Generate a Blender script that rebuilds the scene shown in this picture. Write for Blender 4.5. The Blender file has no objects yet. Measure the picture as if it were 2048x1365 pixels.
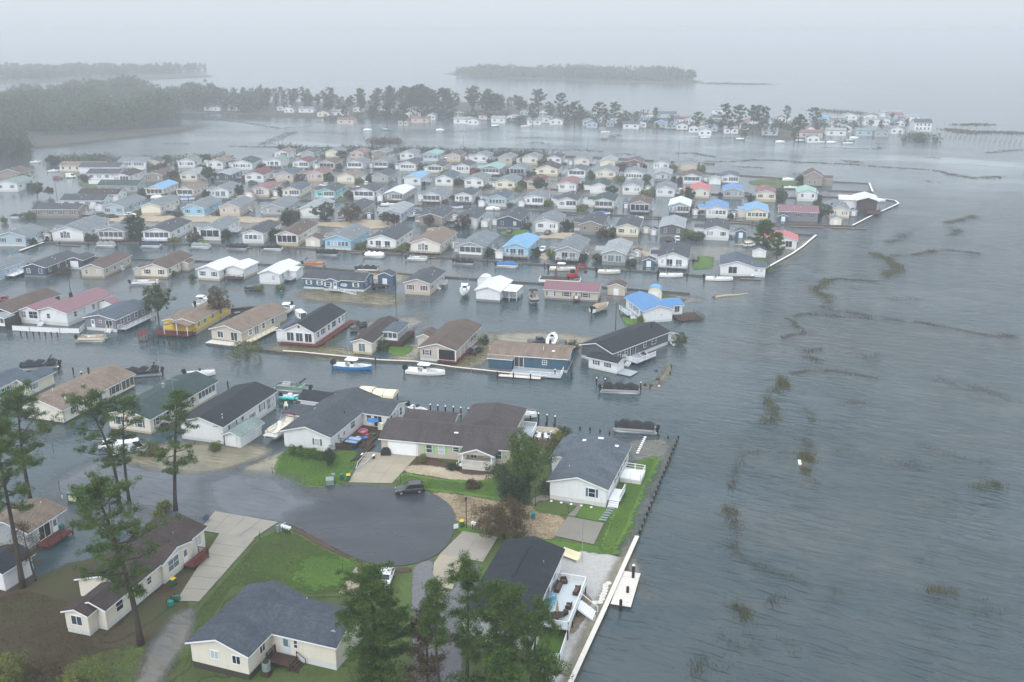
import bpy, bmesh, math, random
import numpy as np
from mathutils import Vector, Matrix
from mathutils.geometry import tessellate_polygon
R = math.radians
SC = bpy.context.scene
COL = SC.collection
# ------------------------------------------------------------------ camera
FPX, HC = 1900.0, 70.0
TH = math.atan((682.5 - 60.0) / FPX)
cam_d = bpy.data.cameras.new('camera')
cam = bpy.data.objects.new('camera', cam_d)
COL.objects.link(cam)
cam_d.sensor_width = 36.0
cam_d.lens = FPX / 2048.0 * 36.0
cam_d.clip_start = 1.0
cam_d.clip_end = 12000.0
cam.location = (0, 0, HC)
cam.rotation_euler = (math.pi / 2 - TH, 0, 0)
SC.camera = cam
# ------------------------------------------------------------------ overcast sky
SUN_EL, SUN_AZ = R(42), R(205)
W = bpy.data.worlds.new('World')
SC.world = W
W.use_nodes = True
wt = W.node_tree
wn, wl = wt.nodes, wt.links
wn.clear()
w_out = wn.new('ShaderNodeOutputWorld')
w_bg = wn.new('ShaderNodeBackground')
w_sky = wn.new('ShaderNodeTexSky')
w_sky.sky_type = 'NISHITA'
w_sky.sun_disc = False
w_sky.sun_elevation = SUN_EL
w_sky.sun_rotation = SUN_AZ
w_sky.air_density = 1.0
w_sky.dust_density = 4.0
w_hs = wn.new('ShaderNodeHueSaturation')
w_hs.inputs['Saturation'].default_value = 0.25
w_tc = wn.new('ShaderNodeTexCoord')
w_sep = wn.new('ShaderNodeSeparateXYZ')
w_cl = wn.new('ShaderNodeClamp')
w_ma = wn.new('ShaderNodeMath'); w_ma.operation = 'MULTIPLY_ADD'     # standard overcast sky: (1 + 2 sin h) / 3
w_ma.inputs[1].default_value = 0.64
w_ma.inputs[2].default_value = 0.37
w_col = wn.new('ShaderNodeMix'); w_col.data_type = 'RGBA'; w_col.blend_type = 'MULTIPLY'
w_col.inputs[0].default_value = 1.0
w_col.inputs[6].default_value = (14.4, 15.8, 17.2, 1)
w_mix = wn.new('ShaderNodeMix'); w_mix.data_type = 'RGBA'
w_mix.inputs[0].default_value = 0.9
wl.new(w_tc.outputs['Generated'], w_sep.inputs[0])
wl.new(w_sep.outputs['Z'], w_cl.inputs[0])
wl.new(w_cl.outputs[0], w_ma.inputs[0])
wl.new(w_ma.outputs[0], w_col.inputs[7])
wl.new(w_sky.outputs[0], w_hs.inputs['Color'])
wl.new(w_hs.outputs[0], w_mix.inputs[6])
wl.new(w_col.outputs[2], w_mix.inputs[7])
wl.new(w_mix.outputs[2], w_bg.inputs['Color'])
w_bg.inputs['Strength'].default_value = 0.1
wl.new(w_bg.outputs[0], w_out.inputs['Surface'])
sun_d = bpy.data.lights.new('sun', 'SUN')
sun_d.energy = 1.35
sun_d.angle = R(40)
sun_d.color = (1.0, 0.97, 0.93)
sun = bpy.data.objects.new('sun', sun_d)
COL.objects.link(sun)
sun.rotation_euler = (math.pi / 2 - SUN_EL, 0, math.pi - SUN_AZ)
sun.location = (0, 0, 300)
SC.view_settings.view_transform = 'Standard'
SC.view_settings.look = 'None'
SC.view_settings.gamma = 1.0
SC.view_settings.exposure = 0.5
try:
    SC.view_settings.use_curve_mapping = False
except Exception:
    pass
SC.cycles.volume_bounces = 2
SC.cycles.max_bounces = 6
SC.cycles.diffuse_bounces = 2
SC.cycles.glossy_bounces = 3
SC.cycles.transparent_max_bounces = 12
SC.cycles.use_denoising = True

# ------------------------------------------------------------------ helpers
def G(px, py, z=0.0):
    """the point of the level z that the photograph shows at px, py"""
    a = (px - 1024.0) / FPX
    b = -(py - 682.5) / FPX
    dx, dy, dz = a, math.cos(TH) + b * math.sin(TH), -math.sin(TH) + b * math.cos(TH)
    t = (z - HC) / dz
    return Vector((dx * t, dy * t, z))

def lin(c):
    return tuple(((v / 255.0) / 12.92 if v / 255.0 <= 0.04045 else ((v / 255.0 + 0.055) / 1.055) ** 2.4) for v in c)

def tag(o, label=None, cat=None, group=None, kind=None):
    if label: o['label'] = label
    if cat: o['category'] = cat
    if group: o['group'] = group
    if kind: o['kind'] = kind
    return o

def thing(name, label, cat, loc=(0, 0, 0), rz=0.0, group=None):
    o = bpy.data.objects.new(name, None)
    o.empty_display_size = 0.3
    COL.objects.link(o)
    o.location = loc
    o.rotation_euler = (0, 0, rz)
    return tag(o, label, cat, group)

def part(name, mesh, parent=None, loc=(0, 0, 0), rz=0.0, rot=None, label=None):
    o = bpy.data.objects.new(name, mesh)
    COL.objects.link(o)
    o.location = loc
    o.rotation_euler = rot if rot else (0, 0, rz)
    if parent is not None:
        o.parent = parent
    if label:
        o['label'] = label
    return o

def copy_tree(o, parent=None):
    c = o.copy()
    COL.objects.link(c)
    if parent is not None:
        c.parent = parent
    for ch in list(o.children):
        copy_tree(ch, c)
    return c

class MB:
    """collects simple shapes and links them as one mesh"""
    def __init__(s):
        s.v, s.f, s.m = [], [], []
    def face(s, pts, m=0):
        n = len(s.v)
        s.v += [tuple(p) for p in pts]
        s.f.append(tuple(range(n, n + len(pts)))); s.m.append(m)
    def box(s, x0, x1, y0, y1, z0, z1, m=0):
        n = len(s.v)
        s.v += [(x0, y0, z0), (x1, y0, z0), (x1, y1, z0), (x0, y1, z0), (x0, y0, z1), (x1, y0, z1), (x1, y1, z1), (x0, y1, z1)]
        for q in ((0, 3, 2, 1), (4, 5, 6, 7), (0, 1, 5, 4), (1, 2, 6, 5), (2, 3, 7, 6), (3, 0, 4, 7)):
            s.f.append(tuple(n + i for i in q)); s.m.append(m)
        return s
    def bar(s, p, q, w, h=None, m=0):
        """a square bar from p to q"""
        p, q = Vector(p), Vector(q)
        h = w if h is None else h
        d = (q - p)
        if d.length < 1e-6: return s
        d.normalize()
        up = Vector((0, 0, 1)) if abs(d.z) < 0.95 else Vector((0, 1, 0))
        r = d.cross(up).normalized() * (w / 2); u = r.cross(d).normalized() * (h / 2)
        n = len(s.v)
        for c in (p, q):
            s.v += [tuple(c - r - u), tuple(c + r - u), tuple(c + r + u), tuple(c - r + u)]
        for k in ((3, 2, 1, 0), (4, 5, 6, 7), (0, 1, 5, 4), (1, 2, 6, 5), (2, 3, 7, 6), (3, 0, 4, 7)):
            s.f.append(tuple(n + i for i in k)); s.m.append(m)
        return s
    def tube(s, pts, rad, n=6, m=0, cap=True):
        """a round tube through pts; rad one number or one per point"""
        pts = [Vector(p) for p in pts]
        if not hasattr(rad, '__len__'): rad = [rad] * len(pts)
        base = len(s.v)
        for i, p in enumerate(pts):
            d = (pts[min(i + 1, len(pts) - 1)] - pts[max(i - 1, 0)]).normalized()
            up = Vector((0, 0, 1)) if abs(d.z) < 0.9 else Vector((0, 1, 0))
            r = d.cross(up).normalized(); u = r.cross(d).normalized()
            for k in range(n):
                a = 2 * math.pi * k / n
                s.v.append(tuple(p + (r * math.cos(a) + u * math.sin(a)) * rad[i]))
        for i in range(len(pts) - 1):
            for k in range(n):
                a, b = base + i * n + k, base + i * n + (k + 1) % n
                s.f.append((a, b, b + n, a + n)); s.m.append(m)
        if cap:
            s.f.append(tuple(base + k for k in range(n - 1, -1, -1))); s.m.append(m)
            e = base + (len(pts) - 1) * n
            s.f.append(tuple(e + k for k in range(n))); s.m.append(m)
        return s
    def loft(s, rings, m=0, closed=True, cap=True):
        """faces between equal rings of points"""
        n = len(rings[0]); base = len(s.v)
        for r in rings: s.v += [tuple(p) for p in r]
        for i in range(len(rings) - 1):
            for k in range(n if closed else n - 1):
                a, b = base + i * n + k, base + i * n + (k + 1) % n
                s.f.append((a, b, b + n, a + n)); s.m.append(m)
        if cap and closed:
            s.f.append(tuple(base + k for k in range(n - 1, -1, -1))); s.m.append(m)
            e = base + (len(rings) - 1) * n
            s.f.append(tuple(e + k for k in range(n))); s.m.append(m)
        return s
    def mesh(s, name, mats, smooth=False, fix=False):
        me = bpy.data.meshes.new(name)
        me.from_pydata(s.v, [], s.f)
        mats = mats if isinstance(mats, (list, tuple)) else [mats]
        for x in mats: me.materials.append(x)
        if len(mats) > 1: me.polygons.foreach_set('material_index', s.m)
        if smooth: me.polygons.foreach_set('use_smooth', [True] * len(s.f))
        if fix:
            bm = bmesh.new(); bm.from_mesh(me)
            bmesh.ops.recalc_face_normals(bm, faces=bm.faces)
            bm.to_mesh(me); bm.free()
        me.update()
        return me
# ------------------------------------------------------------------ materials
MAT = {}
def nodes_of(name):
    m = bpy.data.materials.new(name)
    m.use_nodes = True
    nt = m.node_tree
    return m, nt, nt.nodes['Principled BSDF']

def coords(nt, rnd=True, kind='Object'):
    tc = nt.nodes.new('ShaderNodeTexCoord')
    if not rnd: return tc.outputs[kind]
    oi = nt.nodes.new('ShaderNodeObjectInfo')
    mu = nt.nodes.new('ShaderNodeMath'); mu.operation = 'MULTIPLY'; mu.inputs[1].default_value = 57.0
    nt.links.new(oi.outputs['Random'], mu.inputs[0])
    ad = nt.nodes.new('ShaderNodeVectorMath'); ad.operation = 'ADD'
    nt.links.new(tc.outputs[kind], ad.inputs[0]); nt.links.new(mu.outputs[0], ad.inputs[1])
    return ad.outputs[0]

def noise(nt, vec, scale, detail=3.0, rough=0.55, dist=0.0):
    n = nt.nodes.new('ShaderNodeTexNoise')
    n.inputs['Scale'].default_value = scale
    n.inputs['Detail'].default_value = detail
    n.inputs['Roughness'].default_value = rough
    n.inputs['Distortion'].default_value = dist
    nt.links.new(vec, n.inputs['Vector'])
    return n.outputs['Fac']

def mth(nt, op, a, b=None, c=None, clamp=False):
    n = nt.nodes.new('ShaderNodeMath'); n.operation = op; n.use_clamp = clamp
    for i, x in enumerate((a, b, c)):
        if x is None: continue
        if isinstance(x, (int, float)): n.inputs[i].default_value = x
        else: nt.links.new(x, n.inputs[i])
    return n.outputs[0]

def ramp(nt, fac, stops):
    n = nt.nodes.new('ShaderNodeValToRGB')
    el = n.color_ramp.elements
    while len(el) < len(stops): el.new(0.5)
    for e, (p, c) in zip(el, stops):
        e.position = p; e.color = (*c, 1) if len(c) == 3 else c
    nt.links.new(fac, n.inputs[0])
    return n.outputs[0]

def mixc(nt, fac, a, b, mode='MIX'):
    n = nt.nodes.new('ShaderNodeMix'); n.data_type = 'RGBA'; n.blend_type = mode
    for i, x in ((0, fac), (6, a), (7, b)):
        if isinstance(x, (int, float)): n.inputs[i].default_value = x
        elif isinstance(x, tuple): n.inputs[i].default_value = (*x, 1)
        else: nt.links.new(x, n.inputs[i])
    return n.outputs[2]

def bump(nt, height, strength, dist, normal=None):
    b = nt.nodes.new('ShaderNodeBump')
    b.inputs['Strength'].default_value = strength
    b.inputs['Distance'].default_value = dist
    nt.links.new(height, b.inputs['Height'])
    if normal is not None: nt.links.new(normal, b.inputs['Normal'])
    return b.outputs[0]

def vary(nt, vec, rgb, var, scale, fine, fs):
    f = noise(nt, vec, scale, 4)
    v = mth(nt, 'MULTIPLY_ADD', f, 2.6 * var, 1.0 - 1.3 * var)
    if fine:
        g = noise(nt, vec, fs, 2)
        v = mth(nt, 'MULTIPLY', v, mth(nt, 'MULTIPLY_ADD', g, 2.6 * fine, 1.0 - 1.3 * fine))
    h = nt.nodes.new('ShaderNodeHueSaturation')
    h.inputs['Color'].default_value = (*rgb, 1)
    nt.links.new(v, h.inputs['Value'])
    return h.outputs[0]

def plain(name, c, k=1.0, rough=0.6, var=0.1, scale=1.5, fine=0.0, fs=15, bs=0, bd=0.02, metal=0.0, spec=None):
    """paint, plastic, wood: a colour with slight wear"""
    key = name
    if key in MAT: return MAT[key]
    m, nt, p = nodes_of(name)
    rgb = tuple(v * k for v in lin(c))
    vec = coords(nt)
    nt.links.new(vary(nt, vec, rgb, var, scale, fine, fs), p.inputs['Base Color'])
    p.inputs['Roughness'].default_value = rough
    p.inputs['Metallic'].default_value = metal
    p.inputs['Specular IOR Level'].default_value = spec if spec is not None else (0.2 if rough >= 0.65 else 0.4)
    if bs:
        nt.links.new(bump(nt, noise(nt, vec, bs, 3), 0.6, bd), p.inputs['Normal'])
    MAT[key] = m
    return m

def siding(name, c, k=0.92):
    if name in MAT: return MAT[name]
    m, nt, p = nodes_of(name)
    rgb = tuple(v * k for v in lin(c))
    tc = coords(nt, False)
    wv = nt.nodes.new('ShaderNodeTexWave'); wv.wave_type = 'BANDS'; wv.bands_direction = 'Z'; wv.wave_profile = 'SAW'
    wv.inputs['Scale'].default_value = 1.45
    nt.links.new(tc, wv.inputs['Vector'])
    vec = coords(nt)
    col = vary(nt, vec, rgb, 0.06, 0.5, 0.03, 6)
    # grime that has run down the boards
    mp = nt.nodes.new('ShaderNodeMapping'); mp.inputs['Scale'].default_value = (2.2, 2.2, 0.25)
    nt.links.new(vec, mp.inputs['Vector'])
    g = noise(nt, mp.outputs[0], 1.2, 4)
    gr = mth(nt, 'MULTIPLY', mth(nt, 'SUBTRACT', g, 0.52, clamp=True), 1.1)
    col = mixc(nt, gr, col, tuple(v * 0.55 for v in rgb))
    edge = mth(nt, 'GREATER_THAN', wv.outputs['Fac'], 0.86)
    col = mixc(nt, mth(nt, 'MULTIPLY', edge, 0.22), col, tuple(v * 0.4 for v in rgb))  # thin shadow line at each board lap, painted into the colour
    nt.links.new(col, p.inputs['Base Color'])
    p.inputs['Roughness'].default_value = 0.55
    nt.links.new(bump(nt, wv.outputs['Fac'], 0.5, 0.03), p.inputs['Normal'])
    MAT[name] = m
    return m

def shingle(name, c, k=0.62):
    if name in MAT: return MAT[name]
    m, nt, p = nodes_of(name)
    rgb = tuple(v * k for v in lin(c))
    tc = coords(nt, False)
    sp = nt.nodes.new('ShaderNodeSeparateXYZ'); nt.links.new(tc, sp.inputs[0])
    cb = nt.nodes.new('ShaderNodeCombineXYZ')
    nt.links.new(sp.outputs['Y'], cb.inputs['X']); nt.links.new(sp.outputs['X'], cb.inputs['Y'])
    bk = nt.nodes.new('ShaderNodeTexBrick')
    bk.inputs['Scale'].default_value = 1.0
    bk.inputs['Brick Width'].default_value = 0.42
    bk.inputs['Row Height'].default_value = 0.2
    bk.inputs['Mortar Size'].default_value = 0.013
    bk.inputs['Mortar Smooth'].default_value = 0.3
    bk.inputs['Bias'].default_value = -0.1
    bk.inputs['Color1'].default_value = (*[v * 0.84 for v in rgb], 1)
    bk.inputs['Color2'].default_value = (*[v * 1.18 for v in rgb], 1)
    bk.inputs['Mortar'].default_value = (*[v * 0.45 for v in rgb], 1)
    nt.links.new(cb.outputs[0], bk.inputs['Vector'])
    vec = coords(nt)
    f = noise(nt, vec, 0.35, 4)
    g = noise(nt, vec, 3.0, 4, 0.7)
    # weather streaks running down the slope
    mp = nt.nodes.new('ShaderNodeMapping'); mp.inputs['Scale'].default_value = (0.12, 1.3, 0.4)
    nt.links.new(vec, mp.inputs['Vector'])
    s = noise(nt, mp.outputs[0], 1.0, 3)
    v = mth(nt, 'ADD', mth(nt, 'MULTIPLY', f, 0.35), mth(nt, 'MULTIPLY', g, 0.4))
    v = mth(nt, 'ADD', v, mth(nt, 'MULTIPLY_ADD', s, 0.45, 0.4))
    v = mth(nt, 'MULTIPLY_ADD', v, 1.9, -0.9)
    h = nt.nodes.new('ShaderNodeHueSaturation')
    nt.links.new(bk.outputs['Color'], h.inputs['Color']); nt.links.new(v, h.inputs['Value'])
    nt.links.new(h.outputs[0], p.inputs['Base Color'])
    p.inputs['Roughness'].default_value = 0.75
    p.inputs['Specular IOR Level'].default_value = 0.2
    nt.links.new(bump(nt, bk.outputs['Fac'], 0.5, -0.02), p.inputs['Normal'])
    MAT[name] = m
    return m

def metalroof(name, c, k=0.7):
    if name in MAT: return MAT[name]
    m, nt, p = nodes_of(name)
    rgb = tuple(v * k for v in lin(c))
    tc = coords(nt, False)
    wv = nt.nodes.new('ShaderNodeTexWave'); wv.wave_type = 'BANDS'; wv.bands_direction = 'Y'; wv.wave_profile = 'SAW'
    wv.inputs['Scale'].default_value = 0.55
    nt.links.new(tc, wv.inputs['Vector'])
    rib = mth(nt, 'GREATER_THAN', wv.outputs['Fac'], 0.9)
    vec = coords(nt)
    col = vary(nt, vec, rgb, 0.12, 0.4, 0.05, 4)
    col = mixc(nt, mth(nt, 'MULTIPLY', rib, 0.3), col, tuple(v * 0.45 for v in rgb))
    nt.links.new(col, p.inputs['Base Color'])
    p.inputs['Roughness'].default_value = 0.38
    nt.links.new(bump(nt, rib, 0.6, 0.04), p.inputs['Normal'])
    MAT[name] = m
    return m

def glassmat(name, c, rough=0.06):
    m, nt, p = nodes_of(name)
    p.inputs['Base Color'].default_value = (*lin(c), 1)
    p.inputs['Roughness'].default_value = rough
    p.inputs['Specular IOR Level'].default_value = 0.7
    vec = coords(nt)
    nt.links.new(bump(nt, noise(nt, vec, 1.2, 1), 0.15, 0.05), p.inputs['Normal'])
    MAT[name] = m
    return m

def leafmat(name, cols, rough=0.65):
    """foliage whose leaves differ one from the next"""
    m, nt, p = nodes_of(name)
    geo = nt.nodes.new('ShaderNodeNewGeometry')
    vec = coords(nt)
    big = noise(nt, vec, 0.55, 3)
    r = mth(nt, 'ADD', mth(nt, 'MULTIPLY', geo.outputs['Random Per Island'], 0.55), mth(nt, 'MULTIPLY_ADD', big, 0.9, -0.22))
    col = ramp(nt, r, [(i / (len(cols) - 1), c) for i, c in enumerate(cols)])
    nt.links.new(col, p.inputs['Base Color'])
    p.inputs['Roughness'].default_value = rough
    p.inputs['Specular IOR Level'].default_value = 0.25
    MAT[name] = m
    return m

# --- water --------------------------------------------------------------
U18 = R(18.7)
def wave_normal(nt, tc, open_amt=None, k=1.0):
    """wind ripples: long crests lying across the wind, finer chop on top"""
    mp = nt.nodes.new('ShaderNodeMapping'); mp.vector_type = 'TEXTURE'; mp.inputs['Rotation'].default_value = (0, 0, R(-25))
    mp.inputs['Scale'].default_value = (4.2, 1.0, 1.0)
    nt.links.new(tc, mp.inputs['Vector'])
    a = noise(nt, mp.outputs[0], 0.72, 1.6, 0.45, 0.5)
    mp2 = nt.nodes.new('ShaderNodeMapping'); mp2.vector_type = 'TEXTURE'; mp2.inputs['Rotation'].default_value = (0, 0, R(-8))
    mp2.inputs['Scale'].default_value = (2.4, 1.0, 1.0)
    nt.links.new(tc, mp2.inputs['Vector'])
    b = noise(nt, mp2.outputs[0], 2.1, 2, 0.5, 0.2)
    big = noise(nt, tc, 0.02, 2)
    amp = mth(nt, 'MULTIPLY_ADD', big, 0.9, 0.55)
    if open_amt is not None: amp = mth(nt, 'MULTIPLY', amp, open_amt)
    a = mth(nt, 'SUBTRACT', 1.0, mth(nt, 'ABSOLUTE', mth(nt, 'MULTIPLY_ADD', a, 2.6, -1.3)))
    a = mth(nt, 'POWER', mth(nt, 'MAXIMUM', a, 0.0), 2.2)
    ha = mth(nt, 'MULTIPLY', a, amp)
    hb = mth(nt, 'MULTIPLY', b, 0.22 if open_amt is None else mth(nt, 'MULTIPLY_ADD', open_amt, 0.17, 0.07))
    h = mth(nt, 'ADD', mth(nt, 'MULTIPLY', ha, 0.23 * k), mth(nt, 'MULTIPLY', hb, 0.42 * k))
    return bump(nt, h, 1.0, 1.0), ha

def watermat():
    m, nt, p = nodes_of('water_surface')
    tc = nt.nodes.new('ShaderNodeTexCoord').outputs['Object']
    sp = nt.nodes.new('ShaderNodeSeparateXYZ'); nt.links.new(tc, sp.inputs[0])
    # distance east of the bulkheads that shelter the lagoons
    e = mth(nt, 'ADD', mth(nt, 'MULTIPLY', sp.outputs['X'], math.cos(R(20))), mth(nt, 'MULTIPLY', sp.outputs['Y'], -math.sin(R(20))))
    op = mth(nt, 'MULTIPLY_ADD', e, 1 / 45.0, 0.95, clamp=True)
    op = mth(nt, 'MULTIPLY_ADD', op, 0.85, 0.15)
    # the marsh bay behind the rows is shallow and lies flatter
    lee = mth(nt, 'MULTIPLY_ADD', sp.outputs['Y'], 1 / 170.0, -1.7, clamp=True)
    op = mth(nt, 'MULTIPLY', op, mth(nt, 'MULTIPLY_ADD', lee, -0.8, 1.0))
    nrm, ha = wave_normal(nt, tc, op)
    mp = nt.nodes.new('ShaderNodeMapping'); mp.vector_type = 'TEXTURE'; mp.inputs['Rotation'].default_value = (0, 0, R(-14)); mp.inputs['Scale'].default_value = (3.5, 1, 1)
    nt.links.new(tc, mp.inputs['Vector'])
    st = noise(nt, mp.outputs[0], 0.035, 4, 0.6, 0.6)
    col = ramp(nt, st, [(0.3, (0.022, 0.044, 0.052)), (0.5, (0.034, 0.058, 0.068)), (0.7, (0.078, 0.080, 0.084))])
    nt.links.new(col, p.inputs['Base Color'])
    p.inputs['IOR'].default_value = 1.33
    nt.links.new(mth(nt, 'MULTIPLY_ADD', st, 0.14, 0.04), p.inputs['Roughness'])
    nt.links.new(nrm, p.inputs['Normal'])
    return m

def shallowmat(name, c1, c2, k=0.55, rip=0.5, rough=0.08, ns=0.5, na=0.9, fm=1.5):
    """silty water standing over a lawn, a drive or a street; thins out at its edge"""
    m, nt, p = nodes_of(name)
    tc = nt.nodes.new('ShaderNodeTexCoord').outputs['Object']
    nrm, _ = wave_normal(nt, tc, None, rip)
    f = noise(nt, tc, 0.18, 4)
    a, b = (tuple(v * k for v in lin(c)) for c in (c1, c2))
    nt.links.new(ramp(nt, f, [(0.32, a), (0.68, b)]), p.inputs['Base Color'])
    p.inputs['IOR'].default_value = 1.33
    p.inputs['Roughness'].default_value = rough
    nt.links.new(nrm, p.inputs['Normal'])
    at = nt.nodes.new('ShaderNodeAttribute'); at.attribute_name = 'fade'
    mp = nt.nodes.new('ShaderNodeMapping'); mp.vector_type = 'TEXTURE'; mp.inputs['Rotation'].default_value = (0, 0, R(-15)); mp.inputs['Scale'].default_value = (2.2 if ns < .2 else 1, 1, 1)
    nt.links.new(tc, mp.inputs['Vector'])
    g = noise(nt, mp.outputs[0], ns, 4, 0.6, 0.5)
    al = mth(nt, 'MULTIPLY_ADD', g, 1.0, -0.5)
    al = mth(nt, 'ADD', mth(nt, 'MULTIPLY', at.outputs['Fac'], fm), mth(nt, 'MULTIPLY', al, na), clamp=True)
    nt.links.new(al, p.inputs['Alpha'])
    return m

def groundmat(name, stops, scale=0.25, fs=3.0, rough=0.85, bs=9.0, bd=0.05, fade=True, mix=0.6):
    """grass, sand, needles: two scales of patches, ragged edge"""
    m, nt, p = nodes_of(name)
    tc = nt.nodes.new('ShaderNodeTexCoord').outputs['Object']
    f = noise(nt, tc, scale, 4, 0.6, 0.4)
    g = noise(nt, tc, fs, 4, 0.65)
    v = mth(nt, 'ADD', mth(nt, 'MULTIPLY', f, mix), mth(nt, 'MULTIPLY', g, 1 - mix))
    v = mth(nt, 'MULTIPLY_ADD', v, 1.9, -0.45, clamp=True)
    nt.links.new(ramp(nt, v, stops), p.inputs['Base Color'])
    p.inputs['Roughness'].default_value = rough
    p.inputs['Specular IOR Level'].default_value = 0.3
    nt.links.new(bump(nt, noise(nt, tc, bs, 3, 0.7), 0.9, bd), p.inputs['Normal'])
    if fade:
        at = nt.nodes.new('ShaderNodeAttribute'); at.attribute_name = 'fade'
        n2 = noise(nt, tc, 0.9, 4, 0.65)
        n3 = noise(nt, tc, 0.24, 3, 0.6)
        al = mth(nt, 'ADD', mth(nt, 'MULTIPLY_ADD', at.outputs['Fac'], 4.0, -2.0), mth(nt, 'ADD', mth(nt, 'MULTIPLY_ADD', n2, 3.0, -1.5), mth(nt, 'MULTIPLY_ADD', n3, 2.6, -0.9)), clamp=True)
        nt.links.new(al, p.inputs['Alpha'])
    return m

def concretemat(name, c, k=0.6, dark=0.5):
    m, nt, p = nodes_of(name)
    tc = nt.nodes.new('ShaderNodeTexCoord').outputs['Object']
    rgb = tuple(v * k for v in lin(c))
    col = vary(nt, tc, rgb, 0.16, 0.3, 0.12, 5)
    s = noise(nt, tc, 0.22, 4, 0.6, 0.8)
    st = mth(nt, 'MULTIPLY', mth(nt, 'SUBTRACT', s, 0.55, clamp=True), 4.0, clamp=True)
    col = mixc(nt, mth(nt, 'MULTIPLY', st, 0.55), col, tuple(v * dark for v in rgb))
    nt.links.new(col, p.inputs['Base Color'])
    nt.links.new(mth(nt, 'MULTIPLY_ADD', st, -0.35, 0.7), p.inputs['Roughness'])
    nt.links.new(bump(nt, noise(nt, tc, 12, 3), 0.4, 0.02), p.inputs['Normal'])
    return m

def asphaltmat():
    m, nt, p = nodes_of('wet_asphalt')
    tc = nt.nodes.new('ShaderNodeTexCoord').outputs['Object']
    mp = nt.nodes.new('ShaderNodeMapping'); mp.inputs['Rotation'].default_value = (0, 0, R(25)); mp.inputs['Scale'].default_value = (0.5, 1.3, 1)
    nt.links.new(tc, mp.inputs['Vector'])
    s = noise(nt, mp.outputs[0], 0.11, 4, 0.55, 0.9)
    wet = mth(nt, 'MULTIPLY_ADD', s, 3.4, -1.25, clamp=True)
    f = noise(nt, tc, 26, 3)
    base = ramp(nt, f, [(0.3, (0.020, 0.024, 0.030)), (0.7, (0.038, 0.044, 0.054))])
    nt.links.new(base, p.inputs['Base Color'])
    nt.links.new(mth(nt, 'MULTIPLY_ADD', wet, -0.3, 0.52), p.inputs['Roughness'])
    b = bump(nt, noise(nt, tc, 30, 3), 0.25, 0.02)
    nt.links.new(b, p.inputs['Normal'])
    p.inputs['Specular IOR Level'].default_value = 0.34
    return m

MAT['water'] = watermat()
MAT['asphalt'] = asphaltmat()
MAT['concrete'] = concretemat('concrete', (190, 182, 168), 0.47, 0.45)
MAT['concrete_pale'] = concretemat('pale_concrete', (200, 188, 164), 0.5, 0.5)
MAT['concrete_tan'] = concretemat('tan_concrete', (192, 174, 156), 0.5, 0.55)
MAT['concrete_grey'] = concretemat('grey_concrete', (172, 166, 152), 0.42, 0.6)
MAT['lawn'] = groundmat('lawn_grass', [(0.0, (0.03, 0.066, 0.010)), (0.4, (0.054, 0.115, 0.014)), (0.75, (0.088, 0.155, 0.02)), (1.0, (0.15, 0.16, 0.045))], 0.16, 2.5)
MAT['lawn_dull'] = groundmat('rough_grass', [(0.0, (0.085, 0.052, 0.03)), (0.3, (0.05, 0.062, 0.018)), (0.65, (0.065, 0.105, 0.02)), (1.0, (0.12, 0.105, 0.04))], 0.12, 2.0)
MAT['needles'] = groundmat('needle_litter', [(0.0, (0.014, 0.011, 0.008)), (0.3, (0.042, 0.028, 0.018)), (0.52, (0.055, 0.043, 0.020)), (0.72, (0.036, 0.052, 0.014)), (1.0, (0.05, 0.08, 0.018))], 0.14, 2.0)
MAT['sand'] = groundmat('sandy_yard', [(0.0, (0.12, 0.09, 0.06)), (0.4, (0.31, 0.25, 0.175)), (1.0, (0.48, 0.41, 0.31))], 0.2, 2.2, mix=0.45)
MAT['lotsand'] = groundmat('straw_ground', [(0.0, (0.05, 0.05, 0.02)), (0.35, (0.12, 0.085, 0.05)), (0.65, (0.30, 0.235, 0.15)), (1.0, (0.40, 0.33, 0.22))], 0.22, 2.8, mix=0.42)
MAT['mulch'] = groundmat('mulch_bed', [(0.0, (0.03, 0.018, 0.012)), (1.0, (0.10, 0.06, 0.04))], 0.5, 5)
MAT['gravel'] = groundmat('white_gravel', [(0.0, (0.20, 0.19, 0.18)), (0.4, (0.36, 0.35, 0.34)), (1.0, (0.52, 0.51, 0.49))], 1.6, 7.0, bs=14, bd=0.08, mix=0.3)
MAT['gravel_dark'] = groundmat('grey_gravel', [(0.0, (0.06, 0.06, 0.065)), (1.0, (0.22, 0.22, 0.23))], 1.6, 7.0, bs=14, bd=0.08, mix=0.3)
MAT['marshland'] = groundmat('marsh_bank', [(0.0, (0.025, 0.026, 0.018)), (1.0, (0.065, 0.06, 0.042))], 0.02, 0.12)
MAT['stones'] = groundmat('stone_bed', [(0.0, (0.07, 0.05, 0.03)), (0.5, (0.2, 0.16, 0.11)), (1.0, (0.36, 0.32, 0.26))], 2.5, 6.0, bs=8, bd=0.15, mix=0.35)
MAT['sh_sand'] = shallowmat('silty_water_sand', (140, 132, 108), (172, 164, 138), 0.55)
MAT['sh_olive'] = shallowmat('silty_water_olive', (112, 104, 74), (146, 132, 92), 0.5)
MAT['sh_street'] = shallowmat('water_on_street', (92, 98, 106), (112, 118, 126), 0.62, 0.3, 0.07)
MAT['sh_marsh'] = shallowmat('water_over_marsh', (118, 138, 146), (150, 160, 162), 0.36, 0.75, 0.12, 0.03, 2.0, 0.42)
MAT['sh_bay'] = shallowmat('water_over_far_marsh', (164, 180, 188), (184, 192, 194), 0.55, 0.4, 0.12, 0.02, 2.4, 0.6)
MAT['sh_grey'] = shallowmat('water_on_yard', (116, 116, 112), (148, 142, 130), 0.5)
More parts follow.
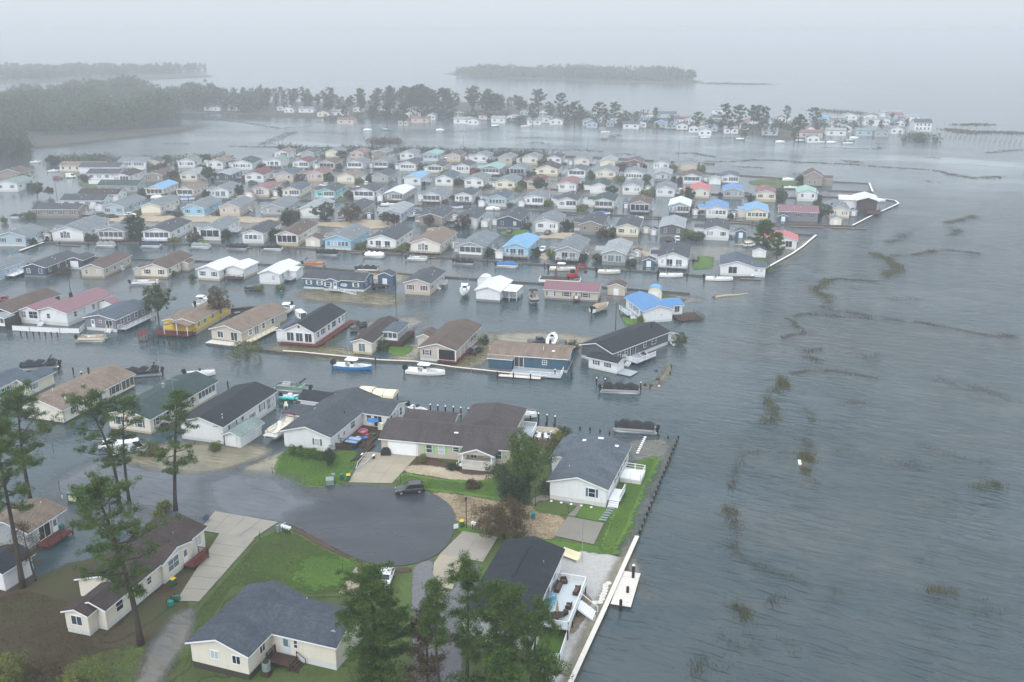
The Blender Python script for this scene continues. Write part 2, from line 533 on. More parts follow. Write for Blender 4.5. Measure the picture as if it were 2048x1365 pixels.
WALLC = dict(W=(232, 234, 236), C=(227, 221, 207), B=(196, 187, 174), T=(150, 142, 132), G=(168, 172, 176), D=(88, 92, 100), N=(58, 72, 92),
             S=(62, 94, 124), L=(150, 198, 226), l=(176, 194, 208), Q=(128, 214, 214), Y=(231, 226, 202), y=(236, 200, 60), P=(204, 189, 184),
             R=(116, 88, 78), K=(70, 62, 58), E=(52, 88, 108), M=(126, 122, 134))
WALLN = dict(W='white', C='cream', B='beige', T='taupe', G='grey', D='dark grey', N='navy', S='steel blue', L='light blue', l='pale blue', Q='turquoise',
             Y='pale yellow', y='bright yellow', P='pinkish beige', R='brown', K='dark brown', E='teal blue', M='mauve grey')
ROOFC = dict(g=(138, 146, 152), d=(84, 90, 98), b=(112, 96, 88), t=(150, 132, 118), r=(124, 74, 80), p=(158, 118, 116), k=(52, 57, 64), n=(66, 88, 86), e=(148, 166, 162),
             h=(178, 184, 188), s=(96, 108, 122), z=(84, 92, 104), j=(102, 111, 121), a=(90, 82, 83), c=(78, 66, 64))
ROOFM = dict(w=(236, 238, 240), u=(66, 134, 196), v=(104, 168, 214), R=(204, 66, 76), f=(206, 88, 94), m=(150, 196, 178), o=(132, 84, 94), q=(120, 176, 172))
ROOFN = dict(g='grey', d='dark grey', b='brown', t='tan', r='maroon', p='rose brown', k='black', n='dark green', e='pale green', h='pale grey', s='blue grey', z='slate blue', j='slate grey', a='grey brown', c='dark brown',
             w='white metal', u='bright blue', v='sky blue', R='red', f='coral red', m='mint green', o='mauve', q='teal green')
WM = {k: siding('siding_' + WALLN[k].replace(' ', '_'), c) for k, c in WALLC.items()}
RM = {k: shingle('shingles_' + ROOFN[k].replace(' ', '_'), c) for k, c in ROOFC.items()}
RM.update({k: metalroof('roof_' + ROOFN[k].replace(' ', '_'), c) for k, c in ROOFM.items()})
WHITE = plain('white_vinyl', (236, 238, 240), 0.9, 0.45, 0.05)
TRIM = plain('white_trim', (238, 240, 242), 0.9, 0.5, 0.04)
CREAM = plain('cream_paint', (236, 226, 196), 0.85, 0.5, 0.06)
SKIRT = {k: siding('skirt_' + k, c, 0.8) for k, c in dict(W=(226, 228, 226), C=(204, 190, 160), B=(160, 146, 124), G=(136, 136, 134), D=(70, 66, 62), T=(112, 104, 92)).items()}
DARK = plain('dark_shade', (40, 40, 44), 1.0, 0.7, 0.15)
BLACK = plain('black_vinyl', (34, 36, 40), 0.9, 0.7, 0.2, 3, bs=5, bd=0.05)
NAVY = plain('navy_canvas', (44, 58, 84), 0.9, 0.7, 0.2, 2, bs=4, bd=0.06)
BLUEC = plain('blue_canvas', (58, 112, 168), 0.85, 0.7, 0.2, 2, bs=4, bd=0.06)
GREYC = plain('grey_canvas', (150, 152, 156), 0.7, 0.7, 0.2, 2, bs=4, bd=0.06)
TANC = plain('tan_canvas', (176, 158, 132), 0.7, 0.7, 0.15, 2, bs=4, bd=0.06)
YCANV = plain('cream_canvas', (238, 227, 192), 0.85, 0.7, 0.08, 1)
MAROONC = plain('maroon_canvas', (110, 42, 52), 0.8, 0.7, 0.15, 2)
WOOD = plain('weathered_wood', (150, 134, 118), 0.6, 0.8, 0.25, 1.2, 0.15, 8)
WOODD = plain('dark_wood', (84, 66, 56), 0.6, 0.8, 0.3, 1.2, 0.15, 8)
WOODR = plain('red_stained_wood', (122, 58, 52), 0.6, 0.7, 0.25, 1.2, 0.15, 8)
WOODL = plain('pale_plank', (224, 217, 208), 0.8, 0.75, 0.12, 1.0, 0.1, 8)
DECKG = plain('grey_deck', (176, 186, 192), 0.7, 0.6, 0.12, 1.0, 0.08, 8)
PILE = plain('tarred_piling', (50, 44, 42), 0.7, 0.8, 0.3, 2, bs=6, bd=0.04)
BULK = plain('bulkhead_boards', (126, 114, 106), 0.6, 0.85, 0.3, 0.8, 0.2, 5)
STEELP = plain('sheet_pile', (112, 110, 108), 0.6, 0.7, 0.3, 0.8)
ALU = plain('aluminium', (190, 194, 198), 0.8, 0.3, 0.08, 2, metal=0.6)
RUBBER = plain('rubber', (34, 34, 36), 0.8, 0.75, 0.1)
GEL = plain('white_gelcoat', (240, 241, 240), 0.9, 0.22, 0.04)
GELB = plain('blue_gelcoat', (46, 132, 196), 0.8, 0.22, 0.05)
GELC = plain('cream_gelcoat', (226, 218, 200), 0.85, 0.25, 0.05)
GELT = plain('teal_gelcoat', (84, 152, 150), 0.7, 0.3, 0.05)
GELG = plain('green_gelcoat', (120, 160, 140), 0.6, 0.3, 0.05)
GELD = plain('dark_gelcoat', (52, 58, 70), 0.7, 0.25, 0.1)
VINYL = plain('grey_upholstery', (176, 178, 176), 0.8, 0.5, 0.1)
VINTAN = plain('tan_upholstery', (186, 164, 138), 0.8, 0.5, 0.1)
GREENP = plain('green_bin_plastic', (24, 104, 74), 0.8, 0.45, 0.1)
TEALP = plain('teal_bin_plastic', (22, 128, 122), 0.8, 0.45, 0.1)
YELP = plain('yellow_bin_plastic', (226, 184, 44), 0.8, 0.45, 0.1)
TANK = plain('grey_metal_box', (142, 158, 156), 0.7, 0.5, 0.12)
REDP = plain('red_paint', (176, 40, 44), 0.8, 0.45, 0.12)
BLUEP = plain('blue_plastic', (84, 172, 214), 0.8, 0.45, 0.08)
WICKER = plain('brown_wicker', (72, 54, 46), 0.8, 0.7, 0.2, 6, bs=20, bd=0.03)
ORANGE = plain('orange_paint', (206, 116, 44), 0.8, 0.5, 0.15)
BARK = plain('pine_bark', (84, 74, 68), 0.6, 0.9, 0.35, 1.4, 0.25, 6, bs=5, bd=0.15)
BARKD = plain('dark_bark', (64, 56, 52), 0.6, 0.9, 0.3, 1.4, 0.25, 6)
GLASS = [glassmat('window_glass', (62, 72, 80)), glassmat('window_glass_dark', (38, 44, 50)), glassmat('window_glass_blind', (176, 184, 186), 0.12), glassmat('window_glass_grey', (104, 116, 122))]
CARGL = plain('car_glass', (26, 30, 34), 0.8, 0.12, 0.05, spec=0.45)
SCREEN = glassmat('porch_screen', (72, 78, 82), 0.4)
SHUT = {k: plain('shutter_' + k, c, 0.8, 0.5, 0.08) for k, c in dict(k=(44, 48, 54), g=(150, 212, 140), b=(62, 104, 150), m=(116, 52, 58), w=(228, 230, 232), a=(112, 180, 196), t=(96, 118, 120), B=(86, 140, 190)).items()}
CARC = {k: plain('car_paint_' + k, c, 0.85, 0.2, 0.04, spec=0.7) for k, c in dict(white=(236, 238, 240), charcoal=(44, 47, 51), black=(28, 30, 34), silver=(168, 174, 180), navy=(42, 54, 76), red=(130, 34, 40)).items()}
LEAF = leafmat('pine_needles', [(0.012, 0.027, 0.006), (0.032, 0.072, 0.012), (0.066, 0.115, 0.018), (0.13, 0.15, 0.03)])
LEAF2 = leafmat('leaves_green', [(0.016, 0.028, 0.010), (0.036, 0.058, 0.018), (0.06, 0.085, 0.026), (0.09, 0.105, 0.035)])
LEAFD = leafmat('leaves_dark', [(0.008, 0.016, 0.008), (0.017, 0.034, 0.013), (0.03, 0.052, 0.018), (0.045, 0.064, 0.024)])
LEAFB = leafmat('leaves_bronze', [(0.03, 0.02, 0.012), (0.065, 0.042, 0.02), (0.09, 0.065, 0.028), (0.08, 0.085, 0.03)])
LEAFR = leafmat('leaves_maroon', [(0.02, 0.014, 0.014), (0.045, 0.028, 0.026), (0.06, 0.045, 0.035), (0.05, 0.055, 0.03)])
LEAFY = leafmat('leaves_yellow_green', [(0.04, 0.06, 0.014), (0.08, 0.11, 0.02), (0.14, 0.15, 0.03), (0.2, 0.18, 0.05)])
MARSH = leafmat('marsh_blades', [(0.03, 0.036, 0.012), (0.065, 0.072, 0.024), (0.11, 0.105, 0.038), (0.15, 0.13, 0.05)])
MARSHD = leafmat('marsh_blades_dark', [(0.035, 0.037, 0.03), (0.065, 0.065, 0.048), (0.09, 0.085, 0.06), (0.12, 0.11, 0.075)])
REED = leafmat('lawn_blades', [(0.02, 0.055, 0.008), (0.045, 0.10, 0.014), (0.075, 0.14, 0.02), (0.11, 0.15, 0.03)])
# ------------------------------------------------------------------ building blocks
CACHE = {}
def cached(key, make):
    if key not in CACHE: CACHE[key] = make()
    return CACHE[key]
def r2(*a): return tuple(round(x, 2) for x in a)

def wall_mesh(w, d, z0, h, rise, mat):
    def mk():
        b = MB(); x, rr = w / 2, rise
        b.face([(-x, 0, z0), (x, 0, z0), (x, 0, h), (0, 0, h + rr), (-x, 0, h)])
        b.face([(x, d, z0), (-x, d, z0), (-x, d, h), (0, d, h + rr), (x, d, h)])
        b.face([(x, 0, z0), (x, d, z0), (x, d, h), (x, 0, h)])
        b.face([(-x, d, z0), (-x, 0, z0), (-x, 0, h), (-x, d, h)])
        return b.mesh('wall', mat)
    return cached(('wall', r2(w, d, z0, h, rise), mat.name), mk)

def roof_mesh(w, d, h, rise, over, mat, hip=0.0):
    def mk():
        b = MB(); x = w / 2; sl = rise / x
        X = x + over; ze = h - over * sl + 0.04; zr = h + rise + 0.04; t = 0.12
        y0, y1 = -over, d + over
        a, c = y0 + hip, y1 - hip
        for t0 in (0, t):
            pts = [(-X, y0, ze + t0), (X, y0, ze + t0), (X, y1, ze + t0), (-X, y1, ze + t0), (0, a, zr + t0), (0, c, zr + t0)]
            fs = [(0, 4, 5, 3), (1, 2, 5, 4)]
            if hip: fs += [(0, 1, 4), (2, 3, 5)]
            for f in fs:
                q = [pts[i] for i in f]
                b.face(q if t0 else q[::-1])
        # the edge of the roof sheet
        e = [(-X, y0), (X, y0), (X, y1), (-X, y1)]
        if hip:
            for i in range(4):
                p, q = e[i], e[(i + 1) % 4]
                b.face([(*p, ze), (*q, ze), (*q, ze + t), (*p, ze + t)])
        else:
            for s in (-1, 1):
                b.face([(s * X, y0, ze), (s * X, y1, ze), (s * X, y1, ze + t), (s * X, y0, ze + t)][::s])
                for yy, k in ((y0, -1), (y1, 1)):
                    b.face([(s * X, yy, ze), (0, yy, zr), (0, yy, zr + t), (s * X, yy, ze + t)][::-k * s])
        return b.mesh('roof', mat)
    return cached(('roof', r2(w, d, h, rise, over, hip), mat.name), mk)

def fascia_mesh(w, d, h, rise, over, hip=0.0):
    def mk():
        b = MB(); x = w / 2; sl = rise / x; X = x + over; ze = h - over * sl + 0.06; zr = h + rise + 0.06
        t, k = 0.03, 0.2
        for s in (-1, 1):
            if not hip:
                for yy in (-over - t, d + over):
                    for q in (((s * (X + .02), ze), (0, zr)),):
                        (xa, za), (xb, zb) = q
                        n = len(b.v)
                        b.v += [(xa, yy, za - k), (xb, yy, zb - k), (xb, yy, zb), (xa, yy, za), (xa, yy + t, za - k), (xb, yy + t, zb - k), (xb, yy + t, zb), (xa, yy + t, za)]
                        for f in ((0, 1, 2, 3), (7, 6, 5, 4), (0, 4, 5, 1), (3, 2, 6, 7)):
                            b.f.append(tuple(n + i for i in f)); b.m.append(0)
            b.box(min(s * X, s * (X + t)), max(s * X, s * (X + t)), -over, d + over, ze - k + .02, ze - .02)
            if hip:
                yy = -over - t if s < 0 else d + over
                b.box(-X, X, yy, yy + t, ze - k + .02, ze - .02)
        return b.mesh('fascia', TRIM)
    return cached(('fascia', r2(w, d, h, rise, over, hip)), mk)

def block(root, x0, x1, y0, y1, sk, h, wall, roof, skirt, ridge='y', rise=None, over=0.4, hip=0.0, base=-0.35, fascia=True):
    """a walled and roofed volume, parts of the house root"""
    cx = (x0 + x1) / 2
    if ridge == 'y':
        w, d, loc, rz = x1 - x0, y1 - y0, (cx, y0, 0), 0.0
    else:
        w, d, loc, rz = y1 - y0, x1 - x0, (x1, (y0 + y1) / 2, 0), math.pi / 2
    rise = w * 0.145 if rise is None else rise
    part('wall', wall_mesh(w, d, sk, h, 0.0 if hip else rise, wall), root, loc, rz)
    if sk > base + 0.02 and skirt is not None:
        part('skirting', cached(('sk', r2(w, d, sk, base), skirt.name), lambda: MB().box(-w / 2 + .03, w / 2 - .03, .03, d - .03, base, sk + .01).mesh('skirting', skirt)), root, loc, rz)
    rf = part('roof', roof_mesh(w, d, h, rise, over, roof, hip), root, loc, rz)
    if fascia:
        part('fascia', fascia_mesh(w, d, h, rise, over, hip), root, loc, rz)
    return rf

SIDE = {'f': 0.0, 'r': math.pi / 2, 'l': -math.pi / 2, 'b': math.pi}
def side_loc(rect, side, u, z, out=0.0):
    x0, x1, y0, y1 = rect
    return {'f': (u, y0 - out, z), 'r': (x1 + out, u, z), 'l': (x0 - out, u, z), 'b': (u, y1 + out, z)}[side]

def frame_mesh(w, h, cross):
    def mk():
        b = MB(); t = 0.09
        b.box(-w / 2 - t, w / 2 + t, -.05, .02, -t, 0); b.box(-w / 2 - t, w / 2 + t, -.05, .02, h, h + t)
        b.box(-w / 2 - t, -w / 2, -.05, .02, 0, h); b.box(w / 2, w / 2 + t, -.05, .02, 0, h)
        if cross == 'h': b.box(-w / 2, w / 2, -.04, .02, h / 2 - .03, h / 2 + .03)
        elif cross == 'v': b.box(-.035, .035, -.04, .02, 0, h)
        elif cross == 'x':
            b.box(-w / 2, w / 2, -.04, .02, h / 2 - .03, h / 2 + .03); b.box(-.03, .03, -.042, .02, 0, h / 2 - .03); b.box(-.03, .03, -.042, .02, h / 2 + .03, h)
        return b.mesh('window_frame', TRIM)
    return cached(('wf', r2(w, h), cross), mk)
def pane_mesh(w, h, g):
    return cached(('wp', r2(w, h), g.name), lambda: MB().box(-w / 2, w / 2, -.015, .015, 0, h).mesh('pane', g))
RNG = random.Random(5)
def window(root, rect, side, u, z, w=0.9, h=1.25, sh=None, cross='h', g=None):
    g = g or RNG.choice([GLASS[0], GLASS[0], GLASS[1], GLASS[2], GLASS[3]])
    f = part('window', frame_mesh(w, h, cross), root, side_loc(rect, side, u, z, 0.02), SIDE[side])
    part('pane', pane_mesh(w, h, g), f)
    if sh:
        me = cached(('sh', round(h, 2), sh), lambda: MB().box(-.17, .17, -.03, .02, 0, h).mesh('shutter', SHUT[sh]))
        for s in (-1, 1): part('shutter', me, f, (s * (w / 2 + .29), 0, 0))
    return f

def door(root, rect, side, u, z, w=0.95, h=2.05, mat=None, glass=True):
    mat = mat or TRIM
    d = part('door', cached(('door', r2(w, h), mat.name), lambda: MB().box(-w / 2, w / 2, -.05, .02, 0, h).mesh('door', mat)), root, side_loc(rect, side, u, z, 0.02), SIDE[side])
    if glass:
        part('pane', cached(('dg', r2(w, h)), lambda: MB().box(-w / 2 + .16, w / 2 - .16, -.065, -.045, h * .45, h - .18).mesh('pane', GLASS[3])), d)
    part('handle', cached(('dh',), lambda: MB().box(-.02, .02, -.1, -.05, .95, 1.07).mesh('handle', ALU)), d, (w / 2 - .1, 0, 0))
    return d

def slider(root, rect, side, u, z, w=1.8, h=2.0, g=None):
    return window(root, rect, side, u, z, w, h, None, 'v', g or GLASS[RNG.choice((0, 1, 3))])

def rail_mesh(p, q, mat, picket=0.0, hh=1.0, solid=False):
    """one straight run of railing in local coordinates"""
    b = MB(); p, q = Vector(p), Vector(q); L = (q - p).length
    n = max(1, int(round(L / 1.9)))
    for i in range(n + 1):
        c = p.lerp(q, i / n)
        b.bar(c, c + Vector((0, 0, hh + .06)), 0.1)
    b.bar(p + Vector((0, 0, hh)), q + Vector((0, 0, hh)), 0.09, 0.06)
    b.bar(p + Vector((0, 0, .14)), q + Vector((0, 0, .14)), 0.06, 0.05)
    if solid:
        b.bar(p + Vector((0, 0, hh / 2 + .05)), q + Vector((0, 0, hh / 2 + .05)), 0.03, hh - .25)
    elif picket:
        k = int(L / picket)
        for i in range(1, k):
            c = p.lerp(q, i / k)
            b.bar(c + Vector((0, 0, .16)), c + Vector((0, 0, hh - .03)), 0.04)
    else:
        b.bar(p + Vector((0, 0, hh * .55)), q + Vector((0, 0, hh * .55)), 0.05, 0.05)
    return b.mesh('railing', mat)

def railing(root, p, q, mat=None, picket=0.0, hh=1.0, solid=False):
    o = part('railing', rail_mesh(p, q, mat or WHITE, picket, hh, solid), root)
    o['kind'] = 'stuff'
    return o

def deck(root, x0, x1, y0, y1, z, mat=None, rails='', rmat=None, picket=0.0, skirt=None, solid=False, base=-0.4):
    mat = mat or DECKG
    b = MB(); b.box(x0, x1, y0, y1, z - .12, z)
    d = part('deck', b.mesh('deck', mat), root)
    s = MB()
    if skirt:
        s.box(x0 + .05, x1 - .05, y0 + .05, y1 - .05, base, z - .125)
        part('deck_skirt', s.mesh('deck_skirt', skirt), d)
    else:
        nx, ny = max(1, int((x1 - x0) / 2.4)), max(1, int((y1 - y0) / 2.4))
        for i in range(nx + 1):
            for j in range(ny + 1):
                if 0 < i < nx and 0 < j < ny: continue
                X, Y = x0 + .1 + (x1 - x0 - .2) * i / nx, y0 + .1 + (y1 - y0 - .2) * j / ny
                s.box(X - .07, X + .07, Y - .07, Y + .07, base, z - .12)
        part('deck_posts', s.mesh('deck_posts', WOODD), d)['kind'] = 'stuff'
    e = 0.06
    for ch in rails:
        p, q = {'f': ((x0 + e, y0 + e, z), (x1 - e, y0 + e, z)), 'b': ((x0 + e, y1 - e, z), (x1 - e, y1 - e, z)),
                'l': ((x0 + e, y0 + e, z), (x0 + e, y1 - e, z)), 'r': ((x1 - e, y0 + e, z), (x1 - e, y1 - e, z))}[ch]
        railing(root, p, q, rmat, picket, 1.0, solid)
    return d

def steps(root, x, y, z, side='f', w=1.2, mat=None, rails=True):
    n = max(2, int(z / 0.2))
    b = MB()
    for i in range(n):
        b.box(-w / 2, w / 2, -.28 * (i + 1), -.28 * i, z - .2 * (i + 1) - .14, z - .2 * (i + 1))
    for s in (-1, 1):
        b.bar((s * w / 2, 0, z - .25), (s * w / 2, -.28 * n, z - .2 * n - .1), .06, .2)
        if rails:
            b.bar((s * w / 2, 0, z + .85), (s * w / 2, -.28 * n, z - .2 * n + .85), .06, .06)
            b.bar((s * w / 2, 0, z), (s * w / 2, 0, z + .9), .08); b.bar((s * w / 2, -.28 * n, -.3), (s * w / 2, -.28 * n, z - .2 * n + .9), .08)
    part('steps', b.mesh('steps', mat or WHITE), root, (x, y, 0), SIDE[side])

def sporch(root, x0, x1, y, z0, z1, n=4, knee=0.7, frame=None, scr=None):
    """screened porch front: white frame, knee wall, one dark screen in each bay"""
    fr = frame or WHITE; w = x1 - x0
    def mk():
        b = MB()
        for i in range(n + 1):
            X = w * i / n; b.box(X - .07, X + .07, -.1, .02, 0, z1 - z0)
        b.box(-.08, w + .08, -.09, .015, z1 - z0 - .16, z1 - z0 + .02)
        b.box(-.06, w + .06, -.07, .01, 0, knee)
        b.box(-.06, w + .06, -.09, .012, knee, knee + .08)
        return b.mesh('porch_frame', fr)
    f = part('porch_frame', cached(('pf', r2(w, z1 - z0, knee), n, fr.name), mk), root, (x0, y, z0))
    bw = w / n
    me = cached(('ps', r2(bw, z1 - z0, knee), (scr or SCREEN).name), lambda: MB().box(.07, bw - .07, -.04, .01, knee + .08, z1 - z0 - .16).mesh('screen', scr or SCREEN))
    for i in range(n): part('screen', me, f, (bw * i, 0, 0))

def pipe(root, x, y, z, hh=0.45, mat=None):
    part('vent_pipe', cached(('vp', round(hh, 2), (mat or TRIM).name), lambda: MB().tube([(0, 0, -.2), (0, 0, hh)], .07, 6).mesh('vent_pipe', mat or TRIM)), root, (x, y, z))

def roof_z(w, h, rise, x): return h + rise * (1 - abs(x) / (w / 2))

def house(name, label, px, py, w, d, ang, wall, roof, front='w', sk=0.9, h=3.4, ridge='y', skirt=None, rise=None, sh=None, group=None, cat='house', seed=0, sides='rl', hip=0.0, over=0.4, back=True):
    rg = random.Random(seed * 7 + int(px))
    root = thing(name, label, cat, G(px, py), -R(ang), group)
    rect = (-w / 2, w / 2, 0.0, d)
    sm = SKIRT[skirt] if skirt else SKIRT['W' if wall in 'WLQlS' else 'C' if wall in 'CYBPy' else 'G']
    sw = w if ridge == 'y' else d
    rise = sw * rg.uniform(.14, .178) if rise is None else rise
    block(root, *rect, sk, h, WM[wall], RM[roof], sm, ridge, rise, over, hip)
    z = sk + 0.75
    sh = sh if sh is not None else rg.choice(['k', 'k', None, 't'])
    if sh == '': sh = None
    if front == 'w':
        for s in (-1, 1): window(root, rect, 'f', s * w * .27, z, .95, 1.25, sh)
    elif front == 'w1': window(root, rect, 'f', w * .2, z, .95, 1.25, sh)
    elif front == 'w4':
        n = max(3, int(w / 3.6))
        for i in range(n): window(root, rect, 'f', -w / 2 + w * (i + .5) / n, z, .95, 1.25, sh)
    elif front == 'r':
        n = max(4, int(w / 1.5))
        for i in range(n): window(root, rect, 'f', -w * .42 + w * .84 * (i + .5) / n, z - .1, w * .84 / n - .3, 1.35, None, 'h')
    elif front == 's': sporch(root, -w * .44, w * .44, 0, sk, h - .1, max(3, int(w / 1.9)))
    elif front == 'd': sporch(root, -w * .44, w * .44, 0, sk, h - .1, max(3, int(w / 1.9)), .15, None, GLASS[1])
    elif front == 'p':
        sporch(root, -w * .05, w * .46, 0, sk, h - .15, 3, .6); window(root, rect, 'f', -w * .27, z, .95, 1.2, sh)
    elif front == 'q':
        sporch(root, -w * .1, w * .46, 0, sk, h - .15, 4, .55); window(root, rect, 'f', -w * .3, z, .95, 1.2, sh)
    elif front == 'g':
        slider(root, rect, 'f', -w * .12, sk + .1); slider(root, rect, 'f', w * .2, sk + .1, 1.8); window(root, rect, 'f', -w * .36, z, .8, 1.2)
    elif front == 'a':      # tall arched-looking glazing
        for i, hh in enumerate((1.9, 2.3, 1.9)): window(root, rect, 'f', (i - 1) * 1.15 - w * .08, sk + .35, .95, hh, None, 'x')
    for sd in sides:
        n = max(2, int((d if ridge == 'y' or True else w) / 4.2))
        for i in range(n):
            u = d * (i + .5) / n + rg.uniform(-.4, .4)
            if i == n // 2 and sd == 'r':
                door(root, rect, sd, u, sk)
                if rg.random() < .7: steps(root, w / 2, u, sk, 'r')
            else: window(root, rect, sd, u, z, rg.choice((.8, .95, 1.5)), rg.choice((.9, 1.25)), sh if rg.random() < .6 else None)
    # vents on the roof
    for k in range(rg.randint(1, 3)):
        if ridge == 'y':
            x = rg.uniform(-.35, .35) * w; pipe(root, x, rg.uniform(.15, .85) * d, roof_z(w, h, rise, x) + .15)
        else:
            y = rg.uniform(.15, .45) * d; pipe(root, rg.uniform(-.4, .4) * w, y, h + rise * y / (d / 2) + .15)
    return root

def local(root, px, py, z=0.0):
    v = G(px, py, z) - root.location
    c, s = math.cos(-root.rotation_euler[2]), math.sin(-root.rotation_euler[2])
    return Vector((v.x * c - v.y * s, v.x * s + v.y * c, v.z + root.location.z))
# ------------------------------------------------------------------ terrain sheets
def tri_mesh(name, P, mat):
    """P: (n,3,3) array of loose triangles"""
    P = np.asarray(P, dtype=np.float32)
    n = len(P)
    me = bpy.data.meshes.new(name)
    me.vertices.add(n * 3); me.vertices.foreach_set('co', P.reshape(-1))
    me.loops.add(n * 3); me.loops.foreach_set('vertex_index', np.arange(n * 3, dtype=np.int32))
    me.polygons.add(n); me.polygons.foreach_set('loop_start', np.arange(0, n * 3, 3, dtype=np.int32))
    me.polygons.foreach_set('loop_total', np.full(n, 3, dtype=np.int32))
    me.materials.append(mat); me.update(); me.validate()
    return me

def poly_sd(P, poly):
    """signed distance (inside positive) of the points P to a polygon"""
    A = np.asarray(poly, float); B = np.roll(A, -1, 0)
    d = np.full(len(P), 1e9); ins = np.zeros(len(P), bool)
    for a, b in zip(A, B):
        e = b - a; w = P - a
        t = np.clip((w @ e) / max(e @ e, 1e-9), 0, 1)
        d = np.minimum(d, np.hypot(*(w - t[:, None] * e).T))
        c = (a[1] > P[:, 1]) != (b[1] > P[:, 1])
        with np.errstate(divide='ignore', invalid='ignore'):
            xi = a[0] + (P[:, 1] - a[1]) / (b[1] - a[1]) * e[0]
        ins ^= c & (P[:, 0] < xi)
    return np.where(ins, d, -d)

def smooth_poly(pts, it=2):
    for _ in range(it):
        q = []
        for i in range(len(pts)):
            a, b = Vector(pts[i]), Vector(pts[(i + 1) % len(pts)])
            q += [a.lerp(b, .25), a.lerp(b, .75)]
        pts = q
    return pts

def patch(name, px, mat, z=0.05, feather=1.2, cell=0.7, smooth=1, slope=None, kind='structure', jit=0):
    """a ground sheet with a soft, ragged rim, following a plan drawn over the photograph's ground"""
    pw = [G(*p).to_2d() for p in px]
    if jit:
        rj = random.Random(len(bpy.data.objects)); q = []
        for a, b in zip(pw, pw[1:] + pw[:1]):
            k = max(1, int((b - a).length / 3.5))
            q += [a.lerp(b, i / k) + Vector((rj.uniform(-jit, jit), rj.uniform(-jit, jit))) for i in range(k)]
        pw = q
    if smooth: pw = smooth_poly(pw, smooth)
    A = np.array([(p.x, p.y) for p in pw])
    lo, hi = A.min(0) - feather, A.max(0) + feather
    nx, ny = int((hi[0] - lo[0]) / cell) + 2, int((hi[1] - lo[1]) / cell) + 2
    gx, gy = np.meshgrid(np.linspace(lo[0], hi[0], nx), np.linspace(lo[1], hi[1], ny))
    P = np.stack([gx.ravel(), gy.ravel()], 1)
    sd = poly_sd(P, A)
    fade = np.clip((sd + feather) / (2 * feather), 0, 1)
    keep = fade > 0
    Z = np.full(len(P), z)
    if slope: Z = z + np.clip(sd, 0, 3) * slope
    idx = -np.ones(len(P), int)
    m = keep.reshape(ny, nx)
    q = m[:-1, :-1] | m[1:, :-1] | m[:-1, 1:] | m[1:, 1:]
    jj, ii = np.nonzero(q)
    F = np.stack([jj * nx + ii, jj * nx + ii + 1, (jj + 1) * nx + ii + 1, (jj + 1) * nx + ii], 1)
    used = np.unique(F); idx[used] = np.arange(len(used))
    me = bpy.data.meshes.new(name)
    me.from_pydata([tuple(v) for v in np.column_stack([P[used], Z[used]])], [], [tuple(f) for f in idx[F]])
    at = me.attributes.new('fade', 'FLOAT', 'POINT')
    at.data.foreach_set('value', fade[used].astype(np.float32))
    me.materials.append(mat); me.update()
    o = part(name, me)
    o['kind'] = kind
    return o

def slab(name, px, mat, z=0.06, th=0.25, smooth=0, kind='structure', world=False):
    """a hard-edged slab"""
    pw = [Vector(p).to_2d() for p in px] if world else [G(*p).to_2d() for p in px]
    if smooth: pw = smooth_poly(pw, smooth)
    ar = sum(a.x * b.y - b.x * a.y for a, b in zip(pw, pw[1:] + pw[:1]))
    if ar < 0: pw = pw[::-1]
    v3 = [Vector((p.x, p.y, z)) for p in pw]
    b = MB(); n = len(pw)
    b.v = [tuple(p) for p in v3] + [(p.x, p.y, z - th) for p in pw]
    for t in tessellate_polygon([v3]):
        a, c, d = t
        nn = (v3[c] - v3[a]).cross(v3[d] - v3[a]).z
        b.f.append((a, c, d) if nn > 0 else (a, d, c)); b.m.append(0)
    for i in range(n):
        j = (i + 1) % n
        b.f.append((i, i + n, j + n, j)); b.m.append(0)
    o = part(name, b.mesh(name, mat))
    if kind: o['kind'] = kind
    return o

# ------------------------------------------------------------------ foliage
def blades(rs, C, rad, k, ln, wd, up=0.25, flat=0.75):
    """k slim leaf triangles scattered about each centre of C"""
    C = np.asarray(C, float); n = len(C)
    rad = np.broadcast_to(np.asarray(rad, float), (n,))
    u = rs.normal(size=(n, k, 3)); u /= np.linalg.norm(u, axis=2, keepdims=True)
    r = rs.uniform(.25, 1, (n, k, 1)) ** .6
    pos = C[:, None] + u * r * rad[:, None, None] * np.array([1, 1, flat])
    d = u + rs.normal(scale=.6, size=u.shape) + np.array([0, 0, up]); d /= np.linalg.norm(d, axis=2, keepdims=True)
    s = np.cross(d, rs.normal(size=u.shape)); s /= np.maximum(np.linalg.norm(s, axis=2, keepdims=True), 1e-6)
    L = ln * rs.uniform(.6, 1.3, (n, k, 1)); Wd = wd * rs.uniform(.7, 1.3, (n, k, 1))
    T = np.stack([pos - d * L * .5 - s * Wd, pos - d * L * .5 + s * Wd, pos + d * L * .5], 2)
    return T.reshape(-1, 3, 3)

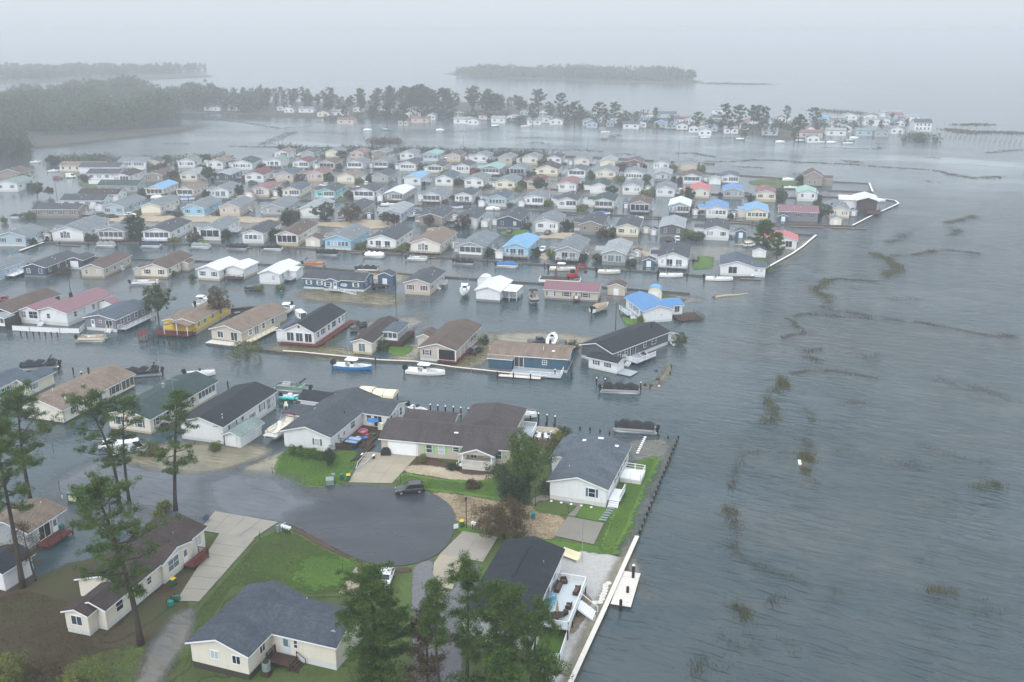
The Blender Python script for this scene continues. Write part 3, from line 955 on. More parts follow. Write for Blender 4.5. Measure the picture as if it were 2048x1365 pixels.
def pine_meshes(seed, hh, c0, spread, lean=(0, 0), ncl=300, k=34, nl=26, leaf=None, r0=0.32, ln=.5, wd=.07, bark=None, gaps=0.0, flatten=0.6):
    rs = np.random.RandomState(seed)
    t = MB(); N = 9
    bend = rs.uniform(-1, 1, 2) * .5
    def axis(f): return Vector((lean[0] * f * f + bend[0] * math.sin(f * 3.1), lean[1] * f * f + bend[1] * math.sin(f * 2.7), hh * f))
    t.tube([axis(i / N) if i else axis(0) - Vector((0, 0, .5)) for i in range(N + 1)], [r0 * (1.25 if i == 0 else 1 - .82 * (i / N)) for i in range(N + 1)], 8)
    cl, cr = [], []
    for i in range(nl):
        f = c0 + (0.985 - c0) * ((i + rs.uniform(0, 1)) / nl)
        g = (f - c0) / (1 - c0)
        if rs.rand() < gaps and g < .7: continue
        prof = (0.45 + 1.2 * g) if g < .4 else (0.93 * (1.07 - g) ** .55 / .67 ** .55)
        Ln = spread * prof * rs.uniform(.6, 1.15)
        az = i * 2.4 + rs.uniform(-.5, .5)
        el = rs.uniform(-.1, .3) + .5 * g
        b0 = axis(f); dirv = Vector((math.cos(az) * math.cos(el), math.sin(az) * math.cos(el), math.sin(el)))
        tip = b0 + dirv * Ln
        mid = b0.lerp(tip, .5) + Vector((0, 0, -.08 * Ln))
        rr = max(.03, r0 * .34 * (1 - .6 * g))
        t.tube([b0, mid, tip], [rr, rr * .65, rr * .2], 5, cap=False)
        for j in range(rs.randint(3, 6)):
            q = rs.uniform(.4, 1)
            p = mid.lerp(tip, (q - .5) * 2) if q > .5 else b0.lerp(mid, q * 2)
            o = Vector(rs.normal(size=3)) * (.2 * Ln + .25); o.z = abs(o.z) * .6
            e = p + o
            t.tube([p, e], [rr * .35, rr * .12], 4, cap=False)
            cl.append(e); cr.append(rs.uniform(.5, .95)); cl.append(p.lerp(e, .5)); cr.append(rs.uniform(.4, .7))
        cl.append(tip); cr.append(rs.uniform(.6, 1.0))
    for i in range(10):
        cl.append(axis(rs.uniform(.93, 1.0)) + Vector(rs.normal(size=3)) * .5); cr.append(.6)
    cl, cr = np.array(cl), np.array(cr)
    while len(cl) < ncl:
        i = rs.randint(len(cl)); cl = np.vstack([cl, cl[i] + rs.normal(scale=.55, size=3) * np.array([1, 1, .6])]); cr = np.append(cr, rs.uniform(.4, .8))
    T = blades(rs, cl, cr, k, ln, wd, .35, flatten)
    return t.mesh('trunk', bark or BARK, True), tri_mesh('crown', T, leaf or LEAF)

def leafy_meshes(seed, hh, rx, rz, zc, ncl=120, k=40, leaf=None, ln=.32, wd=.12, r0=.16, stems=1, bark=None, cr=(.45, .9), gap=.0):
    """a round-headed tree or bush: limbs, and leaf clumps through the volume of the head"""
    rs = np.random.RandomState(seed)
    t = MB(); cl = []
    while len(cl) < ncl:
        u = rs.normal(size=3); u /= np.linalg.norm(u)
        lump = 1 + .22 * math.sin(u[0] * 5 + seed) + .2 * math.sin(u[1] * 6 + u[2] * 4 + seed * 2)
        r = rs.uniform(.35, 1) ** .45 * lump
        p = np.array([u[0] * rx * r, u[1] * rx * r, zc + u[2] * rz * r])
        if p[2] < .15 or (gap and math.sin(p[0] * 1.7 + seed) * math.sin(p[1] * 1.9) * math.sin(p[2] * 1.6) > gap): continue
        cl.append(p)
    cl = np.array(cl)
    for s in range(stems):
        a = s * 2.4; b = Vector((math.cos(a), math.sin(a), 0)) * (.25 if stems > 1 else 0)
        top = Vector((b.x * 3, b.y * 3, zc))
        t.tube([b - Vector((0, 0, .4)), b.lerp(top, .5) + Vector(rs.normal(size=3)) * .1, top], [r0, r0 * .8, r0 * .5], 6)
        for j in range(7):
            e = Vector(cl[rs.randint(len(cl))]); p = b.lerp(top, rs.uniform(.45, 1))
            t.tube([p, p.lerp(e, .55) + Vector((0, 0, .15)), e], [r0 * .45, r0 * .28, r0 * .08], 4, cap=False)
    T = blades(rs, cl, rs.uniform(*cr, len(cl)), k, ln, wd, .15, .85)
    return t.mesh('trunk', bark or BARKD, True), tri_mesh('crown', T, leaf or LEAF2)

def tree(name, label, px, py, meshes, cat='tree', group=None, rz=0.0, sc=1.0, loc=None):
    t = thing(name, label, cat, loc or G(px, py), rz, group)
    t.scale = (sc, sc, sc)
    part('trunk', meshes[0], t); part('crown', meshes[1], t)
    return t

# ------------------------------------------------------------------ boats: bow along +y, water line z = 0
def outboard(parent, x, y, z=0.0, mat=None, sc=1.0):
    def mk():
        b = MB()
        b.loft([[(-.2, -.1, .55), (.2, -.1, .55), (.2, -.62, .55), (-.2, -.62, .55)], [(-.24, -.05, .85), (.24, -.05, .85), (.24, -.75, .85), (-.24, -.75, .85)],
                [(-.21, -.08, 1.2), (.21, -.08, 1.2), (.2, -.68, 1.2), (-.2, -.68, 1.2)], [(-.1, -.15, 1.32), (.1, -.15, 1.32), (.1, -.5, 1.32), (-.1, -.5, 1.32)]])
        b.loft([[(-.09, -.15, -.5), (.09, -.15, -.5), (.06, -.5, -.5), (-.06, -.5, -.5)], [(-.12, -.1, .6), (.12, -.1, .6), (.1, -.55, .6), (-.1, -.55, .6)]])
        b.box(-.13, .13, -.12, .12, .35, .7)
        return b.mesh('outboard_motor', mat or BLACK)
    o = part('outboard_motor', cached(('ob', (mat or BLACK).name), mk), parent, (x, y, z))
    o.scale = (sc, sc, sc)

def hull_mesh(L, Wd, zg, mat, inner, stripe=None, flare=1.0):
    def mk():
        b = MB(); rings = []
        st = [(0, .86, 0), (.2, .95, 0), (.45, 1, 0), (.65, .93, .06), (.8, .74, .16), (.9, .48, .27), (.97, .2, .36), (1, .03, .4)]
        for f, k, up in st:
            hb = Wd / 2 * k; y = L * f; g = zg + up * .75; kz = -.35 + (max(0, f - .7) / .3) ** 2 * .5
            c = min(1.0, k) ; ch = hb * (.9 - .25 * max(0, f - .5)); i = max(hb - .16, .01); fl = max(hb - .22, .008)
            fz = .38 if f < .72 else .38 + (f - .72) / .28 * (g - .5)
            rings.append([(-hb, y, g), (-(hb * .985), y, g * .55 + .05), (-ch, y, .08 + up * .3), (0, y, kz), (ch, y, .08 + up * .3), (hb * .985, y, g * .55 + .05), (hb, y, g), (i, y, g), (fl, y, fz), (-fl, y, fz), (-i, y, g)])
        n = 11; base = len(b.v)
        for r in rings: b.v += r
        for q in range(len(rings) - 1):
            for k in range(n):
                a, c = base + q * n + k, base + q * n + (k + 1) % n
                b.f.append((a, a + n, c + n, c)[::-1]); b.m.append(0 if k in (0, 1, 2, 3, 4, 5) else 1)
        b.f.append(tuple(base + k for k in range(n - 1, -1, -1))); b.m.append(1)
        # transom wall
        b.box(-Wd * .4, Wd * .4, 0, .25, .3, zg * .9, 1)
        return b.mesh('hull', [mat, inner])
    return cached(('hull', r2(L, Wd, zg), mat.name, inner.name), mk)

def console_boat(label, px, py, rz, L=8.2, Wd=2.6, hull=None, ttop=True, n=2, z=0.0, group='moored open motor boats', cover=None, rods=True, loc=None, motor=None, lift=False):
    t = thing('motor_boat', label, 'boat', (loc or G(px, py)) + Vector((0, 0, z)), rz, group)
    zg = .85
    off = Vector((0, -L / 2, 0))
    hull = hull or GEL
    part('hull', hull_mesh(L, Wd, zg, hull, GEL), t, off)
    if cover:
        b = MB(); rg = random.Random(int(px))
        rings = []
        for i in range(9):
            f = i / 8; y = L * (.04 + .9 * f); hb = Wd / 2 * (1 if f < .55 else max(.12, 1 - ((f - .55) / .45) ** 1.8)) + .04
            top = zg + (.75 if .2 < f < .6 else .4) * (1 - .6 * f) + .2 + rg.uniform(-.06, .06)
            rings.append([(-hb, y, zg - .12 + .2 * f), (-hb * .95, y, zg + .15 + .2 * f), (-hb * .4, y, top), (hb * .4, y, top), (hb * .95, y, zg + .15 + .2 * f), (hb, y, zg - .12 + .2 * f)])
        b.loft(rings, closed=False)
        part('cover', b.mesh('cover', cover, True), t, off)
    else:
        c = MB(); c.loft([[(-.5, L * .42, .38), (.5, L * .42, .38), (.45, L * .56, .38), (-.45, L * .56, .38)], [(-.45, L * .43, 1.25), (.45, L * .43, 1.25), (.36, L * .53, 1.25), (-.36, L * .53, 1.25)]])
        co = part('console', c.mesh('console', GEL), t, off)
        w = MB(); w.loft([[(-.44, L * .45, 1.25), (.44, L * .45, 1.25), (.4, L * .52, 1.25), (-.4, L * .52, 1.25)], [(-.4, L * .44, 1.75), (.4, L * .44, 1.75), (.36, L * .485, 1.75), (-.36, L * .485, 1.75)]])
        part('windscreen', w.mesh('windscreen', GLASS[1]), co)
        s = MB(); s.box(-.5, .5, L * .31, L * .37, .38, 1.0).box(-.5, .5, L * .30, L * .315, .9, 1.35)
        part('seat', s.mesh('seat', VINYL), t, off)
        s = MB(); s.loft([[(-.6, L * .62, .38), (.6, L * .62, .38), (.32, L * .82, .5), (-.32, L * .82, .5)], [(-.58, L * .62, .75), (.58, L * .62, .75), (.3, L * .81, .8), (-.3, L * .81, .8)]])
        part('bow_seat', s.mesh('bow_seat', VINYL), t, off)
        if ttop:
            p = MB()
            for sx in (-1, 1):
                p.tube([(sx * .55, L * .4, .4), (sx * .62, L * .38, 2.15)], .035, 5); p.tube([(sx * .5, L * .55, .4), (sx * .55, L * .54, 2.15)], .035, 5)
            tt = part('top_frame', p.mesh('top_frame', ALU), t, off)
            p = MB(); p.loft([[(-.8, L * .3, 2.15), (.8, L * .3, 2.15), (1.0, L * .36, 2.15), (.95, L * .56, 2.15), (.6, L * .62, 2.15), (-.6, L * .62, 2.15), (-.95, L * .56, 2.15), (-1.0, L * .36, 2.15)],
                    [(-.75, L * .31, 2.28), (.75, L * .31, 2.28), (.95, L * .365, 2.3), (.88, L * .55, 2.3), (.55, L * .6, 2.27), (-.55, L * .6, 2.27), (-.88, L * .55, 2.3), (-.95, L * .365, 2.3)]])
            part('hard_top', p.mesh('hard_top', GEL), tt)
            if rods:
                p = MB()
                for sx in (-1, 1): p.tube([(sx * .7, L * .4, 2.25), (sx * 1.5, L * .3, 4.6)], .025, 4)
                part('fishing_rods', p.mesh('fishing_rods', ALU), t, off)
        b = MB()
        for sx in (-1, 1): b.tube([(sx * Wd * .45, L * .62, zg + .1), (sx * Wd * .4, L * .75, zg + .45), (sx * Wd * .2, L * .92, zg + .6), (0, L * .985, zg + .62)], .03, 4)
        part('bow_rail', b.mesh('bow_rail', ALU), t, off)
    for i in range(n): outboard(t, (i - (n - 1) / 2) * .62, -L / 2 + .02, .25, motor or BLACK, 1.15)
    return t

def pontoon(label, px, py, rz, L=7.2, Wd=2.5, side=None, cover=None, bimini=None, z=0.0, group='moored pontoon boats', seats=None, up=False, loc=None, deckm=None):
    t = thing('pontoon_boat', label, 'boat', (loc or G(px, py)) + Vector((0, 0, z)), rz, group)
    def tube():
        b = MB(); b.tube([(0, -L / 2, .1), (0, L / 2 - .9, .1), (0, L / 2 - .3, .2), (0, L / 2, .32)], [.33, .33, .24, .05], 8)
        return b.mesh('pontoon', ALU, True)
    tm = cached(('pt', round(L, 2)), tube)
    for s in (-1, 1): part('pontoon', tm, t, (s * (Wd / 2 - .4), 0, 0))
    part('deck', MB().box(-Wd / 2, Wd / 2, -L / 2 + .2, L / 2 - .15, .45, .56).mesh('deck', deckm or ALU), t)
    # fence of side panels with rounded front corners
    b = MB(); x = Wd / 2 - .08; y0, y1 = -L / 2 + .75, L / 2 - .3
    path = [(-x, y0), (-x, y1 - .5), (-x + .35, y1), (x - .35, y1), (x, y1 - .5), (x, y0)]
    for p, q in zip(path, path[1:]):
        b.bar((*p, .86), (*q, .86), .04, .56)
    part('side_panel', b.mesh('side_panel', side or VINYL), t)
    b = MB()
    for p, q in zip(path, path[1:]): b.bar((*p, 1.17), (*q, 1.17), .07, .06)
    part('top_rail', b.mesh('top_rail', ALU), t)
    if cover:
        rg = random.Random(int(px) + 3); rings = []
        for i in range(11):
            f = i / 10; yy = y0 - .3 + (y1 - y0 + .35) * f; e = .55 if i in (0, 10) else 1
            top = 1.2 + .62 * e * (1 if i % 3 else .45) + rg.uniform(-.15, .16)
            hb = x + .06
            rings.append([(-hb, yy, .95), (-hb, yy, 1.18), (-hb * .55, yy, top), (0, yy, top + .08), (hb * .55, yy, top), (hb, yy, 1.18), (hb, yy, .95)])
        b = MB(); b.loft(rings, closed=False)
        part('cover', b.mesh('cover', cover, True), t)
    else:
        sm = seats or VINYL
        for s in (-1, 1):
            b = MB(); b.box(-.3, .3, -.9, .9, .56, .98).box(s * .18 - .08 if s > 0 else -.3, .3 if s > 0 else -.1, -.9, .9, .98, 1.3)
            part('bench_seat', b.mesh('bench_seat', sm), t, (s * (x - .36), L * .24, 0))
        part('bench_seat', MB().box(-.8, .8, -.3, .3, .56, 1.0).box(-.8, .8, -.3, -.14, 1.0, 1.4).mesh('bench_seat', sm), t, (0, -L * .28, 0))
        c = MB(); c.loft([[(-.35, -.25, .56), (.35, -.25, .56), (.35, .3, .56), (-.35, .3, .56)], [(-.32, -.1, 1.4), (.32, -.1, 1.4), (.3, .22, 1.3), (-.3, .22, 1.3)]])
        part('console', c.mesh('console', side or GEL), t, (x - .5, -L * .05, 0))
    if bimini:
        b = MB(); yb = -L * .1
        if up:
            for yy in (-1.3, 1.1):
                b.tube([(-x, yb, 1.15), (-x + .05, yb + yy, 2.5), (x - .05, yb + yy, 2.5), (x, yb, 1.15)], .03, 5)
            fr = part('bimini_frame', b.mesh('bimini_frame', ALU), t)
            c = MB(); c.loft([[(-x, yb - 1.3, 2.5), (-x * .5, yb - 1.3, 2.62), (x * .5, yb - 1.3, 2.62), (x, yb - 1.3, 2.5)], [(-x, yb - .1, 2.58), (-x * .5, yb - .1, 2.72), (x * .5, yb - .1, 2.72), (x, yb - .1, 2.58)], [(-x, yb + 1.1, 2.5), (-x * .5, yb + 1.1, 2.62), (x * .5, yb + 1.1, 2.62), (x, yb + 1.1, 2.5)]], closed=False)
            part('bimini_top', c.mesh('bimini_top', bimini), fr)
        else:
            b.tube([(-x, yb, 1.15), (-x + .05, yb - 1.5, 2.2), (x - .05, yb - 1.5, 2.2), (x, yb, 1.15)], .04, 5)
            fr = part('bimini_frame', b.mesh('bimini_frame', ALU), t)
            c = MB(); c.tube([(-x + .03, yb - 1.3, 2.1), (-x + .08, yb - 1.58, 2.3), (x - .08, yb - 1.58, 2.3), (x - .03, yb - 1.3, 2.1)], .15, 6)
            part('bimini_top', c.mesh('bimini_top', bimini, True), fr)
    outboard(t, 0, -L / 2 + .25, .2)
    return t

def simple_boat(label, px, py, rz, L=6, Wd=2.2, hull=None, cover=None, group='small boats among the far houses', z=0.05):
    t = thing('small_boat', label, 'boat', G(px, py) + Vector((0, 0, z)), rz, group)
    part('hull', hull_mesh(L, Wd, .8, hull or GEL, GEL), t, (0, -L / 2, 0))
    if cover:
        part('cover', MB().loft([[(-Wd * .46, -L * .42, .82), (-Wd * .3, -L * .42, 1.2), (Wd * .3, -L * .42, 1.2), (Wd * .46, -L * .42, .82)], [(-Wd * .48, 0, .82), (-Wd * .3, 0, 1.45), (Wd * .3, 0, 1.45), (Wd * .48, 0, .82)], [(-Wd * .15, L * .4, 1.0), (-Wd * .1, L * .4, 1.15), (Wd * .1, L * .4, 1.15), (Wd * .15, L * .4, 1.0)]], closed=False).mesh('cover', cover, True), t)
    else:
        part('console', MB().box(-.4, .4, -.5, .3, .4, 1.3).mesh('console', GEL), t)
    outboard(t, 0, -L / 2, .2)
    return t

# ------------------------------------------------------------------ vehicles: nose along +y
def vehicle(name, label, px, py, rz, paint, kind='car', L=4.6, Wd=1.85, z=0.0, group=None, cat='car', loc=None, wheels=True):
    t = thing(name, label, cat, (loc or G(px, py)) + Vector((0, 0, z)), rz, group)
    hw = Wd / 2
    if kind == 'car':   lo, gz, cab = .95, 1.45, (-.44, -.30, .06, .22)
    elif kind == 'suv': lo, gz, cab = 1.02, 1.66, (-.485, -.40, .03, .2)
    elif kind == 'van': lo, gz, cab = 1.25, 2.35, (-.495, -.485, .26, .38)
    else:               lo, gz, cab = 1.1, 1.78, (-.12, -.08, .14, .24)
    prof = [(-.5, .45, .86), (-.495, lo * .82, .92), (-.46, lo, .95), (-.2, lo, 1.0), (.22, lo, .98), (.30, lo * .93, .97), (.45, lo * .84, .9), (.49, lo * .68, .84), (.5, .45, .78)]
    b = MB(); rings = []
    for f, zt, k in prof:
        y = f * L; h = hw * k
        rings.append([(-h * .94, y, .3), (-h, y, .5), (-h, y, min(zt, .75)), (-h * .96, y, zt * .97), (-h * .8, y, zt), (h * .8, y, zt), (h * .96, y, zt * .97), (h, y, min(zt, .75)), (h, y, .5), (h * .94, y, .3)])
    b.loft(rings)
    part('body', b.mesh('body', CARC[paint], True), t)
    a0, a1, a2, a3 = (c * L for c in cab)
    g = MB(); h0, h1 = hw * .93, hw * .78
    low = [(-h0, a0, lo - .03), (h0, a0, lo - .03), (h0, a3, lo - .05), (-h0, a3, lo - .05)]
    top = [(-h1, a1, gz - .06), (h1, a1, gz - .06), (h1, a2, gz - .06), (-h1, a2, gz - .06)]
    g.loft([low, top])
    part('window_band', g.mesh('window_band', CARGL), t)
    rf = MB(); e = .03
    rf.loft([[(-h1 - e, a1 - .05, gz - .09), (h1 + e, a1 - .05, gz - .09), (h1 + e, a2 + .05, gz - .09), (-h1 - e, a2 + .05, gz - .09)], [(-h1 + .08, a1 + .1, gz), (h1 - .08, a1 + .1, gz), (h1 - .08, a2 - .1, gz), (-h1 + .08, a2 - .1, gz)]])
    ro = part('roof', rf.mesh('roof', CARC[paint]), t)
    pl = MB()
    cs = [.0, 1.0] if kind == 'pickup' else [0, .38, .72, 1.0]
    for s in (-1, 1):
        for c in cs:
            yl, yt = a0 + (a3 - a0) * c, a1 + (a2 - a1) * c
            pl.bar((s * h0 * 1.005, yl, lo - .03), (s * (h1 + .01), yt, gz - .07), .09, .07)
    part('pillars', pl.mesh('pillars', CARC[paint]), t)['kind'] = 'stuff'
    if kind == 'van':
        sd = MB()
        for s in (-1, 1):
            sd.loft([[(s * (h0 + .012), a0 + .15, lo - .03), (s * (h0 + .012), a0 + (a3 - a0) * .74, lo - .03), (s * (h1 + .02), a1 + (a2 - a1) * .74, gz - .1), (s * (h1 + .02), a1 + .15, gz - .1)],
                     [(s * (h0 - .05), a0 + .15, lo - .03), (s * (h0 - .05), a0 + (a3 - a0) * .62, lo - .03), (s * (h1 - .05), a1 + (a2 - a1) * .62, gz - .1), (s * (h1 - .05), a1 + .15, gz - .1)]])
        part('side_panel', sd.mesh('side_panel', CARC[paint], fix=True), t)
    if wheels:
        wr = .36 if kind != 'car' else .33
        me = cached(('tyre', wr), lambda: MB().tube([(-.1, 0, 0), (.1, 0, 0)], wr, 12).mesh('tyre', RUBBER))
        rm = cached(('rim', wr), lambda: MB().tube([(-.115, 0, 0), (.115, 0, 0)], wr * .6, 8).mesh('rim', ALU))
        for sx in (-1, 1):
            for sy in (-.31, .32):
                w = part('wheel', me, t, (sx * (hw - .1), sy * L, wr)); part('rim', rm, w)
    lm = cached(('lamp', ), lambda: MB().box(-.18, .18, -.05, .05, -.07, .07).mesh('headlight', GLASS[2]))
    tm = cached(('tlamp', ), lambda: MB().box(-.14, .14, -.04, .04, -.1, .1).mesh('taillight', REDP))
    for s in (-1, 1):
        part('headlight', lm, t, (s * hw * .62, L * .488, lo * .66)); part('taillight', tm, t, (s * hw * .76, -L * .497, lo * .74))
    return t

# ------------------------------------------------------------------ small things
def piling(px, py, label, hh=1.6, cap=True, group=None, r=.15, z=0.0, name='piling', loc=None):
    t = thing(name, label, 'piling', loc or G(px, py), 0, group)
    part('post', cached(('pile', round(hh, 2), r), lambda: MB().tube([(0, 0, -.6), (0, 0, hh)], r, 7).mesh('post', PILE)), t)
    if cap: part('cap', cached(('pcap', r), lambda: MB().loft([[(r * 1.15 * math.cos(a * math.pi / 4), r * 1.15 * math.sin(a * math.pi / 4), 0) for a in range(8)], [(r * .2 * math.cos(a * math.pi / 4), r * .2 * math.sin(a * math.pi / 4), .22) for a in range(8)]]).mesh('cap', WHITE)), t, (0, 0, hh))
    return t

def bulkhead(label, px, cap=None, wall=None, hh=0.35, cw=0.35, name='bulkhead', group='bulkheads around the lagoons', world=None):
    pts = world or [G(*p) for p in px]
    t = thing(name, label, 'bulkhead', pts[0], 0, group)
    o = pts[0]
    b = MB(); c = MB()
    for p, q in zip(pts, pts[1:]):
        p, q = p - o, q - o
        b.bar(p + Vector((0, 0, hh / 2 - .3)), q + Vector((0, 0, hh / 2 - .3)), .14, hh + .6)
        n = max(1, int((q - p).length / 2.2)); s = (q - p).normalized().cross(Vector((0, 0, 1))) * .12
        for i in range(n):
            f = p.lerp(q, (i + .5) / n) + s
            b.bar(f + Vector((0, 0, -.6)), f + Vector((0, 0, hh)), .16)
        d = (q - p).normalized() * .05
        c.bar(p + d * 0 + Vector((0, 0, hh + .04)), q + d + Vector((0, 0, hh + .04)), cw, .08)
    part('wall', b.mesh('wall', wall or BULK), t)['kind'] = 'stuff'
    part('cap_board', c.mesh('cap_board', cap or WOOD), t)
    return t

def dock(label, px, py, L, Wd, rz, mat=None, z=.3, posts=True, group='small docks', name='dock'):
    t = thing(name, label, 'dock', G(px, py), rz, group)
    n = max(2, int(L / 0.45))
    b = MB()
    for i in range(n): b.box(-Wd / 2, Wd / 2, L * i / n + .015, L * (i + 1) / n - .015, z - .06, z + random.Random(i).uniform(-.01, .01))
    part('planks', b.mesh('planks', mat or WOODL), t)['kind'] = 'stuff'
    part('float', MB().box(-Wd / 2 + .05, Wd / 2 - .05, .05, L - .05, -.3, z - .065).mesh('float', WOODD), t)
    return t

def pole(label, px, py, hh, r=.06, mat=None, name='pole', cat='pole', group=None, arm=False, lamp=False):
    t = thing(name, label, cat, G(px, py), 0, group)
    part('shaft', MB().tube([(0, 0, -.5), (0, 0, hh)], [r, r * .8], 6).mesh('shaft', mat or PILE), t)
    if arm: part('crossarm', MB().box(-1.1, 1.1, -.06, .06, hh - .7, hh - .55).mesh('crossarm', WOODD), t)
    if lamp:
        l = part('lantern', MB().loft([[(-.1, -.1, hh), (.1, -.1, hh), (.1, .1, hh), (-.1, .1, hh)], [(-.17, -.17, hh + .35), (.17, -.17, hh + .35), (.17, .17, hh + .35), (-.17, .17, hh + .35)], [(-.03, -.03, hh + .55), (.03, -.03, hh + .55), (.03, .03, hh + .55), (-.03, .03, hh + .55)]]).mesh('lantern', BLACK), t)
    return t

def bin_(label, px, py, rz, mat, lid=None, group='wheeled rubbish bins', tipped=False):
    t = thing('wheeled_bin', label, 'rubbish bin', G(px, py) + Vector((0, 0, .08 if not tipped else .35)), rz, group)
    if tipped: t.rotation_euler = (R(82), 0, rz)
    b = MB(); b.loft([[(-.25, -.25, .1), (.25, -.25, .1), (.25, .25, .1), (-.25, .25, .1)], [(-.32, -.34, 1.0), (.32, -.34, 1.0), (.32, .34, 1.0), (-.32, .34, 1.0)]])
    part('bin_body', b.mesh('bin_body', mat), t)
    part('lid', MB().loft([[(-.34, -.36, 1.0), (.34, -.36, 1.0), (.34, .36, 1.0), (-.34, .36, 1.0)], [(-.28, -.28, 1.1), (.28, -.28, 1.1), (.28, .3, 1.1), (-.28, .3, 1.1)]]).mesh('lid', lid or mat), t)
    for s in (-1, 1): part('wheel', cached(('bw',), lambda: MB().tube([(-.03, 0, 0), (.03, 0, 0)], .12, 8).mesh('wheel', RUBBER)), t, (s * .28, .28, .12))
    return t

def chair(label, loc, rz, mat, group=None, wide=.6, name='garden_chair'):
    t = thing(name, label, 'chair', loc, rz, group)
    w = wide / 2
    part('seat', MB().loft([[(-w, -.3, .42), (w, -.3, .42), (w, .25, .3), (-w, .25, .3)], [(-w, -.3, .47), (w, -.3, .47), (w, .25, .35), (-w, .25, .35)]]).mesh('seat', mat), t)
    part('backrest', MB().loft([[(-w, .2, .3), (w, .2, .3), (w, .26, .3), (-w, .26, .3)], [(-w * .8, .5, 1.1), (w * .8, .5, 1.1), (w * .8, .55, 1.1), (-w * .8, .55, 1.1)]]).mesh('backrest', mat), t)
    for s in (-1, 1):
        part('armrest', MB().box(s * (w + .06) - .06, s * (w + .06) + .06, -.35, .35, .58, .62).mesh('armrest', mat), t)
        part('leg', MB().box(s * (w + .05) - .04, s * (w + .05) + .04, -.33, -.25, 0, .58).mesh('leg', mat), t)
        part('leg', MB().box(s * (w + .05) - .04, s * (w + .05) + .04, .25, .33, 0, .58).mesh('leg', mat), t)
    return t

def sofa(label, loc, rz, w=1.8, group=None, mat=None):
    t = thing('wicker_sofa', label, 'sofa', loc, rz, group); m = mat or WICKER; t.scale = (.85, .85, .85)
    part('seat', MB().box(-w / 2, w / 2, -.4, .35, .08, .42).mesh('seat', m), t)
    part('backrest', MB().box(-w / 2, w / 2, .3, .46, .4, .88).mesh('backrest', m), t)
    for s in (-1, 1): part('armrest', MB().box(s * w / 2 - .09, s * w / 2 + .09, -.42, .42, .1, .62).mesh('armrest', m), t)
    part('cushion', MB().box(-w / 2 + .12, w / 2 - .12, -.36, .28, .42, .52).mesh('cushion', plain('brown_cushion', (98, 82, 74), .8, .8)), t)
    return t
# ------------------------------------------------------------------ water, land, air
mb = MB(); mb.face([(-3900, -250, 0), (3900, -250, 0), (3900, 5900, 0), (-3900, 5900, 0)])
part('water', mb.mesh('water', MAT['water']))['kind'] = 'structure'
mb = MB(); mb.box(-3950, 3950, -290, 5950, -2.4, -1.6)
part('seabed', mb.mesh('seabed', plain('silt', (96, 88, 70), 0.5, 0.9)))['kind'] = 'structure'

# water over streets and yards
patch('flooded_street', [(90, 985), (180, 925), (300, 905), (480, 950), (600, 985), (640, 1010), (560, 1045), (440, 1025), (380, 1040), (330, 1020), (200, 1000)], MAT['sh_street'], .004, 3, 1.5)
patch('flooded_drive', [(255, 905), (360, 885), (440, 892), (500, 890), (545, 905), (430, 945), (330, 940), (262, 925)], MAT['sh_sand'], .009, 1.6, .8)
patch('flooded_drive', [(468, 945), (560, 905), (590, 900), (560, 950), (520, 957)], MAT['sh_sand'], .009, .8, .6)
patch('flooded_yard', [(635, 640), (690, 655), (640, 700), (560, 705)], MAT['sh_olive'], .004, 2, 1)
patch('flooded_yard', [(540, 690), (720, 700), (700, 722), (560, 705)], MAT['sh_olive'], .009, 2, 1)
patch('flooded_yard', [(805, 690), (850, 690), (825, 722), (785, 722)], MAT['sh_sand'], .009, 1.5, 1)
patch('flooded_yard', [(905, 710), (985, 660), (990, 690), (965, 735), (905, 735)], MAT['sh_olive'], .006, 1.5, 1)
patch('flooded_yard', [(985, 665), (1175, 670), (1175, 700), (1000, 690)], MAT['sh_sand'], .004, 2.5, 1.2)
patch('flooded_yard', [(700, 650), (830, 632), (850, 650), (760, 668)], MAT['sh_grey'], .004, 3, 1.5)
patch('flooded_yard', [(605, 580), (800, 590), (790, 615), (700, 605), (610, 600)], MAT['sh_olive'], .004, 3, 1.5)
patch('flooded_yard', [(690, 540), (810, 545), (800, 570), (700, 565)], MAT['sh_sand'], .004, 2, 1.2)
patch('flooded_yard', [(1535, 520), (1632, 473), (1600, 505), (1560, 535)], MAT['sh_sand'], .006, 2, 1.5)
patch('flooded_yard', [(1120, 590), (1390, 592), (1400, 602), (1340, 608)], MAT['sh_grey'], .004, 3, 2)
patch('flooded_yard', [(160, 435), (500, 440), (700, 455), (850, 470), (840, 485), (600, 470), (400, 462), (170, 455)], MAT['sh_grey'], .004, 4, 3)
patch('flooded_yard', [(1100, 330 + 160), (1560, 495), (1540, 520), (1300, 525), (1150, 505)], MAT['sh_grey'], .004, 5, 3)
patch('flooded_yard', [(1300, 1340 - 140), (1240, 1110), (1300, 985), (1340, 910), (1355, 880), (1300, 985), (1258, 1085)], MAT['sh_grey'], .006, .6, .8, 0)
patch('flooded_yard', [(1245, 880), (1350, 880), (1320, 930), (1270, 925)], MAT['sh_grey'], .005, 1, .8)
patch('flooded_yard', [(1245, 1110), (1268, 1085), (1135, 1365), (1120, 1385), (1160, 1290)], MAT['sh_sand'], .10, .9, .6)
for pp in ([(560, 345), (760, 345), (770, 375), (560, 372)], [(880, 360), (1300, 370), (1290, 395), (880, 385)]):
    patch('flooded_yard', pp, MAT['sh_grey'], .004, 6, 4)

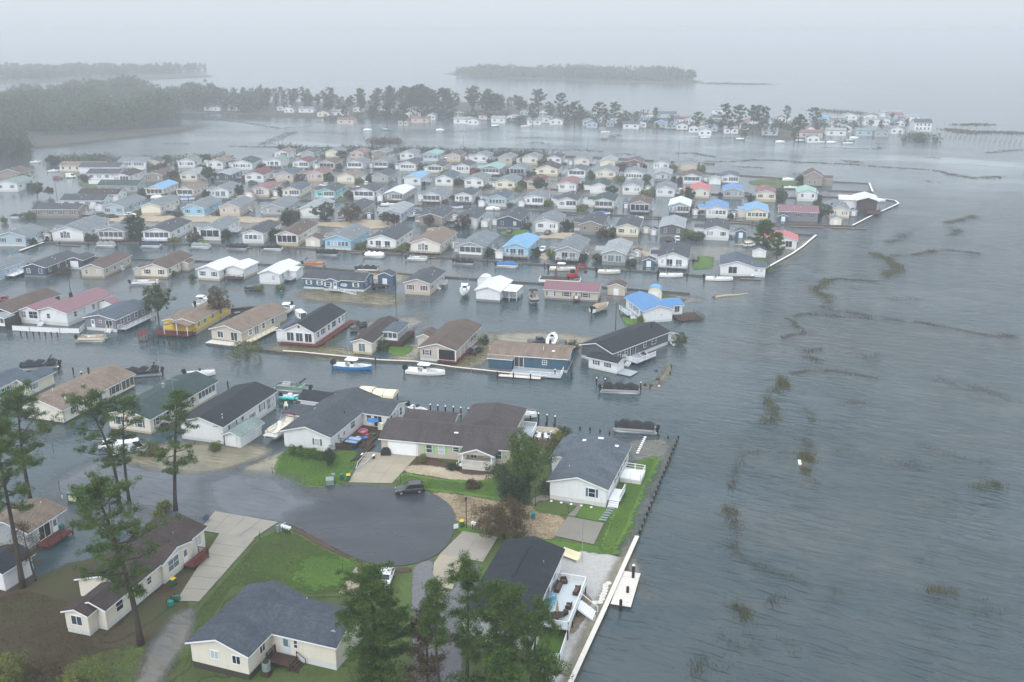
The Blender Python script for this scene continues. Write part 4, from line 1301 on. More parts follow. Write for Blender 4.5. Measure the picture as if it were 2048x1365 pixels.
for zz, q in enumerate(([(60, 318), (420, 300), (1000, 302), (1440, 335), (1760, 375), (2120, 400), (2120, 300), (1800, 292), (1300, 262), (900, 246), (640, 248), (400, 236), (200, 285)], [(1790, 400), (2130, 380), (2200, 760), (1900, 720), (1640, 600), (1600, 520), (1760, 480)], [(1590, 640), (1900, 740), (2230, 860), (2260, 1120), (1900, 1000), (1600, 860), (1540, 740)], [(1480, 930), (1640, 900), (2000, 1080), (2300, 1240), (2200, 1420), (1500, 1420), (1480, 1130)])):
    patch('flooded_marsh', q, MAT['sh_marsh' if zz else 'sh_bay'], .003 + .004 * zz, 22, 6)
# dry land
patch('base_ground', [(425, 1028), (560, 1046), (575, 1000), (640, 975), (700, 965), (735, 905), (830, 905), (1030, 935), (1062, 870), (1110, 868), (1180, 890), (1262, 930), (1236, 1108), (1120, 1420), (300, 1420), (395, 1230), (352, 1206), (400, 1120)], MAT['lawn_dull'], .03, .7, 1)
L1 = [(545, 948), (560, 905), (602, 893), (660, 905), (722, 900), (716, 930), (690, 965), (655, 978), (610, 976), (575, 965)]
patch('lawn', L1, MAT['lawn'], .05, .9, .55)
patch('yard_ground', [(765, 925), (830, 905), (905, 930), (1030, 945), (1060, 990), (1000, 1000), (900, 985), (800, 965)], MAT['mulch'], .04, 1, .7)
patch('shell_bed', [(803, 944), (822, 928), (905, 938), (935, 952), (1005, 948), (985, 965), (930, 968), (860, 952)], MAT['sand'], .07, .7, .5)
patch('lawn', [(785, 966), (806, 944), (850, 955), (925, 962), (985, 960), (1010, 950), (1062, 975), (1050, 1000), (1000, 1003), (930, 990), (850, 982)], MAT['lawn'], .09, .6, .5)
patch('sandy_ground', [(852, 983), (930, 991), (1000, 1004), (1070, 1012), (1140, 1036), (1108, 1086), (1050, 1078), (960, 1062), (915, 1050), (905, 1015)], MAT['lotsand'], .07, .9, .6)
patch('grass_verge', [(905, 1040), (960, 1062), (1060, 1075), (1190, 1092), (1240, 1100), (1250, 1112), (1180, 1108), (1060, 1088), (960, 1075), (908, 1065)], MAT['lawn'], .094, .7, .5)
patch('lawn', [(1072, 1003), (1105, 1000), (1142, 1014), (1134, 1036), (1068, 1024)], MAT['lawn_dull'], .11, .6, .5)
patch('lawn', [(1166, 1008), (1212, 1018), (1202, 1046), (1147, 1033)], MAT['lawn'], .12, .3, .4, 0)
slab('path', [(1150, 1020), (1158, 1008), (1167, 1010), (1150, 1034), (1136, 1032)], MAT['concrete_grey'], .15)
slab('path', [(1060, 1000), (1085, 990), (1225, 1020), (1215, 1027), (1100, 1000), (1068, 1010)], MAT['concrete_grey'], .06)
patch('lawn', [(1262, 930), (1290, 915), (1322, 912), (1318, 935), (1290, 985), (1262, 1060), (1236, 1108), (1192, 1103), (1212, 1050), (1240, 985)], MAT['lawn'], .10, 1.6, .6)
patch('side_yard', [(1060, 900), (1110, 868), (1165, 880), (1115, 960), (1100, 995), (1065, 985)], MAT['lawn_dull'], .06, 1, .7)
patch('patio_sand', [(1062, 852), (1132, 858), (1135, 872), (1062, 868)], MAT['sand'], .09, .5, .5)
patch('patio_ground', [(1065, 866), (1125, 872), (1105, 905), (1065, 890)], MAT['mulch'], .09, .6, .5)
slab('sand_walk', [(1280, 872), (1299, 872), (1283, 908), (1266, 908)], MAT['sand'], .10)
slab('stepping_walk', [(1226, 1000), (1240, 1000), (1208, 1047), (1195, 1044)], MAT['mulch'], .15)
patch('gravel_yard', [(1120, 1088), (1180, 1100), (1248, 1118), (1258, 1112), (1148, 1365), (1120, 1410), (1050, 1400), (1110, 1280)], MAT['gravel'], .09, .6, .6, 0)
patch('stone_bed', [(1150, 1175), (1185, 1195), (1180, 1220), (1160, 1255), (1140, 1275), (1128, 1240)], MAT['stones'], .13, .4, .4)
slab('driveway', [(880, 1110), (929, 1112), (905, 1180), (885, 1176), (866, 1150), (868, 1128)], MAT['concrete_pale'], .125)
patch('gravel_drive', [(825, 1130), (870, 1118), (866, 1150), (885, 1180), (905, 1190), (930, 1130), (965, 1128), (930, 1240), (920, 1400), (830, 1420), (822, 1200)], MAT['gravel_dark'], .08, .6, .6)
patch('lawn', [(560, 1053), (600, 1065), (640, 1086), (700, 1120), (722, 1136), (690, 1180), (700, 1195), (620, 1200), (560, 1185), (470, 1180), (420, 1260), (385, 1330), (330, 1385), (280, 1385), (330, 1330), (370, 1280), (380, 1225), (400, 1200), (512, 1075)], MAT['lawn_dull'], .09, .9, .7)
patch('lawn', [(520, 1300), (690, 1320), (720, 1385), (430, 1400), (380, 1350), (500, 1355)], MAT['lawn_dull'], .06, 1, .8)
patch('lawn', [(398, 1062), (440, 1072), (415, 1098), (398, 1085)], MAT['lawn_dull'], .10, .3, .4)
patch('bare_ground', [(-60, 1150), (60, 1165), (150, 1120), (240, 1120), (300, 1200), (370, 1190), (380, 1225), (340, 1250), (300, 1300), (320, 1345), (240, 1400), (-80, 1420)], MAT['needles'], .07, 1.2, .8)
patch('lawn', [(150, 1310), (250, 1290), (330, 1310), (300, 1390), (100, 1400)], MAT['lawn_dull'], .09, 2, .8)
patch('puddle', [(345, 1240), (375, 1222), (388, 1225), (372, 1280), (335, 1335), (300, 1385), (270, 1385), (300, 1300)], MAT['sh_grey'], .12, .9, .6)
patch('verge', [(560, 1050), (600, 1058), (690, 1108), (740, 1132), (800, 1140), (822, 1135), (820, 1150), (770, 1142), (700, 1122), (640, 1092)], MAT['mulch'], .10, .5, .5)
slab('road', [(562, 1004), (600, 984), (650, 974), (700, 969), (760, 972), (840, 981), (880, 994), (905, 1018), (911, 1045), (906, 1075), (885, 1104), (845, 1126), (800, 1134), (745, 1130), (700, 1114), (650, 1087), (610, 1064), (572, 1046), (500, 1035), (440, 1022), (450, 960), (520, 968)], MAT['asphalt'], .115, .2, 1)
patch('flooded_street', [(420, 950), (560, 958), (585, 990), (640, 1008), (575, 1025), (560, 1050), (420, 1030)], MAT['sh_street'], .122, 3.5, .8)
patch('bed', [(196, 1285), (215, 1265), (413, 1096), (420, 1110), (352, 1204), (300, 1250), (230, 1290)], MAT['needles'], .075, 1, .7)
patch('grass_patch', [(1236, 630), (1290, 640), (1300, 652), (1255, 655)], MAT['lawn'], .06, 1, .8)
patch('grass_patch', [(1318, 585), (1370, 598), (1372, 604), (1330, 602)], MAT['lawn_dull'], .06, 1.5, .8)
patch('grass_patch', [(775, 690), (830, 690), (815, 712), (775, 712)], MAT['lawn'], .06, 1.2, .8)
patch('grass_patch', [(1390, 513), (1428, 514), (1425, 538), (1385, 540)], MAT['lawn'], .07, .6, .8, 0)
patch('grass_patch', [(1507, 515), (1532, 515), (1530, 550), (1500, 545)], MAT['lawn_dull'], .07, 1, .8)
patch('grass_patch', [(245, 800), (275, 780), (262, 800), (250, 812)], MAT['lawn'], .07, .8, .7)
patch('grass_patch', [(395, 485), (420, 470), (415, 488)], MAT['lawn'], .07, 1.2, 1)
patch('grass_patch', [(950, 462), (985, 455), (975, 470), (955, 470)], MAT['lawn'], .07, 1.2, 1)
patch('grass_patch', [(1000, 462), (1062, 460), (1055, 470), (1005, 472)], MAT['lawn'], .07, 1.2, 1)
patch('grass_patch', [(676, 392), (702, 386), (698, 398), (676, 402)], MAT['lawn'], .07, 1.2, 1)
patch('grass_patch', [(1500, 360), (1600, 358), (1640, 372), (1610, 378), (1500, 372)], MAT['lawn_dull'], .07, 3, 1.5)
patch('grass_patch', [(155, 365), (200, 368), (200, 378), (165, 376)], MAT['lawn_dull'], .07, 3, 1.5)
for pp in ([(165, 436), (240, 432), (480, 432), (560, 436), (540, 446), (300, 444), (180, 446)], [(640, 445), (720, 440), (770, 440), (800, 452), (720, 460), (640, 454)], [(845, 452), (900, 458), (890, 466), (850, 462)],
           [(1075, 470), (1140, 466), (1150, 478), (1080, 478)], [(1080, 515), (1110, 500), (1095, 525)], [(1280, 505), (1320, 505), (1325, 525), (1285, 522)], [(1480, 486), (1512, 480), (1505, 494), (1480, 493)], [(690, 545), (800, 552), (790, 560), (700, 556)],
           [(1180, 408), (1195, 404), (1190, 418)], [(480, 392), (505, 388), (500, 400), (475, 402)], [(540, 395), (560, 390), (556, 400)], [(1465, 420), (1490, 420), (1490, 438), (1460, 438)]):
    patch('sandy_yard', pp, MAT['sand'], .06, 2.2, .8, 0, jit=2.4)
patch('marsh_bank', [(-150, 300), (-150, 262), (120, 262), (330, 255), (405, 248), (395, 262), (300, 272), (180, 285), (70, 300)], MAT['marshland'], .15, 30, 8)
patch('far_shore', [(60, 222), (380, 205), (640, 205), (1060, 205), (1180, 225), (1340, 238), (1700, 258), (1600, 285), (1480, 268), (1200, 252), (900, 238), (640, 240), (520, 232), (400, 226), (200, 240)], MAT['marshland'], .12, 26, 10)
patch('far_island', [(880, 150), (1000, 156), (1150, 163), (1330, 170), (1425, 166), (1330, 152), (1100, 140), (930, 142)], MAT['marshland'], .12, 20, 14)
patch('far_shore', [(-300, 175), (-50, 168), (420, 158), (420, 148), (100, 150), (-300, 150)], MAT['marshland'], .12, 20, 16)

def slabs(name, c, nu, nv, mat, z):
    """a concrete pad poured in slabs: corners in order, joints between"""
    A, B, C, D = [G(*p) for p in c]
    root = part(name, MB().loft([[p - A + Vector((0, 0, z - .3)) for p in (A, B, C, D)], [p - A + Vector((0, 0, z - .03)) for p in (A, B, C, D)]]).mesh(name, MAT['mulch_plain'], fix=True), None, A)
    root['kind'] = 'structure'; rg = random.Random(nu * 7 + int(c[0][0]))
    f = lambda u, v: (A.lerp(B, u)).lerp(D.lerp(C, u), v) - A
    for i in range(nu):
        for j in range(nv):
            g = .002; q = [f(i / nu + g, j / nv + g), f((i + 1) / nu - g, j / nv + g), f((i + 1) / nu - g, (j + 1) / nv - g), f(i / nu + g, (j + 1) / nv - g)]
            dz = rg.uniform(-.008, .008)
            part('slab', MB().loft([[p + Vector((0, 0, z - .1)) for p in q], [p + Vector((0, 0, z + dz)) for p in q]]).mesh('slab', mat, fix=True), root)
MAT['mulch_plain'] = plain('dark_joint', (86, 78, 66), .6)
slabs('driveway', [(697, 966), (784, 968), (836, 912), (733, 905)], 3, 3, MAT['concrete_pale'], .112)
slabs('driveway', [(1107, 1073), (1188, 1091), (1208, 1048), (1136, 1035)], 2, 2, MAT['concrete_grey'], .152)
slabs('driveway', [(880, 1110), (966, 1126), (996, 1076), (926, 1064)], 2, 2, MAT['concrete'], .142)
slabs('driveway', [(676, 1188), (745, 1198), (775, 1165), (712, 1136)], 2, 2, MAT['concrete_tan'], .132)
slabs('driveway', [(398, 1062), (505, 1080), (556, 1046), (430, 1024)], 4, 2, MAT['concrete'], .142)
slabs('driveway', [(352, 1204), (398, 1205), (510, 1079), (440, 1067)], 1, 6, MAT['concrete'], .142)

# haze over the bay
hm = bpy.data.materials.new('haze'); hm.use_nodes = True
hn = hm.node_tree.nodes; hn.clear()
ho = hn.new('ShaderNodeOutputMaterial'); hv = hn.new('ShaderNodeVolumePrincipled')
hv.inputs['Density'].default_value = 0.00056
hv.inputs['Color'].default_value = (0.765, 0.78, 0.81, 1)
hv.inputs['Anisotropy'].default_value = 0.2
hm.node_tree.links.new(hv.outputs[0], ho.inputs['Volume'])
part('haze', MB().box(-4000, 4000, -300, 6000, -3.5, 74).mesh('haze', hm))['kind'] = 'stuff'
# ------------------------------------------------------------------ houses in the rows across the lagoons
def itp(x, xs, ys): return float(np.interp(x, xs, ys))
FAR = lambda x: itp(x, [0, 300, 500, 750, 1000, 1500], [1, 2, 4, 9, 12, 12])
FRT = lambda x: itp(x, [0, 300, 450, 700, 950, 1500], [2, 3, 4, 11, 14, 12])
KRW = lambda x: itp(x, [0, 190, 310, 420, 540, 835, 980, 1140], [10, 5, 7, 14, 11, 13, 15, 12.5])
ORD = 'first second third fourth fifth sixth seventh eighth ninth tenth eleventh twelfth thirteenth fourteenth fifteenth sixteenth seventeenth eighteenth nineteenth twentieth'.split()
ORD += ['twenty-' + o for o in ORD[:9]] + ['thirtieth'] + ['thirty-' + o for o in ORD[:9]]
FRONTN = dict(w='paired front windows', w1='one front window', w4='a row of windows', r='a window-lined sunroom', s='a screened porch', d='a dark glazed porch', p='a half-width porch', q='a half-width sunroom', g='sliding glass doors', a='tall gable glazing')
FRONTN['0'] = 'a plain front'
ROWS = [
 ('in farthest row by marsh', FAR, '''
563 318 27 W t p 13
615 318 27 G d 0 13
665 316 28 Y g w1 13
714 318 26 P p w 13
760 318 26 T g w1 13
814 320 28 W g w 13
861 322 30 l q w4 13
907 324 27 P b w1 13
960 326 30 W g w 13
1010 329 28 B g w1 13
1060 330 32 C g w1 13
1108 330 27 W d w 13
1163 332 29 C g w1 13
1215 336 29 Y h w1 13
1268 338 31 R b w 13
1322 340 30 W g w 12
1377 342 31 B g 0 12'''),
 ('in second row from marsh', FAR, '''
162 345 83 C t w4 8 x
266 338 54 W g r 9 x
308 337 24 P d 0 9
373 336 33 W g r 13
430 339 32 W t w 14
484 340 41 W n r 15
548 336 29 W e g 13
602 338 32 W r q 13
654 340 32 P b d 13
710 340 31 W g s 13
762 339 28 G g s 13
815 342 33 W d r 13
870 347 30 Y d s 13
925 347 29 W d r 13
981 351 38 T q s 13
1034 352 31 l g d 13
1094 353 42 Y c w 13
1153 356 34 W s s 13
1211 358 39 C g w 13
1267 362 37 W g r 13
1325 363 32 G h r 13
1383 368 34 W b s 13
1460 369 32 W s q 12'''),
 ('in third row from marsh', FAR, '''
20 361 46 T b w1 10
200 349 80 W d 0 8 x
207 362 62 W d w4 8 x
243 367 33 W c p 15
14 384 44 W e w 14
308 365 36 T b w 15
378 364 34 C h w 15
445 365 33 N h w 15
509 365 37 W r w 16
569 364 34 P s w 15
631 363 32 P p w 14
692 368 34 C t w1 14
760 367 33 G d w1 15
825 371 33 W v w1 15
888 372 35 W s w 15
948 376 38 W g w 15
1010 380 38 Y g w 15
1070 379 32 P r w 14
1134 385 35 W p w 15
1198 388 36 W n w1 14
1263 390 36 W g w 14
1330 394 36 W g w 14
1399 397 36 C R w 13
1465 399 36 G u w 13
1531 404 38 C p w 13
1614 403 37 W m w 11'''),
 ('along the upper canal', FAR, '''
236 388 78 G n w4 9 x
197 405 78 W c 0 8 x
166 418 84 W d w4 8 x
310 394 35 C v s 16
371 396 34 C t s 16
440 396 35 W g g 15
523 394 30 C p a 15
583 396 34 C s q 15
652 400 36 Q d q 15
728 400 42 W d s 13
788 404 38 G w q 17
863 408 38 W g s 14
927 408 34 W d g 13
994 413 38 l s r 14
1068 413 38 W g q 13
1134 418 38 W d p 15
1207 420 39 W n s 15
1279 427 40 G b d 13
1358 431 40 l w q 13
1433 436.5 41 W u r 13
1513 441 42 C v r 13
1596 443 73 M o w4 8 x
1677 437 39 C g w 15'''),
 ('on street side of boat canal', FAR, '''
113 437 89 T d w4 8 x
228 431 43 l g w 20
303 431 38 C g 0 19
388 433.5 43 L g w 18
460 433 40 P g w 17
548 434 42 G g w 19
621 437 42 W h w1 17
699 442 42 T d w 19
783 445 40 l h w 17
862 452 46 T d 0 17
932 457 42 W d w1 15
1017 459 46 N d w 17
1093 465 44 W g w 15
1181 470 44 T d w 17
1254 474 43 Y d w 15
1343 475.5 46 D h w 15
1432 481 47 W d w 13'''),
 ('fronting the boat canal', FRT, '''
24 493 58 l g w 12
137 482 62 W g a 19
224 484 54 G g s 16
315 484 54 W d s 18
421 481 42 W g d 18
507 487 42 W d r 16
575 492 44 C b d 19
676 500 53 L g r 18
764 500 58 W d g 17
851 508 60 C t a 18
941 516 50 G g s 18
1032 517 49 L v g 15
1135 524 48 G g g 17
1227 531 46 G h g 16
1345 538 57 W d g 15'''),
]
HREC = []
for rowname, afn, txt in ROWS:
    recs = [l.split() for l in txt.strip().splitlines()]
    recs.sort(key=lambda r: float(r[0]))
    for i, r in enumerate(recs):
        px, py, pw = float(r[0]), float(r[1]), float(r[2])
        wl_, rf_, fr = r[3], r[4], r[5]
        dd = float(r[6]); ex = r[7:]
        w = pw * 73.6 / (py - 60) * 1.02
        nm = f"{WALLN[wl_]} house with {ROOFN[rf_]} roof and {FRONTN[fr]}"
        lab = f"{WALLN[wl_]} house with {ROOFN[rf_]} roof, {ORD[i]} from left {rowname}"
        HREC.append((px, py, w, dd, afn(px), wl_, rf_, fr, ex, lab, rowname, f"{ORD[i]} house from left {rowname}"))
rg = random.Random(11)
for k, (px, py, w, dd, a, wl_, rf_, fr, ex, lab, rn, _o) in enumerate(HREC):
    low = rg.uniform(.7, 1.1)
    hh = low + 2.75; dd += 1.5
    skt = None
    hs = house('house', lab, px, py, w, dd, a, wl_, rf_, fr, low, hh, 'x' if 'x' in ex else 'y', skt, group='houses ' + rn, seed=k, sides='rl' if px < 1300 else 'rl')
    rect = (-w / 2, w / 2, 0, dd)
    # decks, lean-to porches and small extras that break up the rows
    if fr in ('s', 'g', 'q', 'p', 'a', 'd') and rg.random() < .72:
        deck(hs, -w / 2 + .2, w / 2 - .2, -1.9, -.12, low - .05, rg.choice((DECKG, WOOD, WOODD)), 'flr', rg.choice((WHITE, WHITE, WOODD)))
    elif rg.random() < .5:
        x0 = w / 2 + .15; y0 = dd * rg.uniform(.2, .5)
        deck(hs, x0, x0 + 2.4, y0, y0 + 4.5, low - .05, DECKG, 'fr', WHITE)
    if rg.random() < .3:
        part('air_conditioner', cached(('ac',), lambda: MB().box(-.4, .4, -.4, .4, .3, 1.1).box(-.5, .5, -.5, .5, -.3, .28).mesh('air_conditioner', TANK)), hs, (w / 2 + 1.0, dd * .8, 0))
    if rg.random() < .38 and 'x' not in ex:
        ww = rg.uniform(2.6, 3.6)
        block(hs, -w / 2 - ww, -w / 2 - .02, dd * .35, dd * .35 + 5, low, hh - .5, WM[wl_], RM[rf_], SKIRT['W'], 'x', .6, .25)

# ------------------------------------------------------------------ the row between the two lagoons
def near(name, label, l, r, b, a, wall, roof, zl=0, zb=0, w=None, d=None, group=None, cat='house', over=0.4, **kw):
    """a house set out from its front corners and one back corner as they lie on the ground (or at eaves height)"""
    u = Vector((math.sin(R(a)), math.cos(R(a)), 0)); v = Vector((math.cos(R(a)), -math.sin(R(a)), 0))
    Q = G(*r, zl)
    w = w or (Q - G(*l, zl)).dot(v)
    d = d or (G(*b, zb) - Q).dot(u)
    c = Q - v * (w / 2); c.z = 0
    root = thing(name, label, cat, c, -R(a), group)
    return root, w, d

def body(root, w, d, wall, roof, sk=.9, h=3.4, ridge='y', skirt=None, rise=None, hip=0.0, over=.4):
    sw = w if ridge == 'y' else d
    rise = sw * .145 if rise is None else rise
    block(root, -w / 2, w / 2, 0, d, sk, h, WM[wall], RM[roof], SKIRT[skirt or 'W'], ridge, rise, over, hip)
    return (-w / 2, w / 2, 0, d), rise

def wins(root, rect, side, us, z, w=.95, h=1.25, sh=None, cross='h', g=None):
    for u in us: window(root, rect, side, u, z, w, h, sh, cross, g)

RK = 'houses on the strip between the two lagoons'
def krow(label, px, py, pw, d, wall, roof, front, sh, **kw):
    w = pw * 73.6 / (py - 60) * .95
    return house('house', label, px, py, w, d, KRW(px), wall, roof, front, kw.pop('sk', .6), kw.pop('h', 3.2), sh=sh, group=RK, seed=int(px), **kw), w, d
h, w, d = krow('grey blue house with white side deck at the left edge, ridge running away', -42, 566, 60, 19, 'l', 'g', 'w', '')
deck(h, w / 2 + .1, w / 2 + 3, 6, 18, .9, WHITE, 'r', WHITE)
h, w, d = krow('navy blue house with dark grey roof and attached navy garage behind', 71, 555, 50, 17, 'N', 'd', 'w', '')
block(h, w / 2 - .02, w / 2 + 5.2, 11, 17.5, .4, 3.0, WM['N'], RM['d'], SKIRT['W'], 'y', .8, .3)
part('garage_door', MB().box(-1.3, 1.3, -.06, .02, 0, 2.1).mesh('garage_door', TRIM), h, (w / 2 + 2.4, 10.97, .5))
h, w, d = krow('taupe house with brown roof standing in water beside the navy house', 187, 557, 49, 17, 'B', 'b', 'w', '', skirt='B')
h, w, d = krow('cream house with brown roof and maroon shutters behind the white deck boat', 310, 557, 57, 17, 'C', 'b', 'w', 'm', skirt='B')
block(h, -w / 2 - 2.6, -w / 2 - .02, .6, 4.2, .4, 2.6, WM['B'], RM['b'], SKIRT['B'], 'y', .6, .2)
block(h, w / 2 + .02, w / 2 + 2.4, 9, 13, .4, 2.6, WM['B'], RM['b'], SKIRT['B'], 'y', .6, .2)
h, w, d = krow('white house with low white roof and dark side deck', 418, 561, 50, 12, 'W', 'w', 'w', 't', skirt='C')
block(h, w / 2 - .02, w / 2 + 6, 3.5, 12, .6, 3.2, WM['W'], RM['w'], SKIRT['C'], 'y', .9, .4)
deck(h, w / 2 + 1, w / 2 + 6, .8, 3.4, .8, WOODD, 'fr', WOODD)
h, w, d = krow('white house with white roof, shrubs at its front, beside the long blue house', 540, 569, 45, 14, 'W', 'w', 'w1', '')
block(h, w / 2 - .02, w / 2 + 2.6, 6, 11, .6, 2.8, WM['W'], RM['w'], SKIRT['W'], 'x', .5, .3)
deck(h, w / 2 + .1, w / 2 + 2.4, 3, 5.8, .8, DECKG, 'fr', WHITE)
# long blue house
h, w, d = near('house', 'long steel blue house with white shutters and a ramp to its door', (608, 577), (728, 584), None, 12, 'S', 'd', d=8, group=RK)
rect, ri = body(h, w, d, 'S', 'd', .6, 3.2, 'x')
for i, u in enumerate((-.41, -.23, -.06, .17, .37)): window(h, rect, 'f', u * w, 1.3, (1, 1, 1.6, 1.1, 1.1)[i], 1.2 if i != 3 else .7, 'w')
door(h, rect, 'f', .06 * w, .6)
block(h, -2.6, 2.0, -.9, 1.0, .62, 2.9, WM['S'], RM['d'], SKIRT['W'], 'y', .75, .25)
wins(h, rect, 'r', (2.2, 5.6), 1.3)
window(h, (-2.6, 2.0, -.9, 1), 'f', -1.2, 1.2, 1.4, 1.2, 'w'); door(h, (-2.6, 2.0, -.9, 1), 'f', .9, .62)
deck(h, -.4, 2.6, -2.6, -1.0, .55, DECKG, 'fl', WHITE)
b = MB(); b.loft([[(2.6, -2.6, .43), (2.6, -1.2, .43), (2.6, -1.2, .55), (2.6, -2.6, .55)], [(8, -3.6, -.2), (8, -2.2, -.2), (8, -2.2, -.08), (8, -3.6, -.08)]])
part('ramp', b.mesh('ramp', DECKG, fix=True), h)
railing(h, (2.6, -2.6, .5), (8, -3.6, -.1), WHITE)
h, w, d = krow('pinkish beige house with dark grey roof, alone in deep water, white side stairs', 835, 590, 55, 14, 'P', 'd', 'w', 'k', sk=.7, h=3.5)
deck(h, w / 2 + .1, w / 2 + 1.8, 9, 11, .9, DECKG, 'fr', WHITE)
h, w, d = krow('white house with broad white roof beside the boat on its lift', 976, 604, 52, 12, 'W', 'w', '0', '', skirt='G')
b = MB(); b.box(w / 2 + .05, w / 2 + 4.2, 2, 9, 2.75, 2.87)
cp = part('awning', b.mesh('awning', TRIM), h)
b = MB()
for x in (w / 2 + 2, w / 2 + 4.1):
    for y in (2.1, 5.5, 8.9): b.box(x - .05, x + .05, y - .05, y + .05, -.3, 2.75)
part('awning_posts', b.mesh('awning_posts', WHITE), cp)['kind'] = 'stuff'
deck(h, w / 2 + .1, w / 2 + 4, 3, 9, .7, DECKG, 'fr', WHITE)
h, w, d = near('house', 'tan house with mauve roof, maroon shutters and small red steps', (1088, 600), (1195, 605), None, 12.5, 'B', 'o', d=8, group=RK)
rect, ri = body(h, w, d, 'B', 'o', .5, 3.0, 'x', 'G')
for u in (-.38, -.08, .27): window(h, rect, 'f', u * w, 1.15, 1.5, 1.2, 'm')
door(h, rect, 'f', .1 * w, .6); deck(h, .06 * w, .16 * w, -1.6, -.1, .55, WOODR, 'lr', WOODR)
wins(h, rect, 'r', (4,), 1.2)
# blue roofed house at the point
h, w, d = near('house', 'white house with bright blue roof on the point, porch and dock beside it', (1288, 647), (1347, 645), None, -14, 'W', 'u', d=13, group=RK)
h.location = G(1288, 647) + Vector((math.cos(R(-14)), -math.sin(R(-14)), 0)) * (w / 2)
rect, ri = body(h, w, d, 'W', 'u', .6, 3.3, 'y', rise=1.2)
for y in (2, 5, 7, 9.5): window(h, rect, 'l', y, 1.3, .9, 1.3, 'B')
block(h, w / 2 - .02, w / 2 + 4.5, 4, 10, .6, 3.0, WM['W'], RM['u'], SKIRT['W'], 'x', .8, .4)
wins(h, (w / 2, w / 2 + 4.5, 4, 10), 'f', (w / 2 + 1.1, w / 2 + 3), 1.1, 1.3, 1.5, None, 'v')
deck(h, -w / 2 - 2.6, -w / 2 - .1, 5, 11, .8, DECKG, 'fl', WHITE); steps(h, -w / 2 - 1.2, 5, .8, 'f')
deck(h, w / 2 + 1.5, w / 2 + 8.2, -1.5, 5, .35, WOODD, 'fr', WOODD)
window(h, rect, 'f', w * .12, 1.7, .45, .45, None, None)

# ------------------------------------------------------------------ the row with the two white fishing boats
RL = 'houses along the near lagoon'
h, w, d = near('house', 'dark brown house with grey brown roof and white framed porch at left edge', (-40, 650), (27, 652), (93, 612), 14, 'K', 'b', group=RL)
rect, ri = body(h, w, d, 'K', 'b', .9, 3.5, skirt='D')
for y in (3, 7, 11, 15): window(h, rect, 'r', y, 1.6, .9, 1.2)
block(h, w / 2 - 4, w / 2 + .6, -3.2, -.02, .9, 3.0, WM['K'], RM['h'], SKIRT['D'], 'y', .5, .2)
sporch(h, w / 2 - 3.9, w / 2 + .5, -3.25, .9, 3.0, 4)
h, w, d = near('house', 'white house with maroon metal roof and a long white vinyl fence in front', (70, 650), (137, 653), (208, 612), 14, 'W', 'o', group=RL)
rect, ri = body(h, w, d, 'W', 'o', .9, 3.5, rise=1.3)
for y in (3, 6.5, 10, 14): window(h, rect, 'r', y, 1.7, .9, 1.25)
block(h, -w / 2 - 4.5, -w / 2 + 1, -.3, 8, .9, 3.5, WM['W'], RM['o'], SKIRT['W'], 'y', .9, .4)
wr = (-w / 2 - 4.5, -w / 2 + 1, -.3, 8)
window(h, wr, 'f', -w / 2 - 3.4, 1.6, 1.3, 1.5, None, 'x'); window(h, wr, 'f', -w / 2 - .6, 1.5, 2.4, 1.7, None, 'x')
window(h, rect, 'f', -w * .1, 1.7, .9, 1.2); part('chimney', MB().box(-.3, .3, -.3, .3, 4, 5.6).mesh('chimney', BLACK), h, (-w * .2, 10, 0)); steps(h, -w * .3, -.4, .9)
h, w, d = near('house', 'narrow mauve grey house with grey roof and white railed side porch', (171, 661), (234, 665), (300, 634), 14, 'M', 's', group=RL)
rect, ri = body(h, w, d, 'M', 's', .8, 3.3, rise=.9)
door(h, rect, 'f', -w * .25, .8); slider(h, rect, 'f', w * .28, .9, 1.7); window(h, rect, 'f', 0.0, 2.2, .5, .5, None, None)
for y in (2.5, 5, 8, 11): window(h, rect, 'r', y, 1.5, .9, 1.3)
deck(h, w / 2 + .1, w / 2 + 2.4, .3, d - 1, .8, DECKG, 'fr', WHITE); steps(h, w * .28, -.05, .8)
h, w, d = near('house', 'bright yellow house with tan roof and red porch deck over the water', (322, 668), (391, 670), (471, 628), 11, 'y', 't', w=5.6, group=RL)
rect, ri = body(h, w, d, 'y', 't', .8, 3.2, skirt='C', rise=.8)
for y in (2, 5, 9, 13, 17): window(h, rect, 'r', y, 1.5, 1.3, 1.2, None, 'v')
block(h, -w / 2 - 2.8, -w / 2 + 1, .6, 9, .8, 3.1, WM['y'], RM['t'], SKIRT['C'], 'y', .5, .3)
deck(h, -w / 2 - 3.2, w / 2 + .4, -3.6, -.1, .75, WOODR, 'flr', WOODR)
b = MB(); b.loft([[(-3.6, -3.4, 2.9), (0, -3.4, 3.75), (3, -3.4, 2.9)], [(-3.6, 1, 2.95), (0, 1, 3.8), (3, 1, 2.95)]], closed=False)
b.loft([[(-3.6, -3.4, 3.02), (0, -3.4, 3.87), (3, -3.4, 3.02)], [(-3.6, 1, 3.07), (0, 1, 3.92), (3, 1, 3.07)]], closed=False)
pr = part('porch_roof', b.mesh('porch_roof', RM['t'], fix=True), h)
b = MB()
for x in (-3.3, 0, 2.7): b.box(x - .08, x + .08, -3.35, -3.2, .75, 3.0 + (.8 if x == 0 else 0))
part('porch_posts', b.mesh('porch_posts', TRIM), pr)['kind'] = 'stuff'
h, w, d = near('house', 'taupe house with brown shingle roof, white patio doors and planked front deck', (422, 684), (485, 690), (574, 644), 19, 'B', 't', group=RL)
rect, ri = body(h, w, d, 'B', 't', .7, 3.2, skirt='B')
window(h, rect, 'f', -w * .2, 1.2, 1.5, 1.5, None, 'v'); slider(h, rect, 'f', w * .25, .8, 1.7)
